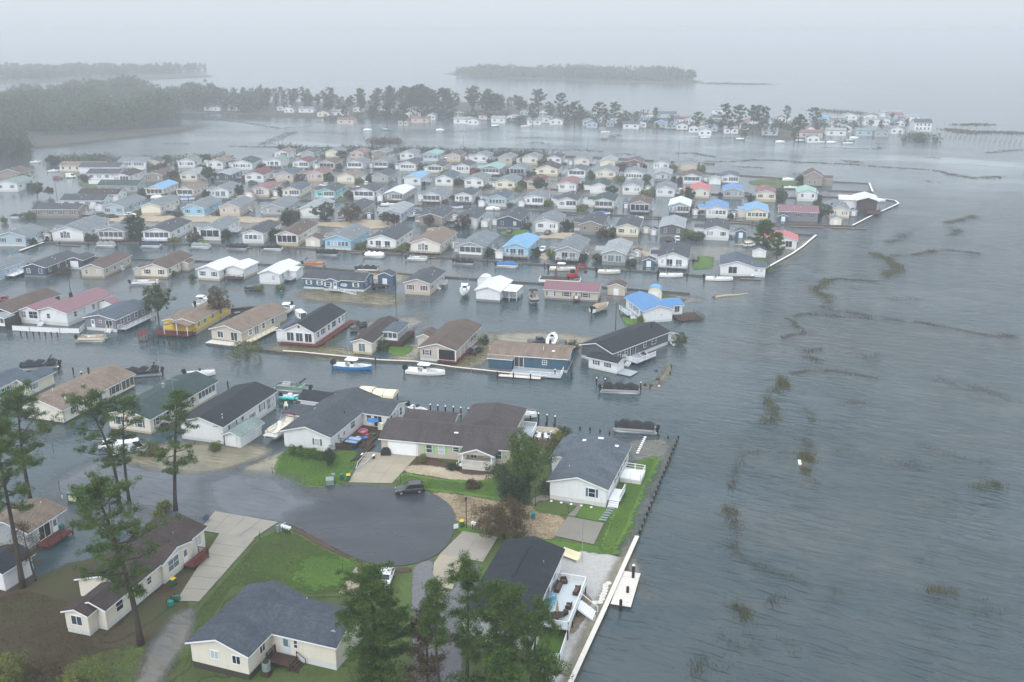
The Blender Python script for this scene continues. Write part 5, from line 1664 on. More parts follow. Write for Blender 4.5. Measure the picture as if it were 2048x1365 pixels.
for y in (3.5, 9, 13): window(h, rect, 'r', y, 1.4, 1.1, 1.3, 'w')
slider(h, rect, 'r', 6, .8, 1.7); deck(h, w / 2 + .1, w / 2 + 2, 1, 13, .65, CREAM, 'r', CREAM)
deck(h, -w / 2, w / 2 - .3, -2.6, -.1, .45, WOODL, '', None)
h, w, d = near('house', 'white house with black gable roof and three glass doors facing the lagoon', (571, 687), (629, 692), (695, 650), 14.5, 'W', 'k', group=RL)
rect, ri = body(h, w, d, 'W', 'k', .7, 3.4, rise=1.75)
for u in (-.31, 0, .31): slider(h, rect, 'f', u * w, .8, 1.7, 2.0)
part('gable_vent', MB().tube([(0, -.05, 0), (0, .03, 0)], .28, 10).mesh('gable_vent', DARK), h, (0, -.03, 4.3))
for i, y in enumerate((2.2, 5, 8, 11, 14, 17)): window(h, rect, 'r', y, 1.4, 1.2 if i % 2 else .9, 1.3, 'k' if i % 2 else None)
block(h, -w / 2 - 2.6, -w / 2 - .02, .8, 9, .7, 2.9, WM['W'], RM['s'], SKIRT['W'], 'y', .35, .25)
deck(h, -w / 2 - 1, w / 2 + 1.2, -1.3, -.1, .45, WOODR); deck(h, w / 2 + .1, w / 2 + 1.7, 0, 20, .45, WOODR)
h, w, d = near('house', 'narrow cream house with dark brown roof and grey screened porch on stilts', (708, 706), (744, 710), (789, 628), 13.2, 'C', 'c', zb=0, d=17.5, group=RL)
rect, ri = body(h, w, d, 'C', 'c', .5, 3.0, rise=.75, skirt='C')
slider(h, rect, 'f', -.1, .6, 1.5, 1.9)
for y in (3, 6): window(h, rect, 'r', y, 1.3, .6, 1.1)
block(h, w / 2 + .02, w / 2 + 3.4, 7.5, 15, 1.2, 3.2, WM['G'], RM['s'], None, 'y', .25, .3)
sporch(h, w / 2 + .1, w / 2 + 3.4, 7.47, 1.25, 3.2, 3, .5)
deck(h, w / 2 + .1, w / 2 + 5, 6.6, 15.4, 1.2, WOODD, 'r', WOODD, skirt=WOODD)
h, w, d = near('house', 'beige house with brown grey roof and open corner porch on posts', (840, 721), (911, 727), None, 15.4, 'B', 'b', d=19, group=RL)
rect, ri = body(h, w, d, 'B', 'b', .6, 3.1)
window(h, rect, 'f', -w * .3, 1.4, 1.0, 1.1, 'k')
part('porch_dark_panel', MB().box(.2, w / 2 - .15, -.05, .02, .65, 2.9).mesh('porch_dark_panel', DARK), h)  # flat dark panel on the wall, its colour painting the shade inside the porch
b = MB()
for p in ((.2, -.12), (w / 2 + .1, -.12), (w / 2 + .1, 3), (w / 2 + .1, 6), (w / 2 + .1, 9)): b.box(p[0] - .1, p[0] + .1, p[1] - .1, p[1] + .1, .5, 3.05)
part('porch_posts', b.mesh('porch_posts', TRIM), h)['kind'] = 'stuff'
deck(h, .2, w / 2 + .4, -1.2, -.1, .5, WOODR); deck(h, w / 2 + .03, w / 2 + .6, 0, 9, .5, WOODR)
for y in (10.5, 12.5, 14.5): window(h, rect, 'r', y, 1.4, .8, 1.2, 'k')
block(h, -w / 2 - 3.6, -w / 2 - .4, 8, 13, .2, 2.8, WM['B'], RM['b'], SKIRT['B'], 'y', .7, .3)
h, w, d = near('house', 'teal blue house with brown roof and pale deck at the bulkhead', (972, 734), (1134, 746), None, 12.5, 'E', 'c', w=17, d=8.5, group=RL)
rect, ri = body(h, w, d, 'E', 't', .5, 3.2, 'x', rise=.9)
slider(h, rect, 'f', -w * .12, .6, 1.9, 2.1, GLASS[1]); window(h, rect, 'f', w * .21, 1.5, .9, .95, None, 'x')
wins(h, rect, 'r', (4,), 1.4)
block(h, -w / 2, -w / 2 + 5.2, -1.6, .5, .3, 2.7, WM['E'], RM['t'], SKIRT['G'], 'x', .25, .25)
part('shed_door', MB().box(-.9, .9, -.05, .02, 0, 2.1).mesh('shed_door', WM['E']), h, (-w / 2 + 2.5, -1.62, .35))
deck(h, -w / 2 + 5.4, w / 2 - .6, -4.6, -.1, .4, DECKG, '', None)
railing(h, (w * .08, -4.5, .4), (w / 2 - .7, -4.5, .4), WHITE); railing(h, (w / 2 - .7, -4.5, .4), (w / 2 - .7, -.3, .4), WHITE)
part('skylight', MB().box(-.3, .3, -.3, .3, 0, .15).mesh('skylight', TRIM), h, (w * .3, 2.2, 3.85)); pipe(h, w * .17, 2.4, 3.9, .8)
h, w, d = near('house', 'dark grey house with black roof on the corner, purple seats on its white deck', (1168.5, 686.7), (1224.7, 706), (1332, 662), 43.5, 'D', 'k', zl=3.2, zb=3.2, group=RL)
rect, ri = body(h, w, d, 'D', 'k', .8, 3.2)
for i, y in enumerate((2.5, 5, 7.5, 12, 15.5)):
    if i == 2: slider(h, rect, 'r', y, .85, 1.7, 2)
    else: window(h, rect, 'r', y, 1.6, 1.5 if i == 4 else .8, 1.2)
deck(h, w / 2 + .1, w / 2 + 4.2, 3.5, 10.5, .9, DECKG, 'fr', WHITE, .16)
deck(h, w / 2 - 2.5, w / 2 + 1.2, d + .1, d + 3.4, .9, DECKG, 'rb', WHITE, .16); steps(h, w / 2 + .6, d + .6, .9, 'r')
steps(h, w / 2 + 2, 3.5, .9, 'f')
part('stove_pipe', MB().tube([(0, 0, 3.5), (0, 0, 5.4)], .12, 6).mesh('stove_pipe', BLACK), h, (w * .2, d * .85, 0))
DG = h
for i, (x, y, rz) in enumerate(((2.6, 7.2, 60), (3.4, 8.6, 110), (2.2, 9.2, 150))):
    p = h.matrix_basis @ Vector((w / 2 + x, y, .9))
    chair('lilac and white chair %s on the dark grey house\'s deck' % ('nearest the steps', 'by the outer rail', 'farthest back')[i], p, R(rz), plain('lilac_plastic', (206, 196, 232), .8), 'lilac deck chairs')
# small white house beside it
t, w, d = near('shed', 'white shed with black roof and dark shutters beside the grey corner house', (1190, 726), (1230, 745), None, 35, 'W', 'k', w=7, d=3.2, cat='shed')
t.location = G(1205, 742)
rect, ri = body(t, w, d, 'W', 'k', .3, 2.6, 'x')
wins(t, rect, 'f', (-1.6, 1.2), 1.1, .7, .9, 'k'); deck(t, w / 2 + .1, w / 2 + 3.4, -.2, 3.2, .3, DECKG)

# ------------------------------------------------------------------ the near street
RM_ = 'houses along the near street'
h, w, d = near('house', 'pale yellow house with navy roof and blue shutters, cut by the left edge', (-60, 808), (-14, 815), (58, 779), 15, 'Y', 's', group=RM_)
rect, ri = body(h, w, d, 'Y', 's', .7, 3.4, skirt='C')
for y in (d - 1.4, d - 2.8, d - 5.6, d - 7): window(h, rect, 'r', y, 1.4, .85, 1.3, 'B' if y < d - 4 else None)
t, w, d = near('garage', 'pale yellow garage with navy roof, white door and one blue shuttered window', (27, 790), (58, 793), (111, 768), 15, 'Y', 's', w=4, cat='garage')
rect, ri = body(t, w, d, 'Y', 's', .15, 2.7, rise=.75)
part('garage_door', MB().box(-1.4, 1.4, -.06, .02, 0, 2.1).mesh('garage_door', TRIM), t, (0, -.03, .2)); window(t, rect, 'r', 1.7, 1.0, 1.0, .95, 'B')
h, w, d = near('house', 'long cream house with tan shingle roof beside the near lagoon', (54, 835), (129, 849), (271, 776), 17.2, 'C', 't', group=RM_)
rect, ri = body(h, w, d, 'C', 't', .35, 3.0, skirt='D')
window(h, rect, 'f', w * .05, 1.5, .6, .6); 
for y in (d * .15, d * .33): window(h, rect, 'r', y, 1.2, .9, 1.2, 'k')
door(h, rect, 'r', d * .5, .35, mat=SHUT['b']); window(h, rect, 'r', d * .72, 1.0, 2.3, 1.5, 'k', 'v')
part('porch_dark_panel', MB().box(-.05, .04, 0, 3.6, .8, 2.8).mesh('porch_dark_panel', SCREEN), h, (w / 2, d - 3.7, 0))
b = MB()
for y in (0, 1.2, 2.4, 3.6): b.box(-.05, .09, y - .07, y + .07, .4, 2.9)
b.box(-.05, .09, 0, 3.6, .4, .8)
part('porch_frame', b.mesh('porch_frame', CREAM), h, (w / 2, d - 3.7, 0))
pipe(h, w * .3, 3, 3.7); pipe(h, -w * .2, 5, 4.2); part('chimney', MB().tube([(0, 0, 3.5), (0, 0, 5)], .2, 8).mesh('chimney', WOODD), h, (-w * .3, d * .8, 0))
h, w, d = near('house', 'pale cream house with dark green roof and green shutters behind the pines', (220, 857), (303, 869), (437, 792), 18, 'C', 'n', group=RM_)
rect, ri = body(h, w, d, 'C', 'n', .4, 3.1, skirt='C')
wins(h, rect, 'f', (-w * .27, w * .25), 1.1, 1.1, 1.5, 't')
for y in (2, 5, 9): window(h, rect, 'r', y, 1.2, 1.0, 1.3, 't')
window(h, rect, 'r', d * .62, 1.3, .7, 1.2)
sporch(h, 0, 5.5, 0, .5, 3.0, 5, .8)
for c in h.children:
    if c.name.startswith('porch_frame'): c.location = (w / 2 + .03, d - 6, .5); c.rotation_euler = (0, 0, math.pi / 2)
part('chimney', MB().tube([(0, 0, 3.6), (0, 0, 5.3)], .3, 8).mesh('chimney', ALU), h, (-w * .08, d * .55, 0))
b = MB(); b.tube([(0, 0, 3.6), (0, 0, 7)], .04, 4); b.bar((-1.2, 0, 6.8), (1.2, 0, 6.8), .04); b.bar((-.8, -.4, 6.8), (-.8, .4, 6.8), .03); b.bar((.5, -.5, 6.8), (.5, .5, 6.8), .03)
part('aerial', b.mesh('aerial', ALU), h, (w * .25, d * .5, 0))
part('air_conditioner', MB().box(-.5, .5, -.5, .5, .1, 1.2).mesh('air_conditioner', BLACK), h, (w / 2 + .9, 2.6, 0))
h, w, d = near('house', 'white house with slate roof and black shutters, small white shed at its corner', (365, 877), (448, 889), (551, 816), 17, 'W', 'k', group=RM_)
rect, ri = body(h, w, d, 'W', 'k', .5, 3.5)
part('gable_vent', MB().box(-.5, .5, -.04, .02, 0, .15).mesh('gable_vent', TANK), h, (w * .35, -.02, 3.2))
for u, ww, hh, sh in ((3.2, 1.8, 1.5, 'k'), (6.3, .8, 1.4, None), (9.6, 1.0, .7, 't'), (13, 1.0, 1.4, 'k')): window(h, rect, 'r', u, 1.4, ww, hh, sh)
wins(h, (-w / 2, w / 2 + .04, 0, d), 'r', (d - 2.6, d - 1.1), .9, 1.1, 1.9, None, 'x')
pipe(h, w * .28, 3, 4.0); pipe(h, w * .2, 10, 4.2, .2, BLACK); pipe(h, w * .36, 2, 3.9)
t, w, d = near('shed', 'small white shed with pale teal roof beside the white slate-roofed house', (449, 893), (482, 897), (519, 868), 20, 'W', 'e', cat='shed')
rect, ri = body(t, w, d, 'W', 'e', .1, 2.3, rise=.7)
part('shed_door', MB().box(-.85, .85, -.05, .02, 0, 1.9).mesh('shed_door', TRIM), t, (0, -.03, .15)); door(t, rect, 'r', d * .75, .1, .9, 1.9, TRIM, False)
h, w, d = near('house', 'white house with grey roof and a sunroom wing over a cluttered side deck', (570, 892), (662, 906), (725, 853), 18, 'W', 'd', group=RM_)
D = d + 7
rect, ri = body(h, w, D, 'W', 'd', .4, 3.1)
window(h, rect, 'f', w * .22, 1.1, .9, 1.2, 't')
for u, ww, hh in ((3, .5, .9), (5, .6, .7), (8.4, 1.6, 1.5)): window(h, rect, 'r', u, 1.3, ww, hh)
block(h, w / 2 - .03, w / 2 + 5.4, d, d + 7, .4, 2.9, WM['W'], RM['d'], SKIRT['W'], 'x', .95, .4)
wr = (w / 2, w / 2 + 5.4, d, d + 7)
slider(h, wr, 'f', w / 2 + 3.2, .45, 1.5); window(h, wr, 'f', w / 2 + 1.4, 1.2, .9, 1.2)
wins(h, wr, 'r', (d + 1, d + 2.4, d + 3.8, d + 5.2), 1.0, .9, 1.5)
block(h, -w / 2 - 3.2, -w / 2 + .5, d * .62, d * .62 + 4.5, .4, 2.8, WM['G'], RM['d'], SKIRT['G'], 'x', .8, .3)
deck(h, w / 2 + .1, w / 2 + 5, 3.4, d - .1, .3, WOODD, 'f', WOODD)
pipe(h, w * .2, 4, 3.9, .3, BLACK); pipe(h, w * .3, 9, 3.8, .3, BLACK); pipe(h, -w * .2, 12, 4, .3, BLACK)
WH = h; WHW = w; WHD = d
t, w, d = near('shed', 'white gazebo shed with black roof behind the sunroom house', (604, 820), (650, 812), None, 18, 'W', 'k', w=6, d=4.2, cat='shed')
t.location = G(630, 826); rect, ri = body(t, w, d, 'W', 'k', .2, 2.6, 'x', rise=1.0)
# the tan ranch house
h, w, d = near('house', 'long tan ranch house with dark brown roof, garage and pale green shutters', (764, 907), (1025, 932), None, 12.3, 'B', 'c', d=9, group=RM_)
rect, ri = body(h, w, d, 'B', 'a', .15, 3.0, 'x', 'B', rise=1.5)
x = -w / 2
part('garage_door', cached(('gd',), lambda: MB().box(-2.45, 2.45, -.08, .02, 0, 2.25).mesh('garage_door', TRIM)), h, (x + 3.9, -.03, .15))
gdoor = h.children[-1]
for i in range(1, 4): part('panel', cached(('gdp',), lambda: MB().box(-2.4, 2.4, -.105, -.08, .06, .5).mesh('panel', TRIM)), gdoor, (0, 0, i * .55 - .5))
part('frame', MB().box(x + 1.2, x + 1.42, -.06, .02, .15, 2.6).box(x + 6.38, x + 6.6, -.06, .02, .15, 2.6).box(x + 1.2, x + 6.6, -.06, .02, 2.4, 2.62).mesh('frame', TRIM), h)
for u, ww, hh in ((x + 8.6, 1.0, 1.4), (x + 10.8, 1.0, 1.4), (x + 13.4, 1.0, .8), (w / 2 - 2.4, 1.0, 1.4)): window(h, rect, 'f', u, 2.45 - hh, ww, hh, 'g')
# gabled front porch
px0, px1 = x + 15.2, x + 20.4
b = MB(); pc = (px0 + px1) / 2
for t0 in (0, .12):
    b.face([(px0 - .5, -3.2, 2.75 + t0), (pc, -3.2, 3.85 + t0), (pc, 4.0, 3.85 + t0), (px0 - .5, 4.0, 2.75 + t0)]); b.face([(pc, -3.2, 3.85 + t0), (px1 + .5, -3.2, 2.75 + t0), (px1 + .5, 4.0, 2.75 + t0), (pc, 4.0, 3.85 + t0)])
pr = part('porch_roof', b.mesh('porch_roof', RM['a'], fix=True), h)
b = MB(); b.bar((px0 - .5, -3.22, 2.75), (pc, -3.22, 3.85), .05, .22); b.bar((pc, -3.22, 3.85), (px1 + .5, -3.22, 2.75), .05, .22)
part('fascia', b.mesh('fascia', TRIM), pr)
part('porch_gable', MB().loft([[(px0, -2.95, 2.72), (px1, -2.95, 2.72), (pc, -2.95, 3.7)], [(px0, -2.85, 2.72), (px1, -2.85, 2.72), (pc, -2.85, 3.7)]]).mesh('porch_gable', WM['B']), pr)
b = MB()
for xx in (px0 + .1, px1 - .1): b.box(xx - .1, xx + .1, -3.0, -2.8, .7, 2.72)
part('porch_posts', b.mesh('porch_posts', TRIM), pr)['kind'] = 'stuff'
deck(h, px0, px1, -3.1, -.1, .75, CREAM, 'fl', WHITE, .14, SKIRT['W']); railing(h, (px1 - .06, -3, .75), (px1 - .06, -.3, .75), WHITE, .14)
steps(h, px0 - .1, -2.2, .75, 'l', 1.3, WHITE)
slider(h, rect, 'f', px0 + 1.3, .8, 1.0, 1.9); window(h, rect, 'f', pc + 1.2, 1.2, 1.5, 1.3, 'g', 'v')
block(h, w * .02, w * .02 + 9.5, d - 3, d + 9, .15, 3.0, WM['B'], RM['a'], SKIRT['B'], 'y', 1.6, .45, 2.5)
block(h, -w * .45, -w * .06, d - .02, d + 5, .15, 2.7, WM['B'], RM['a'], SKIRT['B'], 'x', .9, .4)
deck(h, w * .02 + 9.8, w * .02 + 12.5, d + 1.5, d + 6, .8, DECKG, 'rb', WHITE, .16)
part('skylight', MB().box(-.35, .35, -.25, .25, 0, .12).mesh('skylight', TRIM), h, (w * .05, 2.6, 3.95)); pipe(h, w * .14, 2.2, 3.7, .25, BLACK); pipe(h, w * .0, d + 1, 4.4, .4, BLACK)
TAN = h
# white house at the right
h, w, d = near('house', 'white house with blue grey roof and one blue shuttered window near the bulkhead', (1110, 993), (1211.5, 1016), None, 18.7, 'W', 'j', w=9.0, d=16.5, group=RM_)
rect, ri = body(h, w, d, 'W', 'j', .75, 3.3)
window(h, rect, 'f', w * .25, 1.5, 1.0, 1.4, 'b')
for y in (6.8, 9.2, 11.5, 14): window(h, rect, 'r', y, 1.4, .9, 1.3, 'k')
deck(h, w / 2 + .1, w / 2 + 1.9, 1.2, 5.2, .85, WHITE, 'r', WHITE, 0, None, True); steps(h, w / 2 + 1, 1.2, .85, 'f', 1.5, WHITE, False)
deck(h, w / 2 + .1, w / 2 + 3.6, 9.2, 13, .85, WHITE, 'frb', WHITE, 0, SKIRT['W'])
steps(h, -w / 2, 6.5, .85, 'l')
block(h, -w / 2 - 2.2, -w / 2 + .5, 8.6, d - .2, .75, 3.1, WM['W'], RM['j'], SKIRT['W'], 'y', .4, .35)
pipe(h, -w * .28, 4.2, 3.8, .35); pipe(h, -w * .33, 3.6, 3.7, .3, BLACK); pipe(h, w * .37, 4.5, 3.5, .3, BLACK)
for i in range(3): part('skylight', cached(('skl',), lambda: MB().box(-.45, .45, -.3, .3, 0, .1).mesh('skylight', TRIM)), h, (-w * .3 + i * w * .3, d - 1.6 - (i == 2) * .5, roof_z(w, 3.3, ri, -w * .3 + i * w * .3) + .1))
for i, xx in enumerate((-4, -2.4, -.8, .8, 2.4)): part('path_light', cached(('pl',), lambda: MB().loft([[(-.2, -.2, 0), (.2, -.2, 0), (.2, .2, 0), (-.2, .2, 0)], [(-.1, -.1, .14), (.1, -.1, .14), (.1, .1, .14), (-.1, .1, .14)]]).mesh('path_light', TRIM)), h, (xx, -.8, .1))
WR = h
t = thing('shed', 'small white barrel-roofed shed behind the blue grey roofed house', 'shed', G(1136, 914), -R(22), None)
def barrel(t, w, d, hh, wall, roof):
    n = 8; arc = [(-w / 2 * math.cos(math.pi * i / n), hh + w * .34 * math.sin(math.pi * i / n)) for i in range(n + 1)]
    b = MB(); b.face([(-w / 2, 0, 0), (w / 2, 0, 0)] + [(x, 0, z) for x, z in arc[::-1]]); b.face([(w / 2, d, 0), (-w / 2, d, 0)] + [(x, d, z) for x, z in arc])
    b.face([(w / 2, 0, 0), (w / 2, d, 0), (w / 2, d, hh), (w / 2, 0, hh)]); b.face([(-w / 2, d, 0), (-w / 2, 0, 0), (-w / 2, 0, hh), (-w / 2, d, hh)])
    part('wall', b.mesh('wall', wall), t)
    b = MB(); b.loft([[(x * 1.06, -.12, z * 1.01 + .03) for x, z in arc], [(x * 1.06, d + .12, z * 1.01 + .03) for x, z in arc]], closed=False)
    part('roof', b.mesh('roof', roof, True), t)
    part('shed_door', MB().box(-w * .22, w * .22, -.04, .02, .05, hh).mesh('shed_door', TRIM), t)
barrel(t, 3.2, 3.6, 1.7, WM['W'], RM['s'])
t = thing('shed', 'white barrel-roofed shed behind the broad white roof', 'shed', G(966, 577), -R(13), None); barrel(t, 3.2, 4, 2.2, WM['W'], RM['w'])
t = thing('shed', 'cream barrel shed with sky blue roof behind the blue roofed house', 'shed', G(1309, 600), -R(12), None); barrel(t, 3.6, 4, 2.2, WM['Y'], RM['v'])
# foreground left
h, w, d = near('house', 'grey trailer home with brown roof among the left pines', (-70, 1120), (62, 1104), (134, 1058), 17, 'G', 't', w=7.5, group=RM_)
rect, ri = body(h, w, d, 'G', 't', .6, 3.2, skirt='B'); slider(h, rect, 'r', d * .42, .7, 2.2, 2.0); door(h, rect, 'r', d * .72, .6, mat=TRIM); window(h, rect, 'r', d * .2, 1.4)
deck(h, w / 2 + .1, w / 2 + 2.3, 1, d - 1, .55, WOODR, 'r', WOODD); pipe(h, w * .1, 6, 4, .4); pipe(h, w * .25, 9, 3.8, .3)
t, w, d = near('shed', 'white shed with black roof under the left pines', (-15, 1172), (12, 1184), (64, 1146), 20, 'W', 'k', w=5, cat='shed')
rect, ri = body(t, w, d, 'W', 'k', .2, 3.0, rise=.8)
h, w, d = near('house', 'cream mobile home with dark brown roof and red steps behind the leaning pine', (140, 1250), (216, 1262), (413, 1095), 16.7, 'C', 'c', w=7.8, group=RM_)
rect = (-w / 2, w / 2, 0, d)
q = local(h, 181, 1274); p0 = local(h, 138, 1263); yb = local(h, 165, 1200).y
block(h, -w / 2, w / 2, yb, d, .65, 3.2, WM['C'], RM['c'], SKIRT['W'], 'y', 1.15, .35)
block(h, p0.x + .6, w / 2 - .01, 0, yb - .03, .65, 3.15, WM['C'], RM['c'], SKIRT['W'], 'y', .75, .35)
block(h, p0.x, q.x, q.y, .9, .65, 3.1, WM['C'], RM['c'], SKIRT['W'], 'y', .55, .3)
wins(h, (p0.x, q.x, q.y, 3), 'f', ((p0.x + q.x) / 2,), 1.4, 1.5, 1.2, None, 'v')
block(h, w / 2 - 3, w / 2 + .35, d * .52, d * .52 + 6.0, .65, 3.2, WM['C'], RM['c'], SKIRT['W'], 'x', .8, .3)
wr = (w / 2 - 3, w / 2 + .35, d * .52, d * .52 + 6)
window(h, wr, 'r', d * .52 + 2.2, 1.2, 2.2, 1.6, None, 'x'); door(h, wr, 'r', d * .52 + 4.8, .65)
window(h, rect, 'r', d * .4, 1.6, .8, .9); window(h, rect, 'r', d * .12, 1.4, 1.2, 1.3); window(h, rect, 'r', d * .92, 1.2, 1.3, 1.5, None, 'v')
deck(h, w / 2 + .5, w / 2 + 2.2, d * .52 + 4, d * .52 + 7.5, .6, WOODR, 'rb', WOODR, .16)
steps(h, p0.x, q.y + 2, .65, 'l', 1.5, WOODR); pipe(h, w * .25, d * .8, 3.9, .5, ALU); pipe(h, w * .3, d * .72, 3.7, .3, BLACK)
CM = h; CMW = w; CMD = d
h, w, d = near('house', 'cream house with blue grey shingles and dark skirting at the bottom edge', (386, 1346), (500, 1363), None, 19, 'C', 'z', w=7.6, d=11.8, group=RM_)
rect, ri = body(h, w, d, 'C', 'z', .9, 3.6, skirt='D', rise=1.25)
window(h, rect, 'f', -w * .08, 2.0, 1.0, 1.0, None, 'v', GLASS[2]); window(h, rect, 'f', w * .3, 2.0, 1.0, 1.0, None, 'v', GLASS[1])
block(h, w / 2 - 2, w / 2 + 8.4, 4.8, 11.5, .9, 3.5, WM['C'], RM['z'], SKIRT['W'], 'x', 1.15, .4)
wr = (w / 2 - 2, w / 2 + 8.4, 4.8, 11.5)
window(h, rect, 'r', 2.8, 2.0, 1.0, 1.2, None, 'v'); door(h, wr, 'f', w / 2 + 1.9, .95, mat=plain('pale_door', (206, 222, 230), .8)); window(h, wr, 'f', w / 2 + 3.2, 1.9, .45, 1.0)
deck(h, w / 2 + .4, w / 2 + 3.4, 2.8, 4.7, .8, WOODD, 'l', WOODD, .16); steps(h, w / 2 + 3.4, 3.7, .8, 'r', 1.6, WOODD)
pipe(h, w / 2 + 4.8, 8, 4.1, .2, ALU); pipe(h, w / 2 + 6.4, 6.8, 3.9, .2, ALU)
part('satellite_dish', MB().tube([(0, 0, 0), (0, -.08, .03)], [.35, .3], 10).mesh('satellite_dish', TANK), h, (w / 2 + 7.4, 6.2, 4.0))
deck(h, w / 2 + 1, w / 2 + 6, 11.6, 13, .8, WOODD, 'b', WOODD, .2)
ac = thing('air_conditioner', 'round grey air conditioner on a stand beside the cream house\'s back steps', 'air conditioner', h.matrix_basis @ Vector((w / 2 + 1.2, 1.6, 0)), -R(19))
part('stand', MB().box(-.5, .5, -.5, .5, 0, .7).mesh('stand', WOODD), ac)
part('casing', MB().tube([(0, 0, .7), (0, 0, 1.75)], .5, 8).mesh('casing', TANK), ac); part('fan_grille', MB().tube([(0, 0, 1.75), (0, 0, 1.8)], .4, 10).mesh('fan_grille', DARK), ac)
# dark roofed raised house
h, w, d = near('house', 'raised white house with big charcoal roof and furnished white deck', (912, 1246), (1057, 1260), (1130, 1097), 16.3, 'W', 'k', zl=4.3, zb=4.3, group=RM_)
w -= .8; d -= .8
rect, ri = body(h, w, d, 'W', 'k', 1.5, 4.4, skirt='G', rise=1.15)
part('ridge_vent', MB().bar((0, d * .45, 4.4 + ri + .2), (0, d * .85, 4.4 + ri + .2), .3, .08).mesh('ridge_vent', BLACK), h)
for y in (3, 7, 14): window(h, rect, 'r', y, 2.5, 1.2, 1.3)
slider(h, rect, 'r', 10.5, 1.65, 1.8); wins(h, rect, 'f', (-w * .25, w * .25), 2.5, 1.2, 1.3)
dy0, dy1 = d * .28, d * .86; dx1 = w / 2 + 4.0
deck(h, w / 2 + .1, dx1, dy0, dy1, 1.6, plain('pale_grey_deck', (206, 214, 218), .75), 'frb', WHITE, .14, None)
steps(h, dx1, dy0 + (dy1 - dy0) * .56, 1.6, 'r', 1.9, WHITE)
pipe(h, w * .33, d * .75, 5.0, .25, ALU); pipe(h, w * .4, d * .3, 4.9, .3, BLACK)
DK = (h, w, d, dx1, dy0, dy1)
def on(hh, x, y, z): return hh.matrix_basis @ Vector((x, y, z))
a0 = -R(16.3)
sofa('long brown wicker sofa against the wall of the furnished deck', on(h, w / 2 + .75, dy1 - 2.2, 1.6), a0 + R(90), 2.4, 'wicker seats on the deck')
sofa('brown wicker sofa by the outer railing of the furnished deck', on(h, dx1 - .8, dy1 - 2.4, 1.6), a0 - R(90), 1.8, 'wicker seats on the deck')
sofa('brown wicker armchair nearest the deck gate', on(h, w / 2 + 1.1, dy1 - .7, 1.6), a0 + R(20), .9, 'wicker seats on the deck')
sofa('brown wicker armchair in the middle of the furnished deck', on(h, dx1 - 1.0, dy0 + 4.4, 1.6), a0 - R(90), .9, 'wicker seats on the deck')
sofa('brown wicker armchair behind the round deck table', on(h, dx1 - 1.2, dy0 + 2.8, 1.6), a0 - R(120), .8, 'wicker seats on the deck')
chair('sky blue rocking chair against the wall, nearer the sofa', on(h, w / 2 + .8, dy0 + 5.6, 1.6), a0 + R(100), BLUEP, 'blue rocking chairs')
chair('sky blue rocking chair against the wall, nearer the round table', on(h, w / 2 + .8, dy0 + 4.2, 1.6), a0 + R(80), BLUEP, 'blue rocking chairs')
t = thing('round_table', 'round brown table with a folded tan umbrella on the deck', 'table', on(h, w / 2 + 2.2, dy0 + 1.6, 1.6), a0)
part('table_top', MB().tube([(0, 0, .7), (0, 0, .75)], .8, 12).mesh('table_top', WICKER), t); part('pedestal', MB().tube([(0, 0, 0), (0, 0, .7)], .2, 6).mesh('pedestal', WICKER), t)
t = thing('umbrella', 'folded tan patio umbrella standing in the round deck table', 'umbrella', on(h, w / 2 + 2.2, dy0 + 1.6, 2.4), a0)
part('pole', MB().tube([(0, 0, -.6), (0, 0, 2)], .03, 5).mesh('pole', ALU), t); part('canopy', MB().tube([(0, 0, .5), (0, 0, .9), (0, 0, 1.9)], [.22, .18, .04], 8).mesh('canopy', TANC), t)
t = thing('yellow_bench', 'pale yellow slatted bench on the gravel beside the charcoal roofed house', 'bench', G(1140, 1118, .1), a0 - R(20))
part('seat', MB().box(-1.4, 1.4, -.4, .3, .35, .45).mesh('seat', YCANV), t); part('backrest', MB().loft([[(-1.4, .25, .45), (1.4, .25, .45), (1.4, .33, .45), (-1.4, .33, .45)], [(-1.4, .55, 1.1), (1.4, .55, 1.1), (1.4, .62, 1.1), (-1.4, .62, 1.1)]]).mesh('backrest', YCANV), t)
for s in (-1, 1): part('leg', MB().box(s * 1.3 - .05, s * 1.3 + .05, -.35, .4, 0, .35).mesh('leg', YCANV), t)
# fenced dog run
f = thing('white_fence', 'white vinyl fence round the small green yard below the raised deck', 'fence', G(1108, 1365), 0)
c = [G(1090, 1246), G(1143, 1250), G(1119, 1325), G(1062, 1318)]
for p, q in zip(c, c[1:] + c[:1]): railing(f, p - f.location, q - f.location, WHITE, .16 if p is c[0] else 0, 1.1, p is not c[0])
patch('lawn', [(1088, 1248), (1142, 1252), (1118, 1322), (1062, 1316)], MAT['lawn'], .12, .3, .4, 0)
# ------------------------------------------------------------------ bulkheads
A18, A12 = 18.7, 12.0
RT = lambda a: -R(90 + a)      # bow to the right along the lagoon
LF = lambda a: R(90 - a)       # bow to the left
bulkhead('brown bulkhead with pilings along the boat canal, ending at the lawn house', [(88, 487), (190, 488), (300, 489), (400, 490), (500, 494), (600, 498), (700, 504), (820, 512), (960, 522), (1100, 532), (1210, 540), (1330, 547), (1420, 555), (1503, 556)], WOOD, hh=.4)
bulkhead('white capped bulkhead curving past the coral roofed house', [(1503, 556), (1540, 535), (1585, 510), (1605, 496), (1632, 473)], WHITE, hh=.5, cw=.65)
bulkhead('short brown bulkhead behind the coral roofed house', [(1632, 473), (1590, 470)], BULK, hh=.5)
bulkhead('pale sloping bulkhead at the left end of the boat canal', [(40, 504), (88, 487)], WOODL, hh=.4, cw=1.0)
bulkhead('brown bulkhead behind the brown roofed houses across the boat canal', [(180, 516), (265, 520), (440, 525), (520, 530), (620, 535), (680, 541), (800, 549), (950, 560), (1030, 566)], BULK, hh=.35)
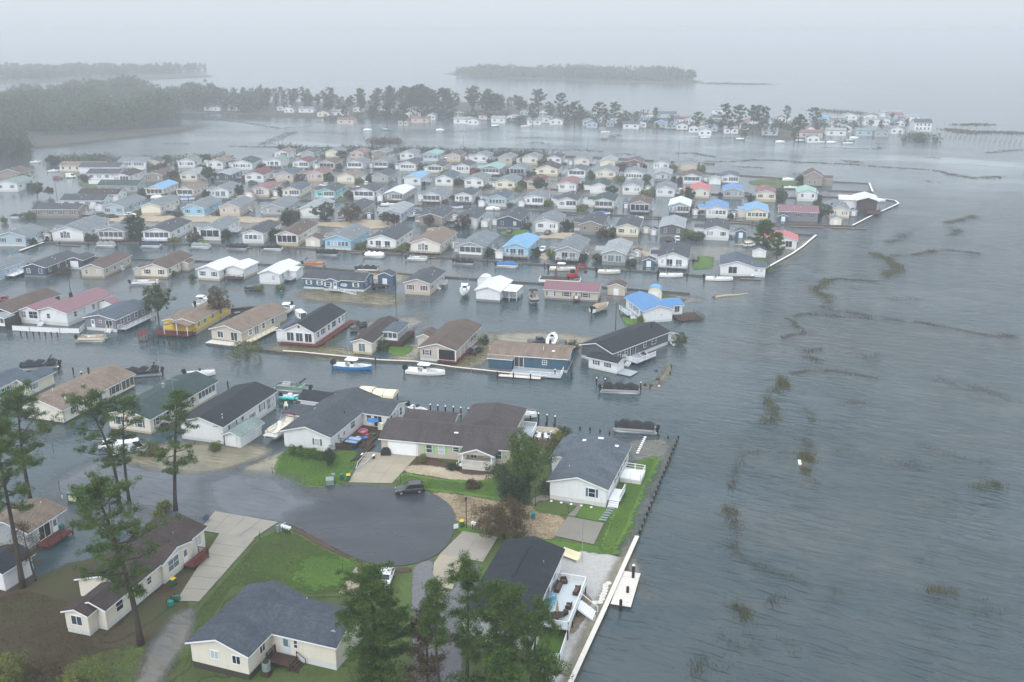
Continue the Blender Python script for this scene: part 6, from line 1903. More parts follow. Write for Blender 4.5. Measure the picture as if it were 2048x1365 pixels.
bulkhead('grey sheet pile wall with dark hoops beside the excavator barge', [(1030, 566), (1120, 571), (1215, 577), (1380, 589)], STEELP, STEELP, hh=.35)
bulkhead('corrugated steel bulkhead below the round shrub', [(416, 690), (470, 697), (530, 703), (566, 708)], STEELP, STEELP, hh=.35)
bulkhead('pale capped wooden bulkhead behind the two fishing boats', [(566, 706), (600, 708), (680, 716), (760, 724), (830, 727), (905, 738), (1000, 748), (1095, 757)], WOODL, hh=.45, cw=.5)
bulkhead('dark bulkhead along the upper canal', [(320, 398), (420, 400), (560, 401), (700, 404), (800, 411), (900, 415), (1000, 420), (1110, 425), (1200, 430), (1330, 437), (1440, 442), (1530, 449), (1600, 451), (1705, 454)], BULK, hh=.4)
bulkhead('white capped bulkhead round the boathouse point', [(1705, 454), (1740, 436), (1797, 410), (1790, 404), (1770, 401)], WHITE, hh=.6, cw=.6)
bulkhead('dark bulkhead enclosing the empty lot by the tall taupe house, far side', [(1380, 345), (1450, 350), (1520, 355), (1620, 363), (1738, 369)], BULK, hh=.5)
bulkhead('white capped end of the empty lot bulkhead', [(1738, 369), (1745, 386)], WHITE, hh=.6, cw=.7)
bulkhead('dark bulkhead enclosing the empty lot by the tall taupe house, near side', [(1745, 386), (1655, 383)], BULK, hh=.5)
bulkhead('dark bulkhead beside the mint roofed house', [(1640, 395), (1700, 398)], BULK, hh=.5)
bulkhead('long dark bulkhead at the marsh edge behind the farthest houses', [(560, 300), (640, 302), (760, 304), (900, 306), (1060, 312), (1200, 317), (1340, 325), (1430, 330)], BULK, hh=.7)
for i, seg in enumerate(([(1100, 380), (1190, 384)], [(1240, 372), (1330, 378)], [(1300, 381), (1380, 386)], [(1380, 388), (1470, 392)], [(1540, 378), (1600, 380)], [(1560, 396), (1640, 399)])):
    bulkhead('dark bulkhead between third row houses, %s of six from the left' % ORD[i], seg, BULK, hh=.5)
# near shore of low posts, then the broad white cap
wh = bulkhead('broad white capped bulkhead in front of the gravel yard', [(1274, 1079), (1210, 1222), (1144, 1366), (1120, 1420)], WOODL, hh=.5, cw=.6)
P0, P1 = G(1356, 879), G(1279, 1070)
bulkhead('low submerged bulkhead edge beside the lawn strip', [(1356, 878), (1318, 970), (1274, 1079)], BULK, hh=.12, cw=.2)
for i in range(20):
    piling(0, 0, 'short dark post, %s from the far corner in the line beside the lawn strip' % ORD[i], .75, False, 'posts along the lawn strip', .16, loc=P0.lerp(P1, i / 19))
for i, (x, y) in enumerate(((1130, 858), (1160, 859), (1180, 861), (1200, 865), (1219, 869), (1317, 874), (1336, 877))):
    piling(x, y, 'stubby dark post, %s from left in the shallows beyond the right hand house' % ORD[i], .55, False, 'stubby posts in the shallows', .15)
for i, x in enumerate((861, 876, 891, 907, 922, 937, 952, 969, 983, 998)):
    piling(x, 828 + i * 1.6, 'white capped piling, %s from left behind the tan ranch house' % ORD[i], 1.9, True, 'capped pilings along the near lagoon', .15)
for i, (x, y) in enumerate(((1077, 846), (1094, 849), (1110, 852))):
    piling(x, y, 'white capped piling, %s right of the low white open boat' % ORD[i], 1.9, True, 'capped pilings along the near lagoon', .15)
for i, (x, y) in enumerate(((1014, 833), (1031, 835), (1048, 837), (1061, 839), (868, 832), (902, 836), (933, 838), (1076, 850), (1092, 852), (1108, 854))):
    piling(x, y, 'short dark post, %s of ten near the white capped pilings' % ORD[i], .7, False, 'short posts along the near lagoon', .14)
for x, y, lb in ((1193, 771, 'piling at the motor end of the dark covered pontoon boat'), (1281, 780, 'piling off the bow of the dark covered pontoon boat'), (1210, 773, 'second piling from the motor of the dark covered pontoon boat')): piling(x, y, lb, 1.6, True)
for i, x in enumerate((42, 54, 67, 79, 91, 103, 115)): piling(x, 671 + i * .3, 'black post in water under the white vinyl fence, %s from left' % ORD[i], 1.0, False, 'black posts under the white fence', .16)
for i, (x, y) in enumerate(((307, 687), (317, 688), (329, 689), (339, 690))): piling(x, y, 'low dark post, %s from left before the yellow house' % ORD[i], .9, False, 'low posts before the yellow house', .14)
for i, (x, y, lb) in enumerate(((995, 757, 'left piling of the pale float below the teal house'), (1027, 759, 'middle piling of the pale float below the teal house'), (1061, 762, 'right piling of the pale float below the teal house'), (751, 728, 'dark piling at the bow of the blue hulled boat'))): piling(x, y, lb, 1.5, False)
for i, (x, y, lb) in enumerate(((118, 746, 'dark post left of the bimini boat'), (147, 748, 'white topped post left of the tan roofed house'), (164, 757, 'stout dark piling in front of the tan roof'), (456, 775, 'piling beside the green roofed house'), (782, 816, 'tall dark piling at the cream canopy'), (1142, 758, 'post right of the teal house'), (1110, 752, 'thin post right of the teal house deck'))): piling(x, y, lb, 1.4, i % 2 == 0)
for i, (x, y) in enumerate(((1340, 748), (1343, 735), (1318, 762), (1290, 772), (1270, 775), (1300, 778))): piling(x, y, 'low stake, %s along the drowned seawall off the grey corner house' % ORD[i], .6, False, 'stakes along the drowned seawall', .12)
patch('drowned_seawall', [(1338, 730), (1345, 732), (1330, 760), (1300, 775), (1270, 778), (1300, 770), (1325, 755)], MAT['sh_olive'], .008, 1.0, .8)
for i, x in enumerate((150, 168, 186, 205, 224, 243, 262, 280)): pass
for i in range(26):
    x = 330 + i * 47; y = itp(x, [320, 700, 1000, 1330, 1600], [401, 407, 424, 441, 455])
    piling(x, y, 'thin mooring post, %s from left along the upper canal' % ORD[i], 1.6, False, 'mooring posts along the upper canal', .16)
for i in range(24):
    x = 120 + i * 57; y = itp(x, [88, 500, 820, 1100, 1420], [491, 498, 516, 536, 559])
    piling(x, y, 'dark mooring post, %s from left along the boat canal' % ORD[i], 1.5, False, 'mooring posts along the boat canal', .15)
for row, (y0, y1) in enumerate(((272, 292), (268, 286))):
    for i in range(22):
        piling(1828 + i * 10 + row * 4, y0 + (y1 - y0) * i / 22, 'distant post, %s from left in the %s row of the old bay pier' % (ORD[i], ('near', 'far')[row]), 1.7, False, 'posts of the old pier in the bay', .13)
# docks
dock('white floating dock against the broad white bulkhead', 1241, 1216, 8.2, 2.6, -R(16), WOODL, .35)
piling(1266, 1160, 'white capped piling at the far corner of the floating dock', 2.2, True, None, .2); piling(1241, 1222, 'dark piling at the near corner of the floating dock', 1.6, False, None, .2); piling(1255, 1190, 'dark piling halfway along the floating dock', 1.2, False, None, .2)
dock('pale float along the bulkhead below the teal house', 998, 753, 9, 1.3, RT(12), WOODL, .3)
for i, (x, y, L) in enumerate(((112, 489, 9), (470, 494, 6), (700, 505, 7), (835, 514, 6), (1000, 526, 7), (1090, 534, 5), (1480, 557, 6))):
    dock('pale float on the boat canal, %s from the left' % ORD[i], x, y + 2, L, 1.0, RT(10), WOOD, .25)
for i, (x, y, L) in enumerate(((690, 406, 6), (855, 416, 9), (1110, 428, 9), (1290, 437, 7), (1340, 440, 8), (1415, 444, 10), (1458, 446, 8), (1500, 449, 11), (1580, 453, 12), (1665, 456, 12))):
    dock('pale float on the upper canal, %s from the left' % ORD[i], x, y + 1, L, 1.1, RT(11), WOOD, .3)
dock('grey pier beside the boat on its lift, left of the pink roof', 430, 625, 12, 1.0, RT(-20), WOODD, .6)
# vinyl fence in front of the maroon roofed house
f = thing('white_fence', 'long white vinyl fence over the water before the maroon roofed house', 'fence', G(26, 663), 0)
c = [G(26, 662), G(60, 664), G(120, 667), G(160, 668), G(170, 658)]
for p, q in zip(c, c[1:]): railing(f, p - f.location, q - f.location, WHITE, 0, 1.3, True)
f = thing('white_fence', 'white vinyl fence by the white houses at the upper left', 'fence', G(178, 371), 0)
for p, q in ((G(178, 369), G(225, 369)),): railing(f, p - f.location, q - f.location, WHITE, 0, 1.8, True)

# ------------------------------------------------------------------ boats
console_boat('blue hulled fishing boat with white hard top, moored at the pale bulkhead', 707, 738, RT(13), 8.6, 2.8, GELB, True, 2)
console_boat('all white fishing boat with hard top, moored right of the blue hulled boat', 852, 748, RT(13), 8.6, 2.8, GEL, True, 2)
console_boat('low white open boat moored behind the tan ranch house', 1038, 834, RT(8), 6.8, 2.3, GEL, False, 1)
console_boat('white fishing boat raised on a lift, bow towards the viewer', 929, 592, R(180 - 3), 8.0, 2.7, GEL, True, 2, z=1.0, rods=True)
console_boat('white boat parked behind the teal house, bow pointing away', 1104, 688, -R(8), 7.5, 2.6, GEL, False, 1, z=.6)
console_boat('white boat beside the taupe house, bow towards the viewer', 573, 628, R(180 - 8), 7.4, 2.5, GEL, True, 1, z=.5, rods=False)
console_boat('white boat with hard top half hidden behind the yellow house', 404, 612, -R(10), 6.5, 2.4, GEL, True, 1, z=.6, rods=False)
console_boat('tan covered boat on a lift beside the mauve roofed house', 1200, 622, RT(-52), 7.5, 2.5, GELC, False, 1, cover=TANC, z=.5)
console_boat('cream fishing boat with white hard top on the boat canal', 1125, 541, RT(8), 8.0, 2.6, GELC, True, 1)
console_boat('white bowrider with tan trim moored on the boat canal', 1218, 547, RT(8), 6.8, 2.4, GELC, False, 1)
console_boat('white speedboat moored left of the lawn, on the boat canal', 1342, 554, RT(8), 7.0, 2.4, GEL, False, 1)
console_boat('white motorboat moored at the lawn house', 1438, 561, RT(8), 8.0, 2.5, GEL, False, 1)
console_boat('white boat with teal trim behind the canopy pilings', 837, 826, RT(40), 5.0, 2.0, GELT, False, 1)
console_boat('white boat peeking over the green roof', 402, 752, RT(-10), 6.0, 2.2, GEL, False, 1)
pontoon('dark covered pontoon boat between two pilings off the grey corner house', 1240, 784, RT(7), 8.0, 2.6, VINYL, BLACK)
pontoon('black covered pontoon boat at the end of the sand walk', 1270, 862, LF(10), 8.0, 2.7, VINYL, BLACK)
pontoon('black covered pontoon boat with folded bimini, left of the green roof', 287, 752, LF(-14), 7.6, 2.6, GELD, BLACK, BLACK, z=.2)
pontoon('black covered pontoon boat with raised arch, behind the navy roofed garage', 80, 738, LF(-14), 8.0, 2.6, GELD, BLACK, BLACK, z=.2)
pontoon('beige pontoon boat with open seats before the mauve grey house', 184, 682, RT(-2), 7.0, 2.5, GELC, None, None, seats=VINTAN, deckm=TANC)
pontoon('green and white pontoon boat lifted behind the slate-roofed house', 587, 790, LF(14), 7.6, 2.6, GELG, None, BLACK, z=1.0)
pontoon('white pontoon boat with maroon bimini on a trailer beside the white grey-roofed house', 566, 868, R(162), 9.0, 2.7, GEL, None, MAROONC, z=.8, seats=GELC, deckm=GELC)
pontoon('white deck boat moored in front of the cream brown-roofed house', 290, 569, RT(-8), 8.2, 2.6, GEL, None, None, seats=VINTAN)
pontoon('brown trimmed pontoon boat on a lift left of the mauve roofed house', 1067, 606, R(180 + 3), 8.0, 2.5, GELD, None, BLACK, seats=VINTAN, z=.7, up=True)
pb = (('white pontoon boat, first along the boat canal', 213, 493, GEL, GREYC, None), ('blue covered pontoon boat, second along the boat canal', 303, 494, GEL, NAVY, None), ('white pontoon boat with grey cover below the raised porch', 402, 496, GEL, GREYC, None),
      ('dark railed pontoon boat below the white pergola house', 476, 497, GELD, BLACK, None), ('black topped pontoon boat below the brown roofed house', 546, 500, GEL, BLACK, None), ('long black covered pontoon boat below the light blue house', 657, 509, GELD, BLACK, None),
      ('white covered pontoon boat with dark bimini', 749, 514, GEL, TRIM, BLACK), ('grey pontoon boat below the glazed cream house', 834, 520, GEL, None, BLACK), ('black covered pontoon boat below the white framed porch', 929, 527, GELD, BLACK, BLACK), ('bright blue covered pontoon boat', 1014, 534, GEL, BLUEC, None))
for lb, x, y, sd, cv, bm_ in pb: pontoon(lb, x, y + 1, RT(itp(x, [200, 1000], [1, 8])), 7.0, 2.5, sd, cv, bm_, group='pontoon boats on the boat canal')
pontoon('orange brown pontoon boat moored behind the white roofed houses', 628, 532, RT(6), 7.2, 2.5, ORANGE, None, BLACK, seats=VINTAN, group='pontoon boats on the boat canal')
pontoon('grey pontoon boat with arch moored behind the long blue house', 735, 543, RT(6), 7.0, 2.5, GEL, BLACK, GREYC, group='pontoon boats on the boat canal')
pontoon('navy covered pontoon boat left of the taupe house at the far left', 42, 437, LF(-3), 7.5, 2.6, GEL, NAVY, None)
for lb, x, y, cv in (('white boat on the upper canal below the pale roof', 776, 411, None), ('navy covered boat on the upper canal', 912, 416, NAVY), ('white covered boat on the upper canal', 986, 420, TRIM), ('bright blue covered boat on the upper canal', 1205, 429, BLUEC), ('little white boat on the upper canal near the grey brown roof', 1272, 438, None),
                     ('white boat in front of the blue roofed far house', 316, 397, TRIM), ('white boat beside the far tan house', 108, 343, None), ('white sailboat hull by the far trees', 72, 325, None), ('white boat on the empty lot', 1576, 361, TRIM), ('white boat on a lift near the empty lot', 1580, 377, None), ('red and white boat by the boathouse', 1668, 412, None),
                     ('white cruiser at the boathouse point', 1756, 403, TRIM), ('blue covered boat behind the screened cottage', 376, 399, BLUEC), ('white boat below the maroon roofed cottage', 598, 341, None), ('white boat below the gable porch cottage', 278, 340, None), ('white boat right of the red shed roofs', 1148, 404, None), ('white boat near the yellow house landing', 1440, 478, None)):
    simple_boat(lb, x, y + 1, RT(itp(x, [200, 1000], [0, 9])), 6.0, 2.2, GEL, cv)
for i, (x, y) in enumerate(((1600, 284), (1640, 286), (1662, 287), (1700, 283), (1708, 278), (1695, 288), (1480, 281), (1410, 277), (735, 262), (772, 261), (880, 262), (1050, 254), (990, 254), (1210, 266), (1560, 286))):
    simple_boat('distant small boat off the hazy village, %s in its scattered line' % ORD[i], x, y, RT(5), 6.5, 2.2, GEL if i % 3 else GELT, None if i % 2 else TRIM, 'boats off the hazy village')
simple_boat('teal inflatable sliding off behind the slate-roofed house', 582, 800, RT(5), 3.4, 1.4, GELT)
t = thing('work_barge', 'white work barge with an excavator on deck in the boat canal', 'barge', G(1120, 562), RT(10))
part('hull', MB().box(-2.2, 2.2, -6, 6, -.3, .7).mesh('hull', GEL), t); part('deck', MB().box(-2.0, 2.0, -5.8, 5.8, .7, .78).mesh('deck', WOODD), t)
for x in (-1.5, 1.5): part('spud_post', MB().tube([(0, 0, -.5), (0, 0, 4)], .14, 6).mesh('spud_post', MAROONC), t, (x, -1.2, 0))
part('timber_stack', MB().box(-1.6, 1.6, 3, 5.6, .78, 1.2).mesh('timber_stack', WOOD), t)
e = thing('excavator', 'red excavator with folded arm standing on the work barge', 'excavator', G(1146, 563) + Vector((0, 0, .78)), RT(-40))
for s in (-1, 1): part('track', MB().loft([[(s * .9 - .25, -1.3, .1), (s * .9 + .25, -1.3, .1), (s * .9 + .25, 1.3, .1), (s * .9 - .25, 1.3, .1)], [(s * .9 - .25, -1.5, .4), (s * .9 + .25, -1.5, .4), (s * .9 + .25, 1.5, .4), (s * .9 - .25, 1.5, .4)], [(s * .9 - .25, -1.3, .75), (s * .9 + .25, -1.3, .75), (s * .9 + .25, 1.3, .75), (s * .9 - .25, 1.3, .75)]]).mesh('track', RUBBER), e)
part('body', MB().loft([[(-1.1, -1.6, .85), (1.1, -1.6, .85), (1.1, 1.1, .85), (-1.1, 1.1, .85)], [(-1.05, -1.6, 1.7), (1.05, -1.6, 1.7), (1.05, .6, 1.6), (-1.05, .6, 1.6)]]).mesh('body', REDP), e)
part('cab', MB().loft([[(-1.0, -.3, 1.6), (-.1, -.3, 1.6), (-.1, 1.1, 1.3), (-1.0, 1.1, 1.3)], [(-.95, -.3, 2.7), (-.15, -.3, 2.7), (-.15, .8, 2.7), (-.95, .8, 2.7)]]).mesh('cab', GLASS[1]), e)
b = MB(); b.bar((.3, .8, 1.5), (.3, 2.4, 4.2), .35, .4); b.bar((.3, 2.4, 4.2), (.3, 4.4, 3.4), .3, .35); b.bar((.3, 4.4, 3.4), (.3, 4.9, 1.6), .25, .3)
part('boom', b.mesh('boom', REDP), e); part('bucket', MB().loft([[(-.1, 4.6, 1.7), (.7, 4.6, 1.7), (.7, 5.2, 1.6), (-.1, 5.2, 1.6)], [(-.1, 4.3, 1.0), (.7, 4.3, 1.0), (.7, 4.9, .9), (-.1, 4.9, .9)]]).mesh('bucket', WOODD), e)
# boat canopy of cream canvas
t = thing('boat_canopy', 'cream canvas boat canopy over the lagoon behind the sunroom house', 'canopy', G(757, 806), -R(12))
for k, (xa, xb) in enumerate(((-3.7, -.9), (-.75, 1.4), (1.55, 3.7))):
    dz = .25 if k == 0 else 0
    b = MB(); b.loft([[(x, -1.8, 1.9), (x, -1.7, 2.4 + dz), (x, -.6, 2.75 + dz), (x, .6, 2.75 + dz), (x, 1.7, 2.4 + dz), (x, 1.8, 1.9)] for x in (xa, (xa + xb) / 2, xb)]); part('canvas', b.mesh('canvas', YCANV, fix=True), t)
for x in (-3.5, 0, 3.5):
    for y in (-1.5, 1.5): part('post', cached(('cpost',), lambda: MB().tube([(0, 0, -.5), (0, 0, 2.2)], .1, 6).mesh('post', PILE)), t, (x, y, 0))

# ------------------------------------------------------------------ vehicles
vehicle('parked_suv', 'wet charcoal suv parked at the edge of the asphalt circle', 820, 986, R(102), 'charcoal', 'suv', 4.6, 1.88, .12)
vehicle('parked_car', 'white sedan parked half hidden behind the bottom pine, on the tan drive', 771, 1166, R(175), 'white', 'car', 4.6, 1.85, .12)
v = vehicle('delivery_van', 'white van with teal stripe along its side, standing in flooded street', 261, 905, -R(62), 'white', 'van', 5.9, 2.0, -.12, cat='van')
b = MB()
for s in (-1, 1): b.box(s * 1.005 - .012, s * 1.005 + .012, -2.6, 1.9, .42, .62); b.box(s * 1.004 - .012, s * 1.004 + .012, -2.4, 2.2, .98, 1.05)
part('stripe', b.mesh('stripe', TEALP), v)
vehicle('parked_car', 'white car left of the white van in the flooded street', 224, 893, -R(66), 'white', 'car', 4.5, 1.8, -.15)
vehicle('parked_van', 'white van between the taupe house and the black roofed house', 604, 640, -R(150), 'white', 'van', 5.2, 2.0, -.1, cat='van')
vehicle('parked_car', 'dark car swamped to its sills near the white roofed house', 506, 581, -R(70), 'navy', 'suv', 4.6, 1.85, -.35)
vehicle('parked_jeep', 'black and white jeep in the water right of the black roofed house', 723, 652, R(25), 'black', 'suv', 4.4, 1.9, -.1)
vehicle('parked_car', 'black car in the water beside the deck of the black roofed house', 707, 662, R(10), 'black', 'car', 4.3, 1.8, -.2)
vehicle('parked_car', 'dark car beside the yellow house under the tree', 479, 634, -R(55), 'charcoal', 'car', 4.5, 1.8, -.15)
vehicle('parked_pickup', 'red pickup at the left edge behind the brown roofed house', 8, 604, -R(70), 'red', 'pickup', 5.4, 1.95, -.1, cat='pickup truck')
vehicle('parked_suv', 'silver suv on the sandy drive under the spreading tree', 686, 443, RT(-8), 'silver', 'suv', 4.6, 1.85, .05)
for lb, x, y, rz, c, k in (('dark suv right of the beige house with the corner porch', 952, 706, 30, 'black', 'suv'), ('black car under the awning right of the dark posts', 1125, 694, 10, 'black', 'suv'), ('dark pickup left of the lifted white boat behind the teal house', 1078, 688, 80, 'charcoal', 'pickup'),
                            ('white suv by the turquoise house', 648, 373, -80, 'white', 'suv'), ('white car on the wet street behind the screened white cottage', 713, 379, -80, 'white', 'car'), ('white suv beside the grey cottage with brown deck', 733, 370, 0, 'white', 'suv'), ('white suv in front of the dark grey house', 1354, 481, 5, 'white', 'suv'),
                            ('black suv in front of the dark grey house', 1337, 483, 5, 'black', 'suv'), ('black suv in front of the navy front house', 1020, 466, 10, 'black', 'suv'), ('dark car in front of the pale blue long house', 205, 434, 85, 'navy', 'suv'), ('black car beside the dark car at the pale blue house', 226, 436, 80, 'black', 'car'),
                            ('dark green car beside the maroon roofed third row house', 506, 367, 85, 'charcoal', 'car'), ('black car beside the blue grey roofed third row house', 573, 368, 10, 'black', 'suv'), ('dark car under the round tree', 650, 442, 85, 'navy', 'car'), ('white car beside the street end of the light blue row', 383, 478, 30, 'white', 'car'),
                            ('white and red car at the pine by the coral roof', 1500, 494, 75, 'white', 'suv'), ('dark car with kayak on the lawn side of the far left', 116, 358, 80, 'red', 'car'), ('white box trailer by the far tan house', 142, 356, 85, 'white', 'van'), ('white car left of the cream house front', 261, 432, 85, 'white', 'car'), ('dark jeep in the side yard of the teal shuttered house', 1096, 469, 15, 'black', 'suv'),
                            ('black pickup by the brown house of the boat canal street', 912, 458, 80, 'black', 'pickup'), ('dark car beside the blue shed garage', 760, 577, 60, 'black', 'suv'), ('dark blue car beside the far grey roof', 965, 380, 30, 'navy', 'suv')):
    vehicle('parked_' + {'suv': 'suv', 'car': 'car', 'pickup': 'pickup', 'van': 'van'}[k], lb, x, y, -R(rz), c, k, 4.5 if k != 'pickup' else 5.3, 1.85, .0 if y > 430 else -.05, 'cars parked among the rows')

# ------------------------------------------------------------------ bins, boxes, poles, yard things
bin_('green bin with yellow lid at the drive of the sunroom house', 697, 962, R(10), GREENP, YELP)
bin_('green bin left of the yellow lidded one', 684, 961, R(10), GREENP)
bin_('teal bin lying on the straw coloured ground', 1066, 1039, R(5), TEALP, tipped=False)
bin_('open green bin with yellow front by the lamp post', 924, 1055, R(-15), GREENP, YELP)
bin_('green bin with yellow front beside the cream mobile home', 347, 1172, -R(20), GREENP, YELP)
bin_('green bin lying on its side beside the concrete drive', 345, 1200, R(70), GREENP, tipped=True)
bin_('teal bin tipped over beside the green one', 338, 1208, R(40), TEALP, tipped=True)
bin_('green bin by the white teal-roofed shed', 522, 868, R(10), TEALP)
bin_('teal bin beside the door of the grey trailer home', 124, 1064, R(-15), TEALP)
bin_('green bin in water before the white roofed house', 563, 590, R(10), TEALP)
t = thing('utility_box', 'grey green transformer box on the lawn beside the bins', 'utility box', G(660, 968, .08), R(12))
part('casing', MB().loft([[(-.6, -.6, 0), (.6, -.6, 0), (.6, .6, 0), (-.6, .6, 0)], [(-.6, -.6, .8), (.6, -.6, .8), (.6, .6, 1.0), (-.6, .6, 1.0)]]).mesh('casing', TANK), t); part('lid', MB().box(-.63, .63, -.63, .3, .8, .86).mesh('lid', TANK), t)
t = thing('utility_box', 'small grey meter pedestal behind the transformer box', 'utility box', G(667, 960, .08), R(12)); part('casing', MB().box(-.25, .25, -.2, .2, 0, 1.0).mesh('casing', TANK), t); part('lid', MB().box(-.28, .28, -.23, .23, 1.0, 1.06).mesh('lid', TANK), t)
t = thing('utility_box', 'cluster of pale meter boxes at the corner of the lawn circle', 'utility box', G(563, 1064, .1), R(12))
for i in range(3): part('meter_box', MB().box(-.2, .2, -.15, .15, 0, 1.1 + .1 * i).mesh('meter_box', TANK), t, (-.5 + i * .5, .1 * i, 0))
pole('black street lamp beside the asphalt circle', 933, 1057, 4.6, .06, BLACK, 'street_lamp', 'street lamp', None, False, True)
pole('tall white flagpole without flag in the gravel yard', 1164, 1126, 6.2, .05, ALU, 'flagpole', 'flagpole')
pole('tall thin mast standing behind the tan ranch house', 944, 830, 10.5, .06, ALU, 'mast', 'mast')
pole('thin white mast behind the bimini boat', 322, 758, 6, .05, ALU, 'mast', 'mast')
for i, (x, y, h_) in enumerate(((545, 949, 1.4), (801, 966, 1.6), (686, 1146, 1.5), (520, 1082, 1.5), (1071, 1012, 1.8), (107, 905, 1.8), (120, 985, 2.2), (1300, 988, 1.0))):
    pole('thin dark marker post %s' % ('on the lawn of the sunroom house', 'at the drive of the tan ranch house', 'at the tan drive', 'beside the concrete drive, with a white base', 'beside the short path', 'in the flooded street at left', 'in the flooded street beside the pines', 'in the lawn strip')[i], x, y, h_, .05, BLACK, 'marker_post', 'post')
for i, (x, y, h_, lb) in enumerate(((144, 603, 7, 'street lamp pole behind the maroon roof'), (792, 606, 6.5, 'street lamp pole in water left of the beige house'), (1231, 660, 7, 'dark pole in water behind the grey corner house'), (927, 307, 11, 'wooden utility pole at the marsh edge, left'), (1175, 314, 11, 'wooden utility pole at the marsh edge, middle'), (1357, 322, 11, 'wooden utility pole at the marsh edge, right'), (566, 300, 10, 'utility pole beyond the farthest houses at left'), (763, 302, 9, 'utility pole near the marsh hummock'), (116, 409, 9, 'leaning street pole in the flooded road'), (1304, 470, 8, 'white mast beside the pale roofed house'), (1332, 546, 7, 'white flagpole beside the lawn'), (1630, 415, 8, 'pole by the boathouse'))):
    pole(lb, x, y, h_, .1, ALU if 'white' in lb else PILE, 'utility_pole' if 'utility' in lb else 'street_pole', 'pole')
for i, (x, y, rz) in enumerate(((1078, 868, 200), (1098, 868, 150), (1076, 878, 320), (1094, 879, 40))):
    chair('white garden chair %s the fire ring behind the tan ranch house' % ('far left of', 'far right of', 'near left of', 'near right of')[i], G(x, y, .1), R(rz), WHITE, 'white chairs round the fire ring', .8)
for i, (x, y, rz, m) in enumerate(((575, 806, 190, TEALP), (563, 812, 120, TEALP), (592, 808, 230, TANK), (572, 816, 10, CREAM))):
    chair('%s chair in the shallows behind the slate-roofed house' % ('teal', 'second teal', 'grey', 'cream')[i], G(x, y, .0), R(rz), m, 'chairs in the shallows', .6)
t = thing('grill', 'black covered grill beside the white garage door', 'grill', G(772, 909, .12), 0)
part('cover', MB().loft([[(-.85, -.6, 0), (.85, -.6, 0), (.85, .6, 0), (-.85, .6, 0)], [(-.8, -.55, .7), (.8, -.55, .7), (.8, .55, .7), (-.8, .55, .7)], [(-.5, -.4, 1.15), (.5, -.4, 1.15), (.5, .4, 1.15), (-.5, .4, 1.15)]]).mesh('cover', BLACK), t)
part('knob', MB().box(-.1, .1, -.08, .08, 1.15, 1.2).mesh('knob', BLACK), t)
t = thing('boat_trailer', 'empty galvanised boat trailer on the concrete drive of the tan ranch house', 'trailer', G(735, 918, .1), -R(14))
b = MB()
for s in (-1, 1): b.bar((s * .8, 1.5, .5), (s * .7, -2.5, .45), .12); b.bar((s * .7, -2.5, .45), (0, -5, .45), .12)
b.bar((-.8, 1.2, .5), (.8, 1.2, .5), .1); b.bar((-.8, -1, .45), (.8, -1, .45), .1); b.bar((-1.0, .2, .4), (1.0, .2, .4), .08)
part('frame', b.mesh('frame', ALU), t)
for s in (-1, 1): part('wheel', MB().tube([(-.1, 0, 0), (.1, 0, 0)], .32, 10).mesh('wheel', RUBBER), t, (s * 1.05, .2, .32)); part('mudguard', MB().box(-.14, .14, -.4, .4, .66, .7).mesh('mudguard', TRIM), t, (s * 1.05, .2, 0))
t = thing('timber_stack', 'long dark timbers lying beside the concrete drive', 'timber', G(722, 905, .1), -R(16))
for i in range(4): part('beam', MB().bar((i * .28, -4 + i * .4, .15), (i * .28 + .3, 3.5, .15), .2).mesh('beam', WOODD), t)
t = thing('driftwood', 'long pale floating log in the open water right of the point', 'driftwood', G(1428, 596), 0)
q = G(1495, 587) - t.location; part('log', MB().tube([(0, 0, .05), q * .35 + Vector((0, .3, .08)), q * .7 + Vector((.3, -.5, .05)), q], [.4, .3, .25, .12], 7).mesh('log', plain('driftwood', (202, 184, 140), .7, .8)), t); part('root', MB().tube([(-.6, .4, -.1), (.4, 0, .3)], [.15, .35], 6).mesh('root', WOODD), t)
t = thing('floating_plank', 'yellow plank caught in the grass clump at far right', 'plank', G(1600, 931), -R(12)); part('plank', MB().box(-.25, .25, 0, 1.8, -.02, .2).mesh('plank', CREAM), t)
t = thing('market_umbrella', 'small red pagoda shelter on stilts left of the yellow house', 'shelter', G(288, 680), 0)
part('roof', MB().loft([[(-1.2, -1.2, 1.8), (1.2, -1.2, 1.8), (1.2, 1.2, 1.8), (-1.2, 1.2, 1.8)], [(-.15, -.15, 2.6), (.15, -.15, 2.6), (.15, .15, 2.6), (-.15, .15, 2.6)]]).mesh('roof', MAROONC), t)
for x in (-.8, .8):
    for y in (-.8, .8): part('post', cached(('shpost',), lambda: MB().box(-.08, .08, -.08, .08, -.5, 1.8).mesh('post', PILE)), t, (x, y, 0))
part('platform', MB().box(-1, 1, -1, 1, .45, .55).mesh('platform', WOOD), t)
t = thing('red_shed', 'small red shed between the blue shuttered and green roofed far cottages', 'shed', G(948, 349), -R(12)); part('wall', MB().box(-1.6, 1.6, 0, 3, 0, 2.2).mesh('wall', plain('barn_red', (140, 62, 62), .8)), t); part('roof', MB().loft([[(-1.8, -.2, 2.2), (0, -.2, 2.9), (1.8, -.2, 2.2)], [(-1.8, 3.2, 2.2), (0, 3.2, 2.9), (1.8, 3.2, 2.2)]]).mesh('roof', RM['r'], fix=True), t)
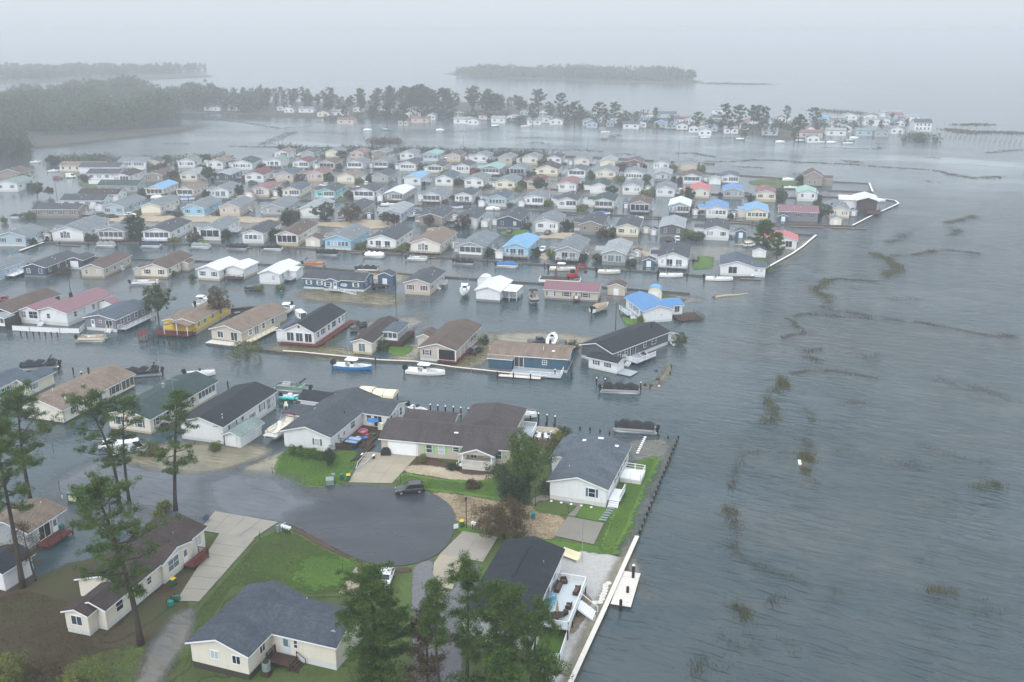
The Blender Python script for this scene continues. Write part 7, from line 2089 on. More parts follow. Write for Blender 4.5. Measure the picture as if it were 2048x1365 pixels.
# path stones
t = thing('stepping_stones', 'curved row of round pale stepping stones from the deck stairs to the dock', 'stepping stones', G(1190, 1206, .13), 0)
me = MB().tube([(0, 0, 0), (0, 0, .05)], .42, 9).mesh('stone', WOODL)
for x, y in ((1190, 1206), (1200, 1205), (1204, 1199), (1205, 1193), (1208, 1188), (1210, 1182), (1211, 1176), (1211, 1171), (1217, 1167)): part('stone', me, t, G(x, y, .13) - t.location)
t = thing('stepping_stones', 'pale round stones down the sand walk to the covered boat', 'stepping stones', G(1275, 906, .12), 0)
me = MB().tube([(0, 0, 0), (0, 0, .04)], .28, 8).mesh('stone', WHITE)
for i in range(9): part('stone', me, t, G(1275 + i * 1.9, 906 - i * 3.9, .12) - t.location)
t = thing('stepping_stones', 'dark square stones up the side of the blue grey roofed house', 'stepping stones', G(1203, 1040, .17), 0)
me = MB().box(-.55, .55, -.22, .22, 0, .04).mesh('stone', TANK)
for i in range(9): part('stone', me, t, G(1205 + i * 3.4, 1040 - i * 4.6, .17) - t.location, -R(17))
# clutter on the side deck of the sunroom house
cl = ((2.0, 8.6, .5, BLUEP, 'bright blue tub'), (3.2, 7.6, .6, REDP, 'red toy'), (3.6, 6.2, .7, BLUEC, 'blue cooler'), (2.2, 6.0, .6, DECKG, 'grey crate'), (4.2, 8.4, .5, GREENP, 'green planter'), (1.6, 4.6, .8, BLACK, 'black covered tub'), (3.0, 4.8, .9, NAVY, 'navy covered spa'))
for x, y, s, m, nm in cl:
    c_ = thing(nm.replace(' ', '_'), nm + ' on the cluttered deck beside the sunroom', 'deck clutter', WH.matrix_basis @ Vector((WHW / 2 + x, y, .32)), -R(18 + x * 9), 'clutter on the side deck')
    part('tub', MB().loft([[(-s * .45, -s * .45, 0), (s * .45, -s * .45, 0), (s * .45, s * .45, 0), (-s * .45, s * .45, 0)], [(-s * .55, -s * .55, s * .7), (s * .55, -s * .55, s * .7), (s * .55, s * .55, s * .7), (-s * .55, s * .55, s * .7)]]).mesh('tub', m), c_); part('rim', MB().box(-s * .6, s * .6, -s * .6, s * .6, s * .7, s * .76).mesh('rim', m), c_)

DW = lambda x, y, z=.32: WH.matrix_basis @ Vector((WHW / 2 + x, y, z))
t = thing('umbrella', 'open sky blue umbrella on the cluttered deck beside the sunroom', 'umbrella', DW(3.0, WHD - 1.6), 0)
part('pole', MB().tube([(0, 0, 0), (0, 0, 2.3)], .03, 5).mesh('pole', ALU), t); part('canopy', MB().tube([(0, 0, 1.9), (0, 0, 2.35)], [1.15, .05], 8).mesh('canopy', BLUEC), t)
t = thing('paddling_pool', 'red inflatable pool on the cluttered deck beside the sunroom', 'paddling pool', DW(1.6, WHD - 3.0), 0)
n_ = 14; part('ring', MB().tube([(.8 * math.cos(k * 2 * math.pi / n_), .8 * math.sin(k * 2 * math.pi / n_), .2) for k in range(n_ + 1)], .2, 6, cap=False).mesh('ring', plain('red_vinyl', (222, 66, 84), .8, .4), True), t); part('floor', MB().tube([(0, 0, .02), (0, 0, .06)], .75, 12).mesh('floor', BLUEP), t)
t = thing('cabinet', 'white outdoor cabinet under the sky blue umbrella', 'cabinet', DW(4.2, WHD - .9), -R(18)); part('case', MB().box(-.5, .5, -.3, .3, 0, 1.3).mesh('case', WHITE), t); part('cabinet_door', MB().box(-.45, .45, -.34, -.3, .1, 1.2).mesh('cabinet_door', CREAM), t)
t = thing('hot_tub', 'dark covered hot tub with blue lid at the front of the cluttered deck', 'hot tub', DW(2.4, 3.9, .1), -R(18)); part('tub', MB().box(-1.1, 1.1, -1.1, 1.1, 0, .95).mesh('tub', BLACK), t); part('lid', MB().box(-1.15, 1.15, -1.15, 1.15, .95, 1.07).mesh('lid', plain('pale_blue_vinyl', (142, 168, 206), .8, .5)), t)
f = thing('wooden_fence', 'short dark wooden fence and gate before the cluttered deck', 'fence', DW(.2, 1.6, 0), -R(18))
for k in range(9): part('board', cached(('fb',), lambda: MB().box(-.15, .15, -.02, .02, .15, 1.25).mesh('board', WOODD)), f, (k * .36, 0, 0))
part('rail', MB().box(-.2, 3.1, .02, .07, .3, .4).box(-.2, 3.1, .02, .07, 1.0, 1.1).mesh('rail', WOODD), f)
# letter boxes and signs
for lb, x, y, n_, m in (('grey letter boxes on posts in the flood beside the white van', 283, 912, 3, TANK), ('white letter boxes at the corner of the lawn by the circle', 566, 1066, 4, WHITE), ('white letter box post beside the open green bin', 945, 1060, 2, WHITE)):
    t = thing('letter_boxes', lb, 'letter boxes', G(x, y), -R(30))
    for k in range(n_):
        q = part('post', cached(('lbp',), lambda: MB().box(-.05, .05, -.05, .05, -.3, 1.0).mesh('post', WOODD)), t, (k * .45, 0, 0)); part('box', cached(('lbb', m.name), lambda: MB().box(-.13, .13, -.25, .25, 1.0, 1.3).mesh('box', m)), q)
t = thing('yard_sign', 'small white sign on the verge left of the open green bin', 'sign', G(912, 1062, .1), R(20)); part('panel', MB().box(-.35, .35, -.02, .02, .4, 1.1).mesh('panel', WHITE), t); part('stake', MB().box(-.03, .03, -.03, .03, 0, .4).mesh('stake', BLACK), t)
t = thing('green_locker', 'dark green locker with pale lid standing in the flood behind the trailer home', 'locker', G(152, 1002), -R(15)); part('case', MB().box(-.9, .9, -.7, .7, -.2, 1.5).mesh('case', GREENP), t); part('lid', MB().box(-.95, .95, -.75, .75, 1.5, 1.6).mesh('lid', TANK), t); part('door', MB().box(-.7, .7, -.74, -.7, .3, 1.2).mesh('door', CREAM), t)
t = thing('buoy', 'white buoy off the lagoon corner by the drowned seawall', 'buoy', G(1318, 774), 0); part('float', MB().tube([(0, 0, -.1), (0, 0, .12), (0, 0, .32)], [.12, .28, .1], 8).mesh('float', WHITE, True), t); part('band', MB().tube([(0, 0, .1), (0, 0, .14)], .29, 8).mesh('band', ORANGE), t)
t = thing('crab_pots', 'dark crab pots awash off the grey corner house', 'crab pots', G(1312, 742), 0)
for k, (x, y) in enumerate(((1312, 742), (1315, 759), (1290, 771), (1302, 771))): part('pot', cached(('pot',), lambda: MB().box(-.35, .35, -.3, .3, -.1, .12).mesh('pot', BLACK)), t, G(x, y) - t.location)
t = thing('satellite_dish', 'dark round dish on the concrete beside the mobile home roof', 'dish', G(413, 1043, .15), 0); part('mast', MB().tube([(0, 0, 0), (0, 0, .5)], .04, 5).mesh('mast', ALU), t); part('dish', MB().tube([(0, 0, .5), (0, -.1, .62)], [.3, .5], 12).mesh('dish', NAVY), t)
t = thing('rope_fender', 'turquoise rolled mat beside the green and white pontoon boat', 'mat', G(578, 797, 1.0), RT(8)); part('roll', MB().tube([(0, -2, 0), (0, 2, 0)], .32, 8).mesh('roll', plain('turquoise_foam', (64, 204, 200), .8)), t); part('strap', MB().tube([(0, 1.2, 0), (0, 1.4, 0)], .34, 8).mesh('strap', BLACK), t)

# ------------------------------------------------------------------ small sheds
def shed(label, px, py, w, d, a, wall, roof, hh=2.4, ridge='y', dr=True):
    t = thing('shed', label, 'shed', G(px, py), -R(a), None)
    block(t, -w / 2, w / 2, 0, d, .1, hh, WM[wall], RM[roof], SKIRT['G'], ridge, (w if ridge == 'y' else d) * .2, .2)
    if dr: part('shed_door', MB().box(-.7, .7, -.05, .02, 0, 1.9).mesh('shed_door', TRIM), t, (0, -.02, .12))
    return t
shed('steel blue shed with open white door right of the long blue house', 770, 571, 4.2, 3.6, 14, 'S', 'd', 3.0)
shed('tan shed with brown roof right of the mauve roofed house', 1232, 592, 4.8, 4.4, 14, 'B', 'b', 2.6)
shed('white gabled shed with maroon roof beside the maroon roofed house', 214, 628, 4.2, 3.4, 14, 'W', 'o', 2.6)
shed('tan shed with brown roof on the boat canal', 626, 494, 5, 5.5, 8, 'C', 'b', 2.6)
shed('white shed by the pine and lawn', 1518, 516, 4.2, 3.2, 12, 'W', 's', 2.4)
shed('blue grey shed right of the white dark-roofed house', 1481, 477, 3.6, 3.4, 12, 'S', 'd', 2.4)
shed('pale yellow shed at the boathouse point', 1671, 452, 4.0, 3.6, 12, 'Y', 'g', 2.6)
shed('blue shed with white door left of the mauve roofed canal house', 1566, 444, 3.4, 3.0, 12, 'S', 'd', 2.2)
shed('white shed before the white house at the far left', 200, 424, 3.6, 3.2, 4, 'W', 'd', 2.6)
shed('white shed left of the pale blue canal house', 963, 414, 2.6, 2.6, 10, 'W', 's', 2.4)
shed('small white shed left of the white tan-trimmed cottage', 1043, 414, 2.2, 2.2, 10, 'W', 'g', 2.2)
shed('small cream shed left of the brown roofed canal cottage', 498, 397, 3.0, 3.0, 4, 'C', 'p', 2.3)
shed('white shed with cream trim left of the pale blue roof', 760, 403, 2.4, 2.4, 9, 'W', 'h', 2.4)
shed('teal grey shed right of the grey white-ridged house', 1262, 527, 2.8, 2.6, 12, 'G', 'g', 2.6)
shed('blue grey shed left of the dark roofed canal house', 1297, 535, 3.6, 2.8, 12, 'S', 'd', 2.2)
shed('white shed with grey roof left of the light blue canal house', 998, 518, 2.4, 2.4, 12, 'W', 'h', 2.2)
shed('white wing beside the white blue-grey house at the empty lot', 1430, 370, 5.4, 5, 12, 'W', 'h', 2.6)
shed('tan wing right of the tall taupe house', 1652, 372, 5.6, 5, 12, 'T', 'b', 3.4, 'x', False)
h, w, d = near('house', 'tall taupe house with brown gable roof alone at the empty lot', (1612, 374), (1643, 376), None, 12, 'T', 'b', w=8, d=11, group='houses in the second row from the marsh')
rect, ri = body(h, w, d, 'T', 'b', .9, 5.4, rise=2.2, skirt='D'); wins(h, rect, 'f', (w * .3,), 4, .8, 1.2); wins(h, rect, 'f', (-w * .2, w * .1), 1.8)
h, w, d = near('boathouse', 'dark boathouse with broad white roof at the bulkhead point', (1718, 426), (1752, 427), None, 14, 'K', 'w', w=7.4, d=13, cat='boathouse')
rect, ri = body(h, w, d, 'K', 'w', .5, 5.2, skirt='D', rise=1.1, over=.9)
block(h, -w / 2 - 6.5, -w / 2, 3, 12, .5, 4.6, WM['W'], RM['w'], SKIRT['D'], 'x', 1.0, .5)
deck(h, -1, w / 2 + 1, -9, -.1, 1.4, WOODD, 'lr', WOODD)
h, w, d = near('house', 'white house with coral red metal roof behind the big pine', (1548, 497), (1592, 500), None, 16, 'W', 'f', w=8, d=9, group='houses on the street side of the boat canal')
rect, ri = body(h, w, d, 'W', 'f', .6, 3.2, rise=1.3); block(h, -w / 2 - 4, w / 2 - 3, 4, 12, .6, 3.2, WM['W'], RM['f'], SKIRT['W'], 'x', 1.3, .4)
slider(h, rect, 'f', 1.5, .8, 2); wins(h, rect, 'r', (2.5, 6), 1.3)
h, w, d = near('house', 'white house with grey roof and wide sliding doors beside the lawn', (1428, 551), (1505, 554), None, 12, 'W', 's', w=9.5, d=12, group='houses fronting the boat canal')
rect, ri = body(h, w, d, 'W', 's', .6, 3.2); slider(h, rect, 'f', -w * .12, .8, 2.4); wins(h, rect, 'r', (3, 8), 1.3)
block(h, w / 2 - .02, w / 2 + 3.6, 0, 7, .6, 3.0, WM['W'], RM['s'], SKIRT['W'], 'x', .7, .3); wins(h, (w / 2, w / 2 + 3.6, 0, 7), 'f', (w / 2 + .9, w / 2 + 2.4), 1.7, .9, .6)

# cars, small sheds and side porches that crowd the far rows
rg = random.Random(21)
protos = {}
def far_car(label, paint, kind, loc, rz):
    if (paint, kind) not in protos:
        protos[(paint, kind)] = vehicle('parked_' + kind, label, 0, 0, rz, paint, kind, 4.6, 1.85, 0, 'cars parked among the far rows', loc=loc); return
    c_ = copy_tree(protos[(paint, kind)]); c_.location = loc; c_.rotation_euler = (0, 0, rz); c_['label'] = label
shp = {}
for rec in HREC:
    px, py, w, dd, a = rec[:5]; rot = Matrix.Rotation(-R(a), 3, 'Z'); P = G(px, py)
    if rg.random() < .46:
        pt, kd = rg.choice((('white', 'suv'), ('silver', 'car'), ('black', 'suv'), ('charcoal', 'car'), ('navy', 'suv'), ('white', 'car')))
        s = rg.choice((-1, 1))
        far_car('%s %s parked %s of %s' % (pt, kd, 'left' if s < 0 else 'right', rec[11]), pt, kd, P + rot @ Vector((s * (w / 2 + 2.1), dd + rg.uniform(-3, 3), -.05)), -R(a + rg.choice((0, 180)) + rg.uniform(-8, 8)))
    if rg.random() < .58:
        s = rg.choice((-1, 1)); k = rg.randrange(4); loc = P + rot @ Vector((s * (w / 2 + 2.3), dd * rg.uniform(.1, .9) , 0))
        lab = '%s shed %s of %s' % (('white', 'grey', 'tan', 'blue')[k], 'left' if s < 0 else 'right', rec[11])
        if k not in shp: shp[k] = shed(lab, 0, 0, 2.6, 2.8, a, 'WGBS'[k], 'hdbs'[k], 2.2); o = shp[k]; o['group'] = 'garden sheds among the far rows'
        else: o = copy_tree(shp[k]); o['label'] = lab
        o.location = loc; o.rotation_euler = (0, 0, -R(a))
# ------------------------------------------------------------------ trees
PA = pine_meshes(1, 21, .36, 6.2, (-3.2, .5), 400, 58, 30, LEAF, .42, .45, .035)
tree('pine_tree', 'tall leaning pine in front of the cream mobile home', 282, 1290, PA)
tree('pine_tree', 'tall pine with broad crown at the left edge, in front of the flooded street', 66, 1022, pine_meshes(2, 19.5, .42, 6.0, (1.2, -.6), 380, 54, 26, LEAF, .36, .45, .035))
tree('pine_tree', 'tall dark pine beside the white shed at the left edge', 46, 1176, pine_meshes(3, 23, .5, 5.0, (-.5, .4), 300, 50, 24, LEAF, .38, .45, .035))
tree('pine_tree', 'pine cut by the left edge above the white shed', -22, 1150, pine_meshes(31, 21, .45, 4.0, (0, .4), 300, 34, 22, LEAF, .34, .55, .06))
tree('pine_tree', 'slanting pine left of the white van', 238, 1008, pine_meshes(4, 18, .34, 5.4, (-3.0, -.4), 260, 50, 22, LEAF, .32, .45, .04, gaps=.25))
tree('pine_tree', 'slender sparse pine standing before the white van', 259, 1006, pine_meshes(5, 17, .62, 3.8, (1.2, .3), 130, 44, 14, LEAF, .28, .42, .038, gaps=.2))
tree('pine_tree', 'upright pine with ragged crown in the flooded street right of the van', 351, 1021, pine_meshes(6, 19, .28, 4.2, (2.4, .2), 220, 50, 24, LEAF, .34, .42, .04, gaps=.3))
tree('bare_tree', 'small nearly leafless tree beside the dark steps at left', 72, 1163, pine_meshes(7, 8.5, .3, 2.6, (-.6, 0), 60, 8, 16, LEAFB, .16, .3, .05))
tree('pine_tree', 'wide dense pine hiding the white car at the bottom', 748, 1402, pine_meshes(8, 15.8, .08, 4.2, (0, 0), 720, 76, 34, LEAF, .3, .42, .034))
tree('pine_tree', 'slim pine with bare lower trunk at the bottom, left of the raised house', 886, 1420, pine_meshes(9, 15.5, .55, 2.0, (-.2, 0), 130, 60, 13, LEAF, .2, .4, .032))
tree('pine_tree', 'tall bottom pine overlapping the left eave of the charcoal roof', 932, 1396, pine_meshes(10, 17, .32, 2.8, (.4, 0), 230, 60, 20, LEAF, .24, .4, .032, gaps=.25))
tree('pine_tree', 'bottom pine in front of the middle of the charcoal roof', 999, 1402, pine_meshes(11, 14.6, .34, 2.5, (0, 0), 190, 60, 18, LEAF, .22, .4, .032, gaps=.2))
tree('pine_tree', 'narrow bottom pine right of the middle of the charcoal roof', 1027, 1406, pine_meshes(12, 14.2, .4, 1.9, (.2, 0), 130, 60, 14, LEAF, .2, .4, .032))
tree('pine_tree', 'bottom pine overlapping the fenced dog run', 1057, 1402, pine_meshes(13, 12, .32, 2.6, (1.0, .2), 180, 60, 15, LEAF, .22, .4, .032, gaps=.2))
tree('pine_tree', 'bronze tinged small pine between the bottom pines', 856, 1384, pine_meshes(14, 10.5, .2, 2.3, (0, 0), 150, 28, 20, LEAFB, .18, .4, .05))
tree('pine_tree', 'young pine at the bottom edge, left of the gravel yard', 1000, 1440, pine_meshes(15, 8.5, .1, 2.6, (0, 0), 180, 32, 18, LEAF, .18, .45, .06))
tree('pine_tree', 'young pine at the bottom right of the pines', 1092, 1425, pine_meshes(16, 7.5, .1, 2.6, (0, 0), 160, 32, 16, LEAF, .16, .45, .06))
tree('shrub', 'brown green thicket at the bottom edge below the wide pine', 812, 1420, leafy_meshes(17, 5, 4.2, 2.4, 2.4, 150, 34, LEAFB, .3, .07, .08, 4))
tree('shrub', 'dark thicket at the bottom edge between the pine trunks', 950, 1425, leafy_meshes(18, 5, 3.4, 2.4, 2.4, 130, 34, LEAF2, .3, .08, .08, 4))
tree('shrub', 'yellowish bush in the bottom left corner', 5, 1385, leafy_meshes(19, 4, 3.0, 2.0, 1.8, 110, 34, LEAFY, .28, .07, .06, 3))
tree('shrub', 'thin olive bush at the bottom edge right of the left corner', 172, 1385, leafy_meshes(20, 4, 2.6, 1.7, 1.6, 80, 26, LEAFY, .28, .06, .06, 3))
tree('shrub', 'brown scrub at the bottom left', 85, 1360, leafy_meshes(21, 3, 3.4, 1.2, 1.0, 90, 26, LEAFB, .25, .05, .05, 4))
tree('pine_tree', 'round headed pine on the lawn right of the tan ranch house', 1050, 998, leafy_meshes(22, 10.8, 3.4, 4.0, 7.0, 210, 44, LEAF, .42, .06, .22, 1, BARK, (.5, 1.0)))
tree('holly_tree', 'dense very dark holly below the round headed pine', 1030, 1003, leafy_meshes(23, 5, 2.5, 2.6, 2.5, 150, 60, LEAFD, .26, .09, .12, 2, None, (.5, .9)))
tree('shrub', 'bushy dark shrub left of the holly at the porch', 1000, 956, leafy_meshes(24, 2, 2.2, 1.1, 1.0, 60, 36, LEAF2, .25, .07, .05, 3))
tree('crape_myrtle', 'large bronze crape myrtle on the straw coloured ground', 1010, 1078, leafy_meshes(25, 5.4, 3.7, 2.5, 3.2, 230, 60, LEAFB, .22, .06, .09, 6, None, (.5, .9)))
tree('shrub', 'small dark upright tree on the lawn of the sunroom house', 660, 931, leafy_meshes(26, 3.2, 1.05, 1.4, 1.7, 60, 40, LEAFD, .22, .06, .07, 3, None, (.3, .5)))
tree('shrub', 'maroon shrub at the corner of the blue grey roofed house', 1096, 985, leafy_meshes(27, 2, 1.7, .9, .9, 50, 36, LEAFR, .2, .05, .05, 3))
for i, (x, y, rx, rz_, lf, lb) in enumerate(((588, 908, 1.0, .7, REED, 'first clump of bright green lilies at the white grey-roofed house'), (604, 911, 1.0, .7, REED, 'second clump of bright green lilies at the white grey-roofed house'), (621, 914, 1.0, .7, REED, 'third clump of bright green lilies at the white grey-roofed house'), (638, 918, .9, .6, REED, 'fourth clump of bright green lilies at the white grey-roofed house'),
        (432, 900, .9, .7, LEAFY, 'yellow grass tuft at the white slate-roofed house'), (845, 924, .8, .5, LEAFY, 'yellow green shrub beside the garage of the ranch house'), (905, 938, 1.0, .4, LEAFD, 'low dark shrub in the mulch bed'), (945, 975, 1.2, .5, LEAFB, 'brown grasses below the ranch house porch'), (300, 905, 1.8, .8, LEAFY, 'olive bush beside the white van'), (312, 910, 1.2, .6, LEAFY, 'second olive bush beside the white van'),
        (330, 1022, .9, .8, LEAFY, 'small green shrub by the upright street pine'), (320, 1034, .8, .5, LEAFY, 'low green shrub left of the upright street pine'), (1110, 900, 1.4, 1.0, LEAFB, 'bronze hedge shrub left of the barrel shed'), (1118, 885, 1.3, .9, LEAFY, 'yellow green hedge shrub by the fire ring'), (1102, 914, 1.2, .9, LEAFB, 'brown hedge shrub before the barrel shed'), (1128, 872, 1.2, .8, LEAF2, 'green hedge shrub nearest the lagoon'),
        (497, 716, 3.2, 2.2, LEAFY, 'big round green shrub growing out of the lagoon edge'), (1360, 690, 1.9, 1.5, LEAF2, 'round shrub beyond the grey corner house'), (1145, 703, 1.7, 1.2, LEAF2, 'shrub right of the teal house'), (1288, 720, 1.5, .8, LEAF2, 'shrub beside the purple seat deck'), (1283, 645, 1.2, .8, LEAFY, 'yellow green shrub at the blue roofed house'), (518, 582, 1.3, .9, LEAFY, 'yellow shrub behind the swamped car'), (560, 582, 1.1, .9, LEAFY, 'yellow shrub before the white roofed house'),
        (127, 548, 2.6, 1.0, LEAFB, 'orange brown hedge beside the navy house'), (9, 447, 1.4, 1.4, LEAFY, 'round green bush standing in the flood at far left'), (385, 560, 1.2, .9, LEAF2, 'shrub at the white low-roofed house corner'), (350, 552, 1.0, .7, LEAFY, 'shrub right of the cream brown-roofed house'), (1530, 545, 2.2, 1.4, LEAFY, 'yellow green bush right of the lawn house'), (765, 700, 1.4, 1.2, LEAF2, 'shrub beside the grey porch on stilts'), (968, 688, 1.2, 1.0, LEAF2, 'shrub behind the beige corner-porch house'))):
    tree('shrub', lb, x, y, leafy_meshes(40 + i, rz_ * 2, rx, rz_, rz_ * .9, int(26 + rx * 22), 34, lf, .3 if lf is REED else .26, .06, .05, 3, None, (.3, .6)))
tree('tree', 'dark leafy tree between the mauve grey house and the yellow house', 317, 638, leafy_meshes(28, 8.6, 3.4, 3.2, 5.6, 150, 40, LEAF2, .42, .09, .2, 1))
tree('tree', 'bronze green tree behind the yellow house', 440, 640, leafy_meshes(29, 8, 2.8, 2.8, 5.3, 120, 38, LEAFB, .4, .08, .18, 1))
tree('tree', 'dark tree beside the screened white house on the boat canal', 273, 479, leafy_meshes(30, 9, 3.0, 3.4, 5.6, 130, 36, LEAFD, .5, .11, .2, 1))
tree('tree', 'spreading green tree over the dark car', 650, 443, leafy_meshes(32, 6.6, 4.2, 2.6, 4.2, 130, 36, LEAF2, .5, .12, .2, 1))
tree('tree', 'spreading bronze tree over the silver suv', 702, 447, leafy_meshes(33, 7, 4.4, 2.8, 4.4, 130, 32, LEAFB, .5, .11, .2, 1))
tree('tree', 'dark conical evergreen by the beige light house', 577, 455, leafy_meshes(34, 6, 2.6, 3.0, 3.2, 110, 40, LEAFD, .5, .12, .2, 1))
tree('tree', 'maroon tree before the pale house on the canal street', 775, 450, leafy_meshes(35, 4.6, 2.2, 1.9, 2.8, 70, 32, LEAFR, .45, .1, .14, 2))
tree('tree', 'second maroon tree before the pale house on the canal street', 790, 451, leafy_meshes(36, 4.6, 1.7, 1.7, 2.6, 60, 32, LEAFR, .45, .1, .14, 2))
tree('tree', 'brown leafless looking tree beside the white dark-roofed house', 927, 460, leafy_meshes(37, 5, 2.6, 2.4, 3.2, 90, 34, LEAFR, .45, .09, .14, 3))
tree('tree', 'small bronze tree before the taupe canal street house', 858, 456, leafy_meshes(38, 4.4, 1.9, 1.6, 2.8, 60, 30, LEAFR, .45, .1, .14, 2))
tree('pine_tree', 'big dark pine beside the coral roofed house', 1524, 508, pine_meshes(39, 10.5, .16, 4.6, (0, 0), 330, 36, 26, LEAF, .3, .6, .1))
tree('pine_tree', 'smaller pine right of the big pine at the coral roof', 1554, 518, pine_meshes(71, 8, .1, 2.4, (0, 0), 150, 32, 18, LEAF, .2, .5, .09))
tree('tree', 'round tree behind the mauve roofed canal house', 1637, 437, leafy_meshes(72, 6, 4.0, 2.6, 3.8, 120, 34, LEAF2, .6, .14, .2, 1))
tree('tree', 'dark upright cypress beside the red roofed cottage', 1377, 402, leafy_meshes(73, 6, 1.9, 2.8, 3.0, 90, 34, LEAFD, .55, .13, .15, 1))
# low bushes among the far houses: a few kinds, copied
bushes = [leafy_meshes(80, 2.4, 1.6, 1.1, 1.1, 40, 30, LEAF2, .5, .13, .08, 2), leafy_meshes(81, 2.2, 1.9, .9, .9, 40, 30, LEAFB, .5, .12, .08, 2), leafy_meshes(82, 2.6, 1.3, 1.3, 1.3, 36, 30, LEAFD, .5, .13, .08, 2), leafy_meshes(83, 2, 2.2, .8, .8, 40, 30, LEAFY, .5, .11, .08, 2)]
BN = ['green', 'brown', 'dark', 'yellow green']
rg = random.Random(77)
rows_by = {}
k = 0
for rec in HREC:
    px, py, w, dd, a = rec[:5]; seen = set()
    for s in range(2):
        if rg.random() < .62:
            i = rg.randrange(4); side = rg.choice((-1, 1)); y = rg.uniform(-2.2, dd * .7)
            wh_ = ('front' if y < dd * .25 else 'rear') + (' left' if side < 0 else ' right')
            if wh_ in seen: continue
            seen.add(wh_)
            base = G(px, py) + Matrix.Rotation(-R(a), 3, 'Z') @ Vector((side * (w / 2 + rg.uniform(1, 2.4)), y, 0))
            tree('shrub', '%s shrub %s of %s' % (BN[i], wh_, rec[11]), 0, 0, bushes[i], 'shrub', 'shrubs among the houses', rg.uniform(0, 6), rg.uniform(.7, 1.5), base)
# bigger far bushes and trees
bt = [leafy_meshes(84, 7, 3.0, 2.6, 4.4, 90, 30, LEAF2, .8, .2, .2, 1), leafy_meshes(85, 6, 3.4, 2.4, 3.2, 90, 30, LEAFD, .8, .2, .2, 1)]
for i, (x, y, s, q, lb) in enumerate(((418, 365, 1.1, 0, 'round tree left of the navy third row house'), (350, 362, .9, 1, 'dark tree right of the taupe third row house'), (333, 332, .8, 0, 'small tree at the marsh edge behind the gable porch'), (411, 329, .9, 1, 'dark tree at the marsh edge behind the white tan-roofed house'), (108, 330, .9, 1, 'dark tree behind the far tan house'), (1078, 386, 1.0, 0, 'leafy tree before the maroon roofed third row cottage'), (1222, 389, .7, 1, 'dark tree before the white green-roofed cottage'),
        (75, 395, .9, 0, 'bushy tree beside the far left carport'), (100, 393, .6, 0, 'round bush standing in the flood'), (685, 318, .8, 1, 'dark tree between the farthest cottages'), (1560, 405, .8, 0, 'tree right of the tan-roofed third row cottage'), (1603, 370, .8, 1, 'dark bush left of the tall taupe house'), (478, 384, .6, 1, 'bush right of the white grey-roofed canal cottage'), (562, 391, .6, 1, 'dark bush left of the blue grey roofed canal cottage'))):
    tree('tree', lb, x, y, bt[q], 'tree', 'trees among the far houses', i * 1.3, s)

# far pines: four kinds, copied along the hazy shore
fp = [pine_meshes(90 + i, 20, (.3, .42, .5, .36)[i], (7.0, 6.2, 6.0, 7.6)[i], (0, 0), 150, 15, 15, LEAF2, .35, 1.5, .34, flatten=.9) for i in range(4)]
singles = [(1450, 262, 208), (1476, 268, 209), (1505, 270, 210), (1524, 270, 211), (1573, 246, 211), (1628, 262, 208), (1597, 287, 226), (1587, 290, 252), (1488, 285, 243), (1529, 272, 237), (1560, 270, 242), (1440, 266, 238), (1669, 260, 238), (1720, 256, 235), (1784, 246, 226), (1761, 269, 240), (1812, 260, 242), (1394, 264, 221), (1077, 240, 179), (1149, 256, 197), (1121, 240, 187), (1197, 252, 201), (1228, 252, 199), (1251, 254, 219), (1272, 256, 220), (1310, 246, 214), (1313, 268, 245),
           (662, 216, 172), (1210, 258, 215), (1135, 250, 205), (1160, 254, 210), (1100, 246, 200), (1065, 250, 202), (690, 248, 205), (745, 255, 210), (775, 256, 208), (808, 258, 206), (848, 250, 205), (905, 245, 195), (1240, 262, 225), (1340, 262, 236), (1420, 268, 236), (1460, 275, 240), (1545, 276, 246), (1650, 268, 244), (1690, 262, 240), (1740, 262, 242)]
ORDP = {p[:2]: ORD[i] for i, p in enumerate(sorted(q for q in singles if q[0] > 1180)[:29])}
rg = random.Random(3)
for i in range(105):
    x = rg.uniform(480, 1060); yb = itp(x, [480, 600, 700, 860, 1060], [224, 226, 240, 244, 244]) - rg.uniform(0, 26) ** 1.0
    tp = itp(x, [480, 560, 590, 640, 690, 740, 880, 960, 1010, 1060], [198, 176, 180, 186, 190, 176, 172, 178, 188, 190]) + rg.uniform(-6, 12)
    singles.append((x, yb, min(tp, yb - 28)))
for i, (x, yb, yt) in enumerate(singles):
    zc = FPX * HC / (math.cos(TH) * (yb - 60)); q = (yt - 60) / (yb - 60)
    hh = (1 - q) / (1 / HC - q * math.sin(TH) / zc)
    s = max(.35, min(1.5, hh / 22.5))
    tree('far_pine', ('lone hazy pine, %s from left right of the far wood' % ORDP[(x, yb)]) if (x, yb) in ORDP else 'tall hazy pine in the far shore wood', x, yb, fp[i % 4], 'tree', 'pines on the far shore', rg.uniform(0, 6), s * rg.uniform(.92, 1.08))

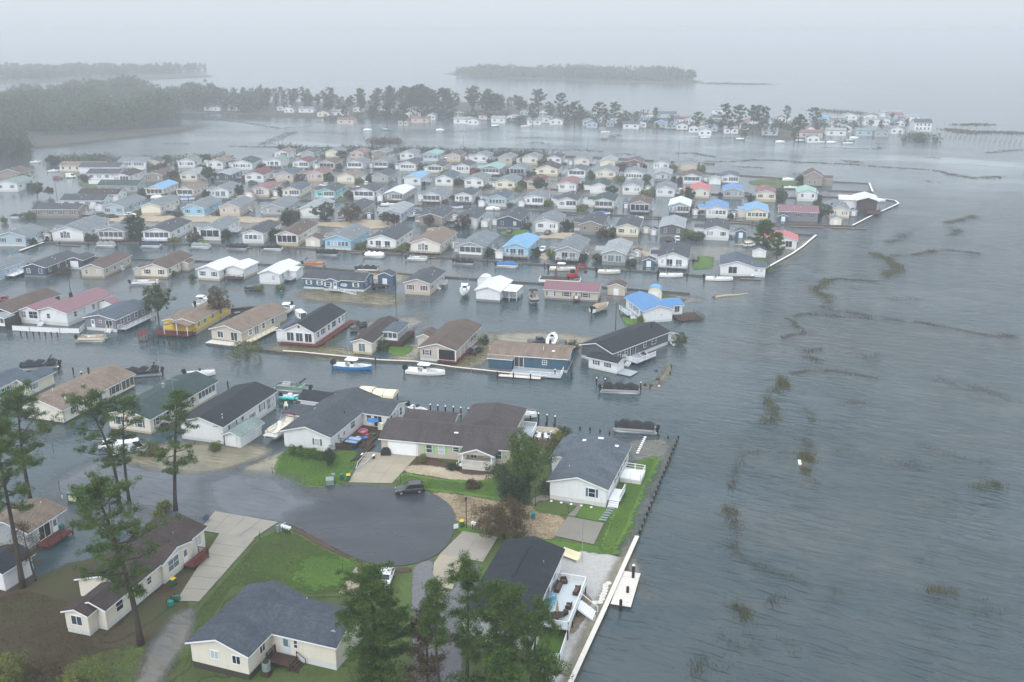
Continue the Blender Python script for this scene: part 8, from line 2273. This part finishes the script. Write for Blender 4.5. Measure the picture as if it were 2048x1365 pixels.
def wood(name, px, n, seed, h0, h1, mat, k=70, ln=2.2, wd=.6):
    """a far wood seen as one mass of crowns and thin trunks"""
    rs = np.random.RandomState(seed)
    A = np.array([tuple(G(*p).to_2d()) for p in px]); lo, hi = A.min(0), A.max(0)
    pts = []
    while len(pts) < n:
        c = rs.uniform(lo, hi, (n * 2, 2)); c = c[poly_sd(c, A) > 0]; pts += list(c)
    pts = np.array(pts[:n]); hh = rs.uniform(h0, h1, n) * (1 + .16 * np.sin(pts[:, 0] * .045 + seed) + .12 * np.sin(pts[:, 0] * .11 + pts[:, 1] * .05))
    T = []
    for (x, y), h_ in zip(pts, hh):
        m = 6; cc = np.column_stack([x + rs.normal(scale=1.6, size=m), y + rs.normal(scale=1.6, size=m), h_ * rs.uniform(.2, .95, m)])
        T.append(blades(rs, cc, rs.uniform(2.0, 3.8, m), k // m, ln, wd, .2, .8))
    o = part(name, tri_mesh(name, np.concatenate(T), mat)); o['kind'] = 'stuff'
    t = MB()
    for (x, y), h_ in list(zip(pts, hh))[:200]: t.bar((x, y, -.3), (x, y, h_ * .8), .35)
    q = part(name + '_trunks', t.mesh(name + '_trunks', BARKD)); q['kind'] = 'stuff'
wood('far_wood', [(-120, 280), (-60, 215), (120, 212), (280, 216), (352, 228), (372, 250), (300, 262), (180, 268)], 850, 1, 14, 20, LEAF2, 84)
wood('distant_wood', [(20, 206), (120, 192), (260, 190), (400, 208), (540, 216), (500, 228), (380, 222), (300, 210), (180, 202)], 560, 2, 13, 20, LEAF2, 54, 2.6, .8)
wood('island_wood', [(905, 152), (1000, 155), (1160, 160), (1330, 164), (1400, 160), (1320, 150), (1150, 146), (950, 146)], 900, 3, 9, 14, LEAF2, 36, 4, 1.3)
wood('coast_wood', [(-200, 166), (100, 160), (300, 150), (420, 140), (100, 140), (-200, 146)], 700, 4, 7, 13, LEAFD, 24, 6, 2.2)
wood('marsh_thicket', [(-40, 322), (-40, 290), (60, 292), (72, 312), (60, 330)], 60, 5, 8, 15, LEAFD, 90, 1.4, .35)
wood('marsh_edge_scrub', [(90, 330), (120, 320), (330, 322), (470, 318), (470, 322), (330, 328)], 90, 6, 1.5, 3.0, LEAF2, 60, 1.0, .3)
wood('marsh_edge_scrub', [(560, 300), (880, 302), (1080, 312), (1130, 318), (1080, 320), (880, 306), (560, 303)], 110, 7, 1.2, 3.2, LEAFD, 60, 1.0, .3)
wood('marsh_hummock_scrub', [(733, 288), (770, 284), (805, 288), (770, 291)], 26, 8, 1.5, 4, LEAFB, 70, 1.2, .3)
wood('pier_island_scrub', [(1795, 284), (1840, 276), (1890, 284), (1850, 287)], 18, 9, 2, 5, LEAFD, 70, 1.3, .35)
wood('village_scrub', [(640, 240), (900, 240), (1300, 255), (1700, 268), (1800, 262), (1500, 245), (1100, 236), (800, 228)], 170, 10, 2, 6, LEAFD, 60, 1.8, .5)

# ------------------------------------------------------------------ the hazy village
FH = [(424, 222, 34, 'W', 'e'), (470, 222, 30, 'W', 'h'), (566, 222, 24, 'W', 'h'), (578, 226, 20, 'W', 'g'), (612, 226, 30, 'W', 'h'), (646, 234, 24, 'C', 'p'), (680, 232, 26, 'W', 'h'), (691, 249, 34, 'P', 'p'),
      (670, 232, 28, 'W', 'h'), (763, 222, 20, 'W', 'g'), (786, 224, 18, 'W', 'h'), (825, 224, 24, 'W', 'h'), (840, 246, 36, 'P', 'p'), (862, 240, 18, 'W', 'h'), (806, 252, 20, 'P', 'p'), (925, 248, 36, 'W', 'h'), (946, 250, 22, 'W', 'g'), (972, 240, 30, 'W', 'r'), (996, 246, 28, 'W', 'h'), (1026, 242, 26, 'W', 'e'), (1068, 250, 28, 'W', 'h'), (1112, 250, 26, 'W', 'g'),
      (1176, 252, 22, 'W', 'h'), (1184, 256, 20, 'l', 'd'), (1262, 258, 32, 'W', 's'), (1296, 234, 40, 'W', 'h'), (1330, 236, 44, 'l', 's'), (1321, 256, 24, 'G', 'v'), (1342, 258, 24, 'l', 'v'), (1362, 248, 28, 'W', 'r'), (1364, 260, 22, 'W', 's'), (1440, 228, 30, 'W', 'h'), (1422, 264, 26, 'l', 'v'), (1462, 268, 28, 'W', 'h'), (1540, 272, 30, 'l', 'h'), (1620, 276, 48, 'P', 'p'), (1672, 272, 38, 'W', 'h'), (1626, 286, 24, 'W', 'g'),
      (1728, 272, 32, 'l', 'e'), (1793, 268, 30, 'l', 'g'), (1763, 274, 26, 'G', 'g'), (1878, 244, 44, 'W', 'g'), (1782, 234, 40, 'W', 'h'), (1700, 240, 26, 'W', 'h'), (1676, 246, 28, 'G', 'h'), (1649, 254, 24, 'l', 'g'), (1567, 242, 26, 'W', 'h'), (1594, 254, 24, 'W', 'g'), (1752, 252, 26, 'W', 'h'), (1824, 242, 28, 'W', 'h'), (1410, 272, 24, 'W', 'h'), (1500, 252, 22, 'W', 'p')]
rg = random.Random(9)
for i in range(44):
    x = rg.uniform(1150, 1830); y = itp(x, [1150, 1400, 1600, 1830], [236, 246, 250, 246]) + rg.uniform(-10, 22)
    FH.append((x, y, rg.uniform(15, 27), rg.choice('WWWlGC'), rg.choice('hgsepdvt')))
for i in range(16):
    x = rg.uniform(640, 1150); FH.append((x, itp(x, [640, 1150], [226, 244]) + rg.uniform(-10, 6), rg.uniform(14, 24), rg.choice('WWlG'), rg.choice('hgsep')))
FH.sort(); FN = {}
for i, (x, y, pw, wl_, rf_) in enumerate(FH):
    w = pw * 73.6 / (y - 60); wide = pw > 26
    n = i + 1
    if (x, y) == (1878, 244): continue
    prev = FH[i - 1][0] if i else 0
    fk = (wl_, rf_); FN[fk] = FN.get(fk, -1) + 1
    lab = 'hazy %s cottage with %s roof, %s such from left on far shore' % (WALLN[wl_], ROOFN[rf_], ORD[FN[fk]])
    t = thing('far_cottage', lab, 'house', G(x, y), -R(8), 'cottages of the hazy village')
    wm = wall_mesh(w if not wide else 8, 8 if not wide else w, -.3, 3.6, 1.4, WM[wl_]); rm = roof_mesh(w if not wide else 8, 8 if not wide else w, 3.6, 1.4, .4, RM[rf_])
    loc, rz = ((0, 0, 0), 0) if not wide else ((w / 2, 4, 0), math.pi / 2)
    part('wall', wm, t, loc, rz); part('roof', rm, t, loc, rz)
    for s in (-.25, .25): window(t, (-w / 2, w / 2, 0, 8), 'f', s * w, 1.2, 1.6, 1.3, None, 'v', GLASS[0])
h, w, d = near('house', 'tall white two storey house with dark roof near the old pier', (1830, 263), (1862, 264), None, 6, 'W', 'd', w=12, d=9, group=None)
body(h, w, d, 'W', 'd', .8, 6.4, 'x', rise=2.2); wins(h, (-w / 2, w / 2, 0, d), 'f', (-4, -1.4, 1.4, 4), 1.4, 1.1, 1.6, None, 'h', GLASS[0]); wins(h, (-w / 2, w / 2, 0, d), 'f', (-4, -1.4, 1.4, 4), 4.2, 1.1, 1.6, None, 'h', GLASS[0])

# ------------------------------------------------------------------ marsh grass standing in the water
def X5(pts): return [(1350 + x / 2.7307, 400 + y / 2.7307) for x, y in pts]
def X6(pts): return [(1350 + x / 2.6504, 850 + y / 2.6504) for x, y in pts]
def grass(name, lines, mat, seed, ln=(.5, 1.0), wd=.035, kd=1.0):
    rs = np.random.RandomState(seed); T = []
    for pts, wid, dens in lines:
        P = [np.array(G(*p)) for p in pts]
        if len(P) == 1: P = [P[0], P[0] + np.array([.6, 0, 0])]
        for a, b in zip(P, P[1:]):
            L = np.linalg.norm(b - a); n = int(L * dens * max(wid, .6) * kd) + 2
            t = rs.rand(n, 1); off = rs.normal(size=(n, 2)) * wid * .5
            c = a + (b - a) * t; c[:, :2] += off
            # uneven: thin some stretches
            ph = np.sin(c[:, 0] * .9 + seed) + np.sin(c[:, 1] * .7) + rs.normal(size=n) * .8
            c = c[ph > -.7]; n = len(c)
            if n == 0: continue
            h_ = rs.uniform(*ln, n); lean = rs.normal(size=(n, 2)) * .22; az = rs.uniform(0, math.pi, n)
            s = np.column_stack([np.cos(az), np.sin(az), np.zeros(n)]) * (wd * rs.uniform(.7, 1.4, n))[:, None]
            tip = c + np.column_stack([lean * h_[:, None], h_]); c = c - np.array([0, 0, .1])
            T.append(np.stack([c - s, c + s, tip], 1))
    o = part(name, tri_mesh(name, np.concatenate(T), mat)); o['kind'] = 'stuff'
grass('marsh_grass', [(X5([(1070, 298), (1115, 302)]), 2.4, 26), (X5([(1100, 300), (1150, 318), (1190, 340), (1210, 370), (1190, 400), (1150, 420)]), 2.8, 22), (X5([(850, 438), (800, 460), (770, 490), (790, 515), (830, 530), (850, 545), (835, 565)]), 2.2, 26), (X5([(575, 970), (600, 1010), (560, 1040), (520, 1080), (510, 1110), (545, 1150), (540, 1200), (480, 1215)]), 1.8, 20), (X5([(570, 980), (600, 1020)]), 1.6, 30),
    (X6([(705, 150), (705, 190)]), 1.8, 90), (X6([(690, 235), (692, 255)]), 1.0, 90), (X6([(265, 430), (300, 480)]), 1.4, 60), (X6([(1580, 330), (1640, 330)]), 1.8, 30), (X6([(1690, 315), (1725, 320)]), 1.7, 60), (X6([(300, 960), (370, 980), (380, 1040)]), 1.5, 36), (X6([(1340, 890), (1400, 880), (1480, 910)]), 1.6, 22), (X5([(1040, 860), (1075, 850)]), 2.0, 20), (X5([(720, 855), (800, 880)]), 1.6, 14), (X5([(1375, 284), (1405, 280)]), 2, 20)], MARSH, 1, (.35, .9), .045, 1.5)
grass('marsh_grass', [(X5([(1115, 303), (1200, 305), (1300, 303), (1390, 285), (1440, 275), (1540, 278), (1660, 295)]), 1.8, 9), (X5([(1475, 132), (1530, 116), (1600, 102), (1645, 85)]), 2.4, 9), (X5([(1510, 150), (1555, 178), (1500, 195)]), 2.2, 9), (X5([(1145, 235), (1200, 225), (1240, 200), (1280, 178)]), 2.6, 5), (X5([(1140, 450), (1000, 440), (900, 432), (850, 438)]), 1.2, 14), (X5([(800, 585), (850, 602), (950, 614), (1050, 634), (1200, 655), (1350, 672), (1500, 700), (1700, 740), (1870, 752)]), 1.6, 7),
    (X5([(600, 645), (640, 660), (660, 690), (710, 715), (700, 735), (620, 740), (590, 755), (610, 770), (640, 778)]), 1.0, 11), (X5([(640, 640), (700, 624), (800, 628), (900, 640), (1000, 645), (1150, 660)]), 1.1, 9), (X5([(800, 815), (720, 825), (705, 845), (720, 862), (800, 880)]), 1.4, 9), (X5([(990, 840), (1060, 850), (1110, 840)]), 2.2, 4), (X5([(620, 955), (700, 937), (850, 930), (950, 950), (1110, 975)]), 1.1, 9), (X5([(1360, 970), (1450, 990), (1640, 1020), (1750, 1065), (1900, 1095)]), 2.6, 3.5),
    (X5([(940, 1108), (1050, 1106)]), 1.8, 6), (X5([(700, 1140), (745, 1150), (755, 1210)]), 1.2, 8), (X5([(1210, 545), (1300, 542), (1280, 550)]), 3.0, 4), (X5([(1800, 735), (1870, 752)]), 2, 5), (X6([(610, 45), (700, 92), (740, 130)]), 1.3, 8), (X6([(640, 30), (700, 40)]), 1.8, 5), (X6([(810, 55), (880, 60)]), 1.8, 4), (X6([(735, 280), (740, 320)]), 1.1, 6), (X6([(830, 130), (920, 150), (1020, 170)]), 1.3, 6), (X6([(1130, 195), (1310, 215)]), 2.0, 5), (X6([(1310, 95), (1380, 150), (1500, 170), (1650, 200)]), 2.0, 4.5),
    (X6([(350, 150), (400, 150), (470, 142)]), 1.0, 9), (X6([(550, 155), (600, 160)]), 1.8, 7), (X6([(350, 160), (330, 220), (325, 265), (290, 350)]), 1.0, 9), (X6([(325, 260), (345, 270)]), 1.0, 14), (X6([(320, 520), (300, 640), (320, 700), (420, 740), (500, 780), (600, 800), (680, 840)]), 1.2, 9), (X6([(300, 500), (320, 560)]), 1.2, 10), (X6([(820, 885), (880, 885)]), 1.2, 7), (X6([(1480, 900), (1570, 950), (1680, 970)]), 2.6, 5), (X6([(1540, 960), (1690, 1000)]), 2.4, 4),
    (X6([(480, 920), (500, 990), (520, 920), (640, 940)]), 1.6, 5), (X6([(430, 1110), (440, 1210)]), 1.4, 8), (X6([(560, 1130), (610, 1200)]), 1.4, 7), (X6([(250, 1110), (190, 1170), (130, 1270), (100, 1345)]), 1.4, 9), (X6([(280, 1160), (340, 1200)]), 1.4, 6), (X6([(1280, 710), (1400, 690)]), 1.4, 4), (X6([(1270, 600), (1310, 612)]), .9, 9), (X6([(1350, 450), (1450, 390)]), 2.4, 2.5), (X6([(740, 965), (830, 965)]), 1.2, 6), (X6([(1310, 1050), (1400, 1140), (1500, 1150)]), 1.6, 4), (X6([(920, 1250), (990, 1240)]), 1.6, 3), (X6([(200, 1290), (270, 1300)]), 1.4, 5), (X6([(1660, 1120), (1720, 1130)]), 1.2, 5)], MARSHD, 2, (.15, .5), .05, 4.5)
Z1 = lambda pts: [(x / 2.926, 100 + y / 2.926) for x, y in pts]
Z2 = lambda pts: [(650 + x / 2.926, 100 + y / 2.926) for x, y in pts]
Z3 = lambda pts: [(1348 + x / 2.926, 100 + y / 2.926) for x, y in pts]
grass('marsh_streaks', [(Z1([(1250, 405), (1450, 430), (1650, 462)]), 4, .8), (Z1([(1540, 555), (1620, 520), (1720, 480)]), 5, .9), (Z1([(1340, 565), (1700, 572), (2048, 575)]), 4, 1.2), (Z1([(960, 550), (1130, 550)]), 6, .5), (Z1([(1660, 460), (1850, 445)]), 4, .5), (Z1([(1820, 485), (2000, 490)]), 4, .5), (Z2([(0, 578), (300, 580), (700, 585), (1100, 580), (1350, 582)]), 3.5, .9), (Z2([(1160, 582), (1300, 590), (1500, 585), (1620, 600)]), 5, .8), (Z2([(1200, 545), (1300, 550)]), 9, .7), (Z2([(1630, 530), (1720, 495)]), 5, .8), (Z2([(1090, 518), (1280, 512)]), 4, .4), (Z2([(600, 490), (830, 475), (910, 470)]), 4, .4), (Z2([(1700, 605), (1850, 620)]), 4, .6),
    (Z3([(170, 655), (380, 655), (450, 645), (620, 648), (700, 657), (900, 665), (1060, 672), (1200, 685), (1400, 697), (1560, 710), (1640, 735), (1750, 752), (1860, 745), (1910, 742)]), 2.6, 1.6), (Z3([(1020, 650), (1070, 660)]), 5, 1.6), (Z3([(1620, 728), (1660, 735)]), 4, 1.6), (Z3([(1840, 750), (1890, 745)]), 4, 1.6), (Z3([(0, 605), (120, 605), (240, 630)]), 3, 1.2), (Z3([(380, 685), (520, 692)]), 3, 1.2), (Z3([(860, 572), (1180, 582), (1210, 570)]), 3, .9), (Z3([(1190, 550), (1215, 552)]), 4, 1.4), (Z3([(1840, 605), (1960, 590), (2030, 585)]), 4, .8), (Z3([(1460, 632), (1540, 632)]), 4, .7), (Z3([(700, 727), (780, 728)]), 3, 1.0), (Z3([(1470, 765), (1530, 775)]), 2.5, 1.0), (Z3([(170, 515), (600, 520), (900, 540)]), 4, .5)], MARSHD, 3, (.12, .42), .4, 3.5)
grass('marsh_streaks', [(Z3([(1615, 466), (1720, 486), (1850, 482), (2060, 490)]), 9, 1.8), (Z3([(850, 352), (1000, 366), (1090, 372)]), 16, .7), (Z3([(1670, 440), (1840, 436)]), 9, .8), (Z3([(200, 196), (520, 202)]), 20, .5)], MARSHD, 4, (.4, 1.0), .7, 2)
grass('lawn_blades', [([(1262, 1060), (1236, 1108), (1192, 1103)], 2.2, 14), ([(1325, 912), (1300, 985), (1270, 1050)], 2.6, 18), ([(1270, 890), (1310, 880), (1330, 905)], 3, 10), ([(580, 1190), (470, 1185), (400, 1290), (340, 1360)], 2.5, 10), ([(560, 950), (575, 967), (620, 980), (660, 980)], 1.2, 18), ([(560, 1190), (640, 1190), (700, 1160)], 2.5, 10)], REED, 5, (.12, .32), .03)

def turf(name, px, n, mat, seed, ln=(.04, .13), wd=.03, ins=.5, z=.08):
    rs = np.random.RandomState(seed); A = np.array([tuple(G(*p).to_2d()) for p in px]); lo, hi = A.min(0), A.max(0)
    c = rs.uniform(lo, hi, (n * 3, 2)); c = c[poly_sd(c, A) > ins][:n]; n = len(c)
    az = rs.uniform(0, math.pi, n); s = np.column_stack([np.cos(az), np.sin(az), np.zeros(n)]) * (wd * rs.uniform(.7, 1.6, n))[:, None]
    b = np.column_stack([c, np.full(n, z)]); h_ = rs.uniform(*ln, n)
    tip = b + np.column_stack([rs.normal(size=(n, 2)) * .5 * h_[:, None], h_])
    part(name, tri_mesh(name, np.stack([b - s, b + s, tip], 1), mat))['kind'] = 'stuff'
turf('lawn_blades', L1, 14000, REED, 1)
turf('lawn_blades', [(785, 966), (806, 946), (850, 956), (925, 964), (985, 961), (1010, 952), (1058, 975), (1048, 998), (1000, 1001), (930, 988), (850, 981)], 14000, REED, 2)
turf('lawn_blades', [(1262, 930), (1290, 918), (1315, 915), (1312, 935), (1286, 985), (1256, 1060), (1232, 1100), (1195, 1100), (1215, 1050), (1243, 985)], 20000, REED, 3)
patch('lawn', [(640, 1095), (700, 1128), (708, 1140), (660, 1180), (600, 1180), (590, 1140)], MAT['lawn'], .103, 3, .7, 1, jit=1.5)
turf('lawn_blades', [(560, 1056), (600, 1068), (640, 1089), (700, 1124), (716, 1138), (686, 1178), (690, 1192), (620, 1196), (560, 1182), (470, 1178), (420, 1255), (385, 1325), (345, 1370), (375, 1290), (385, 1228), (404, 1205), (512, 1079)], 40000, REED, 4)
turf('needle_tufts', [(-40, 1200), (60, 1180), (140, 1200), (200, 1290), (300, 1300), (310, 1345), (240, 1390), (-60, 1400)], 16000, LEAFB, 5, (.08, .2))
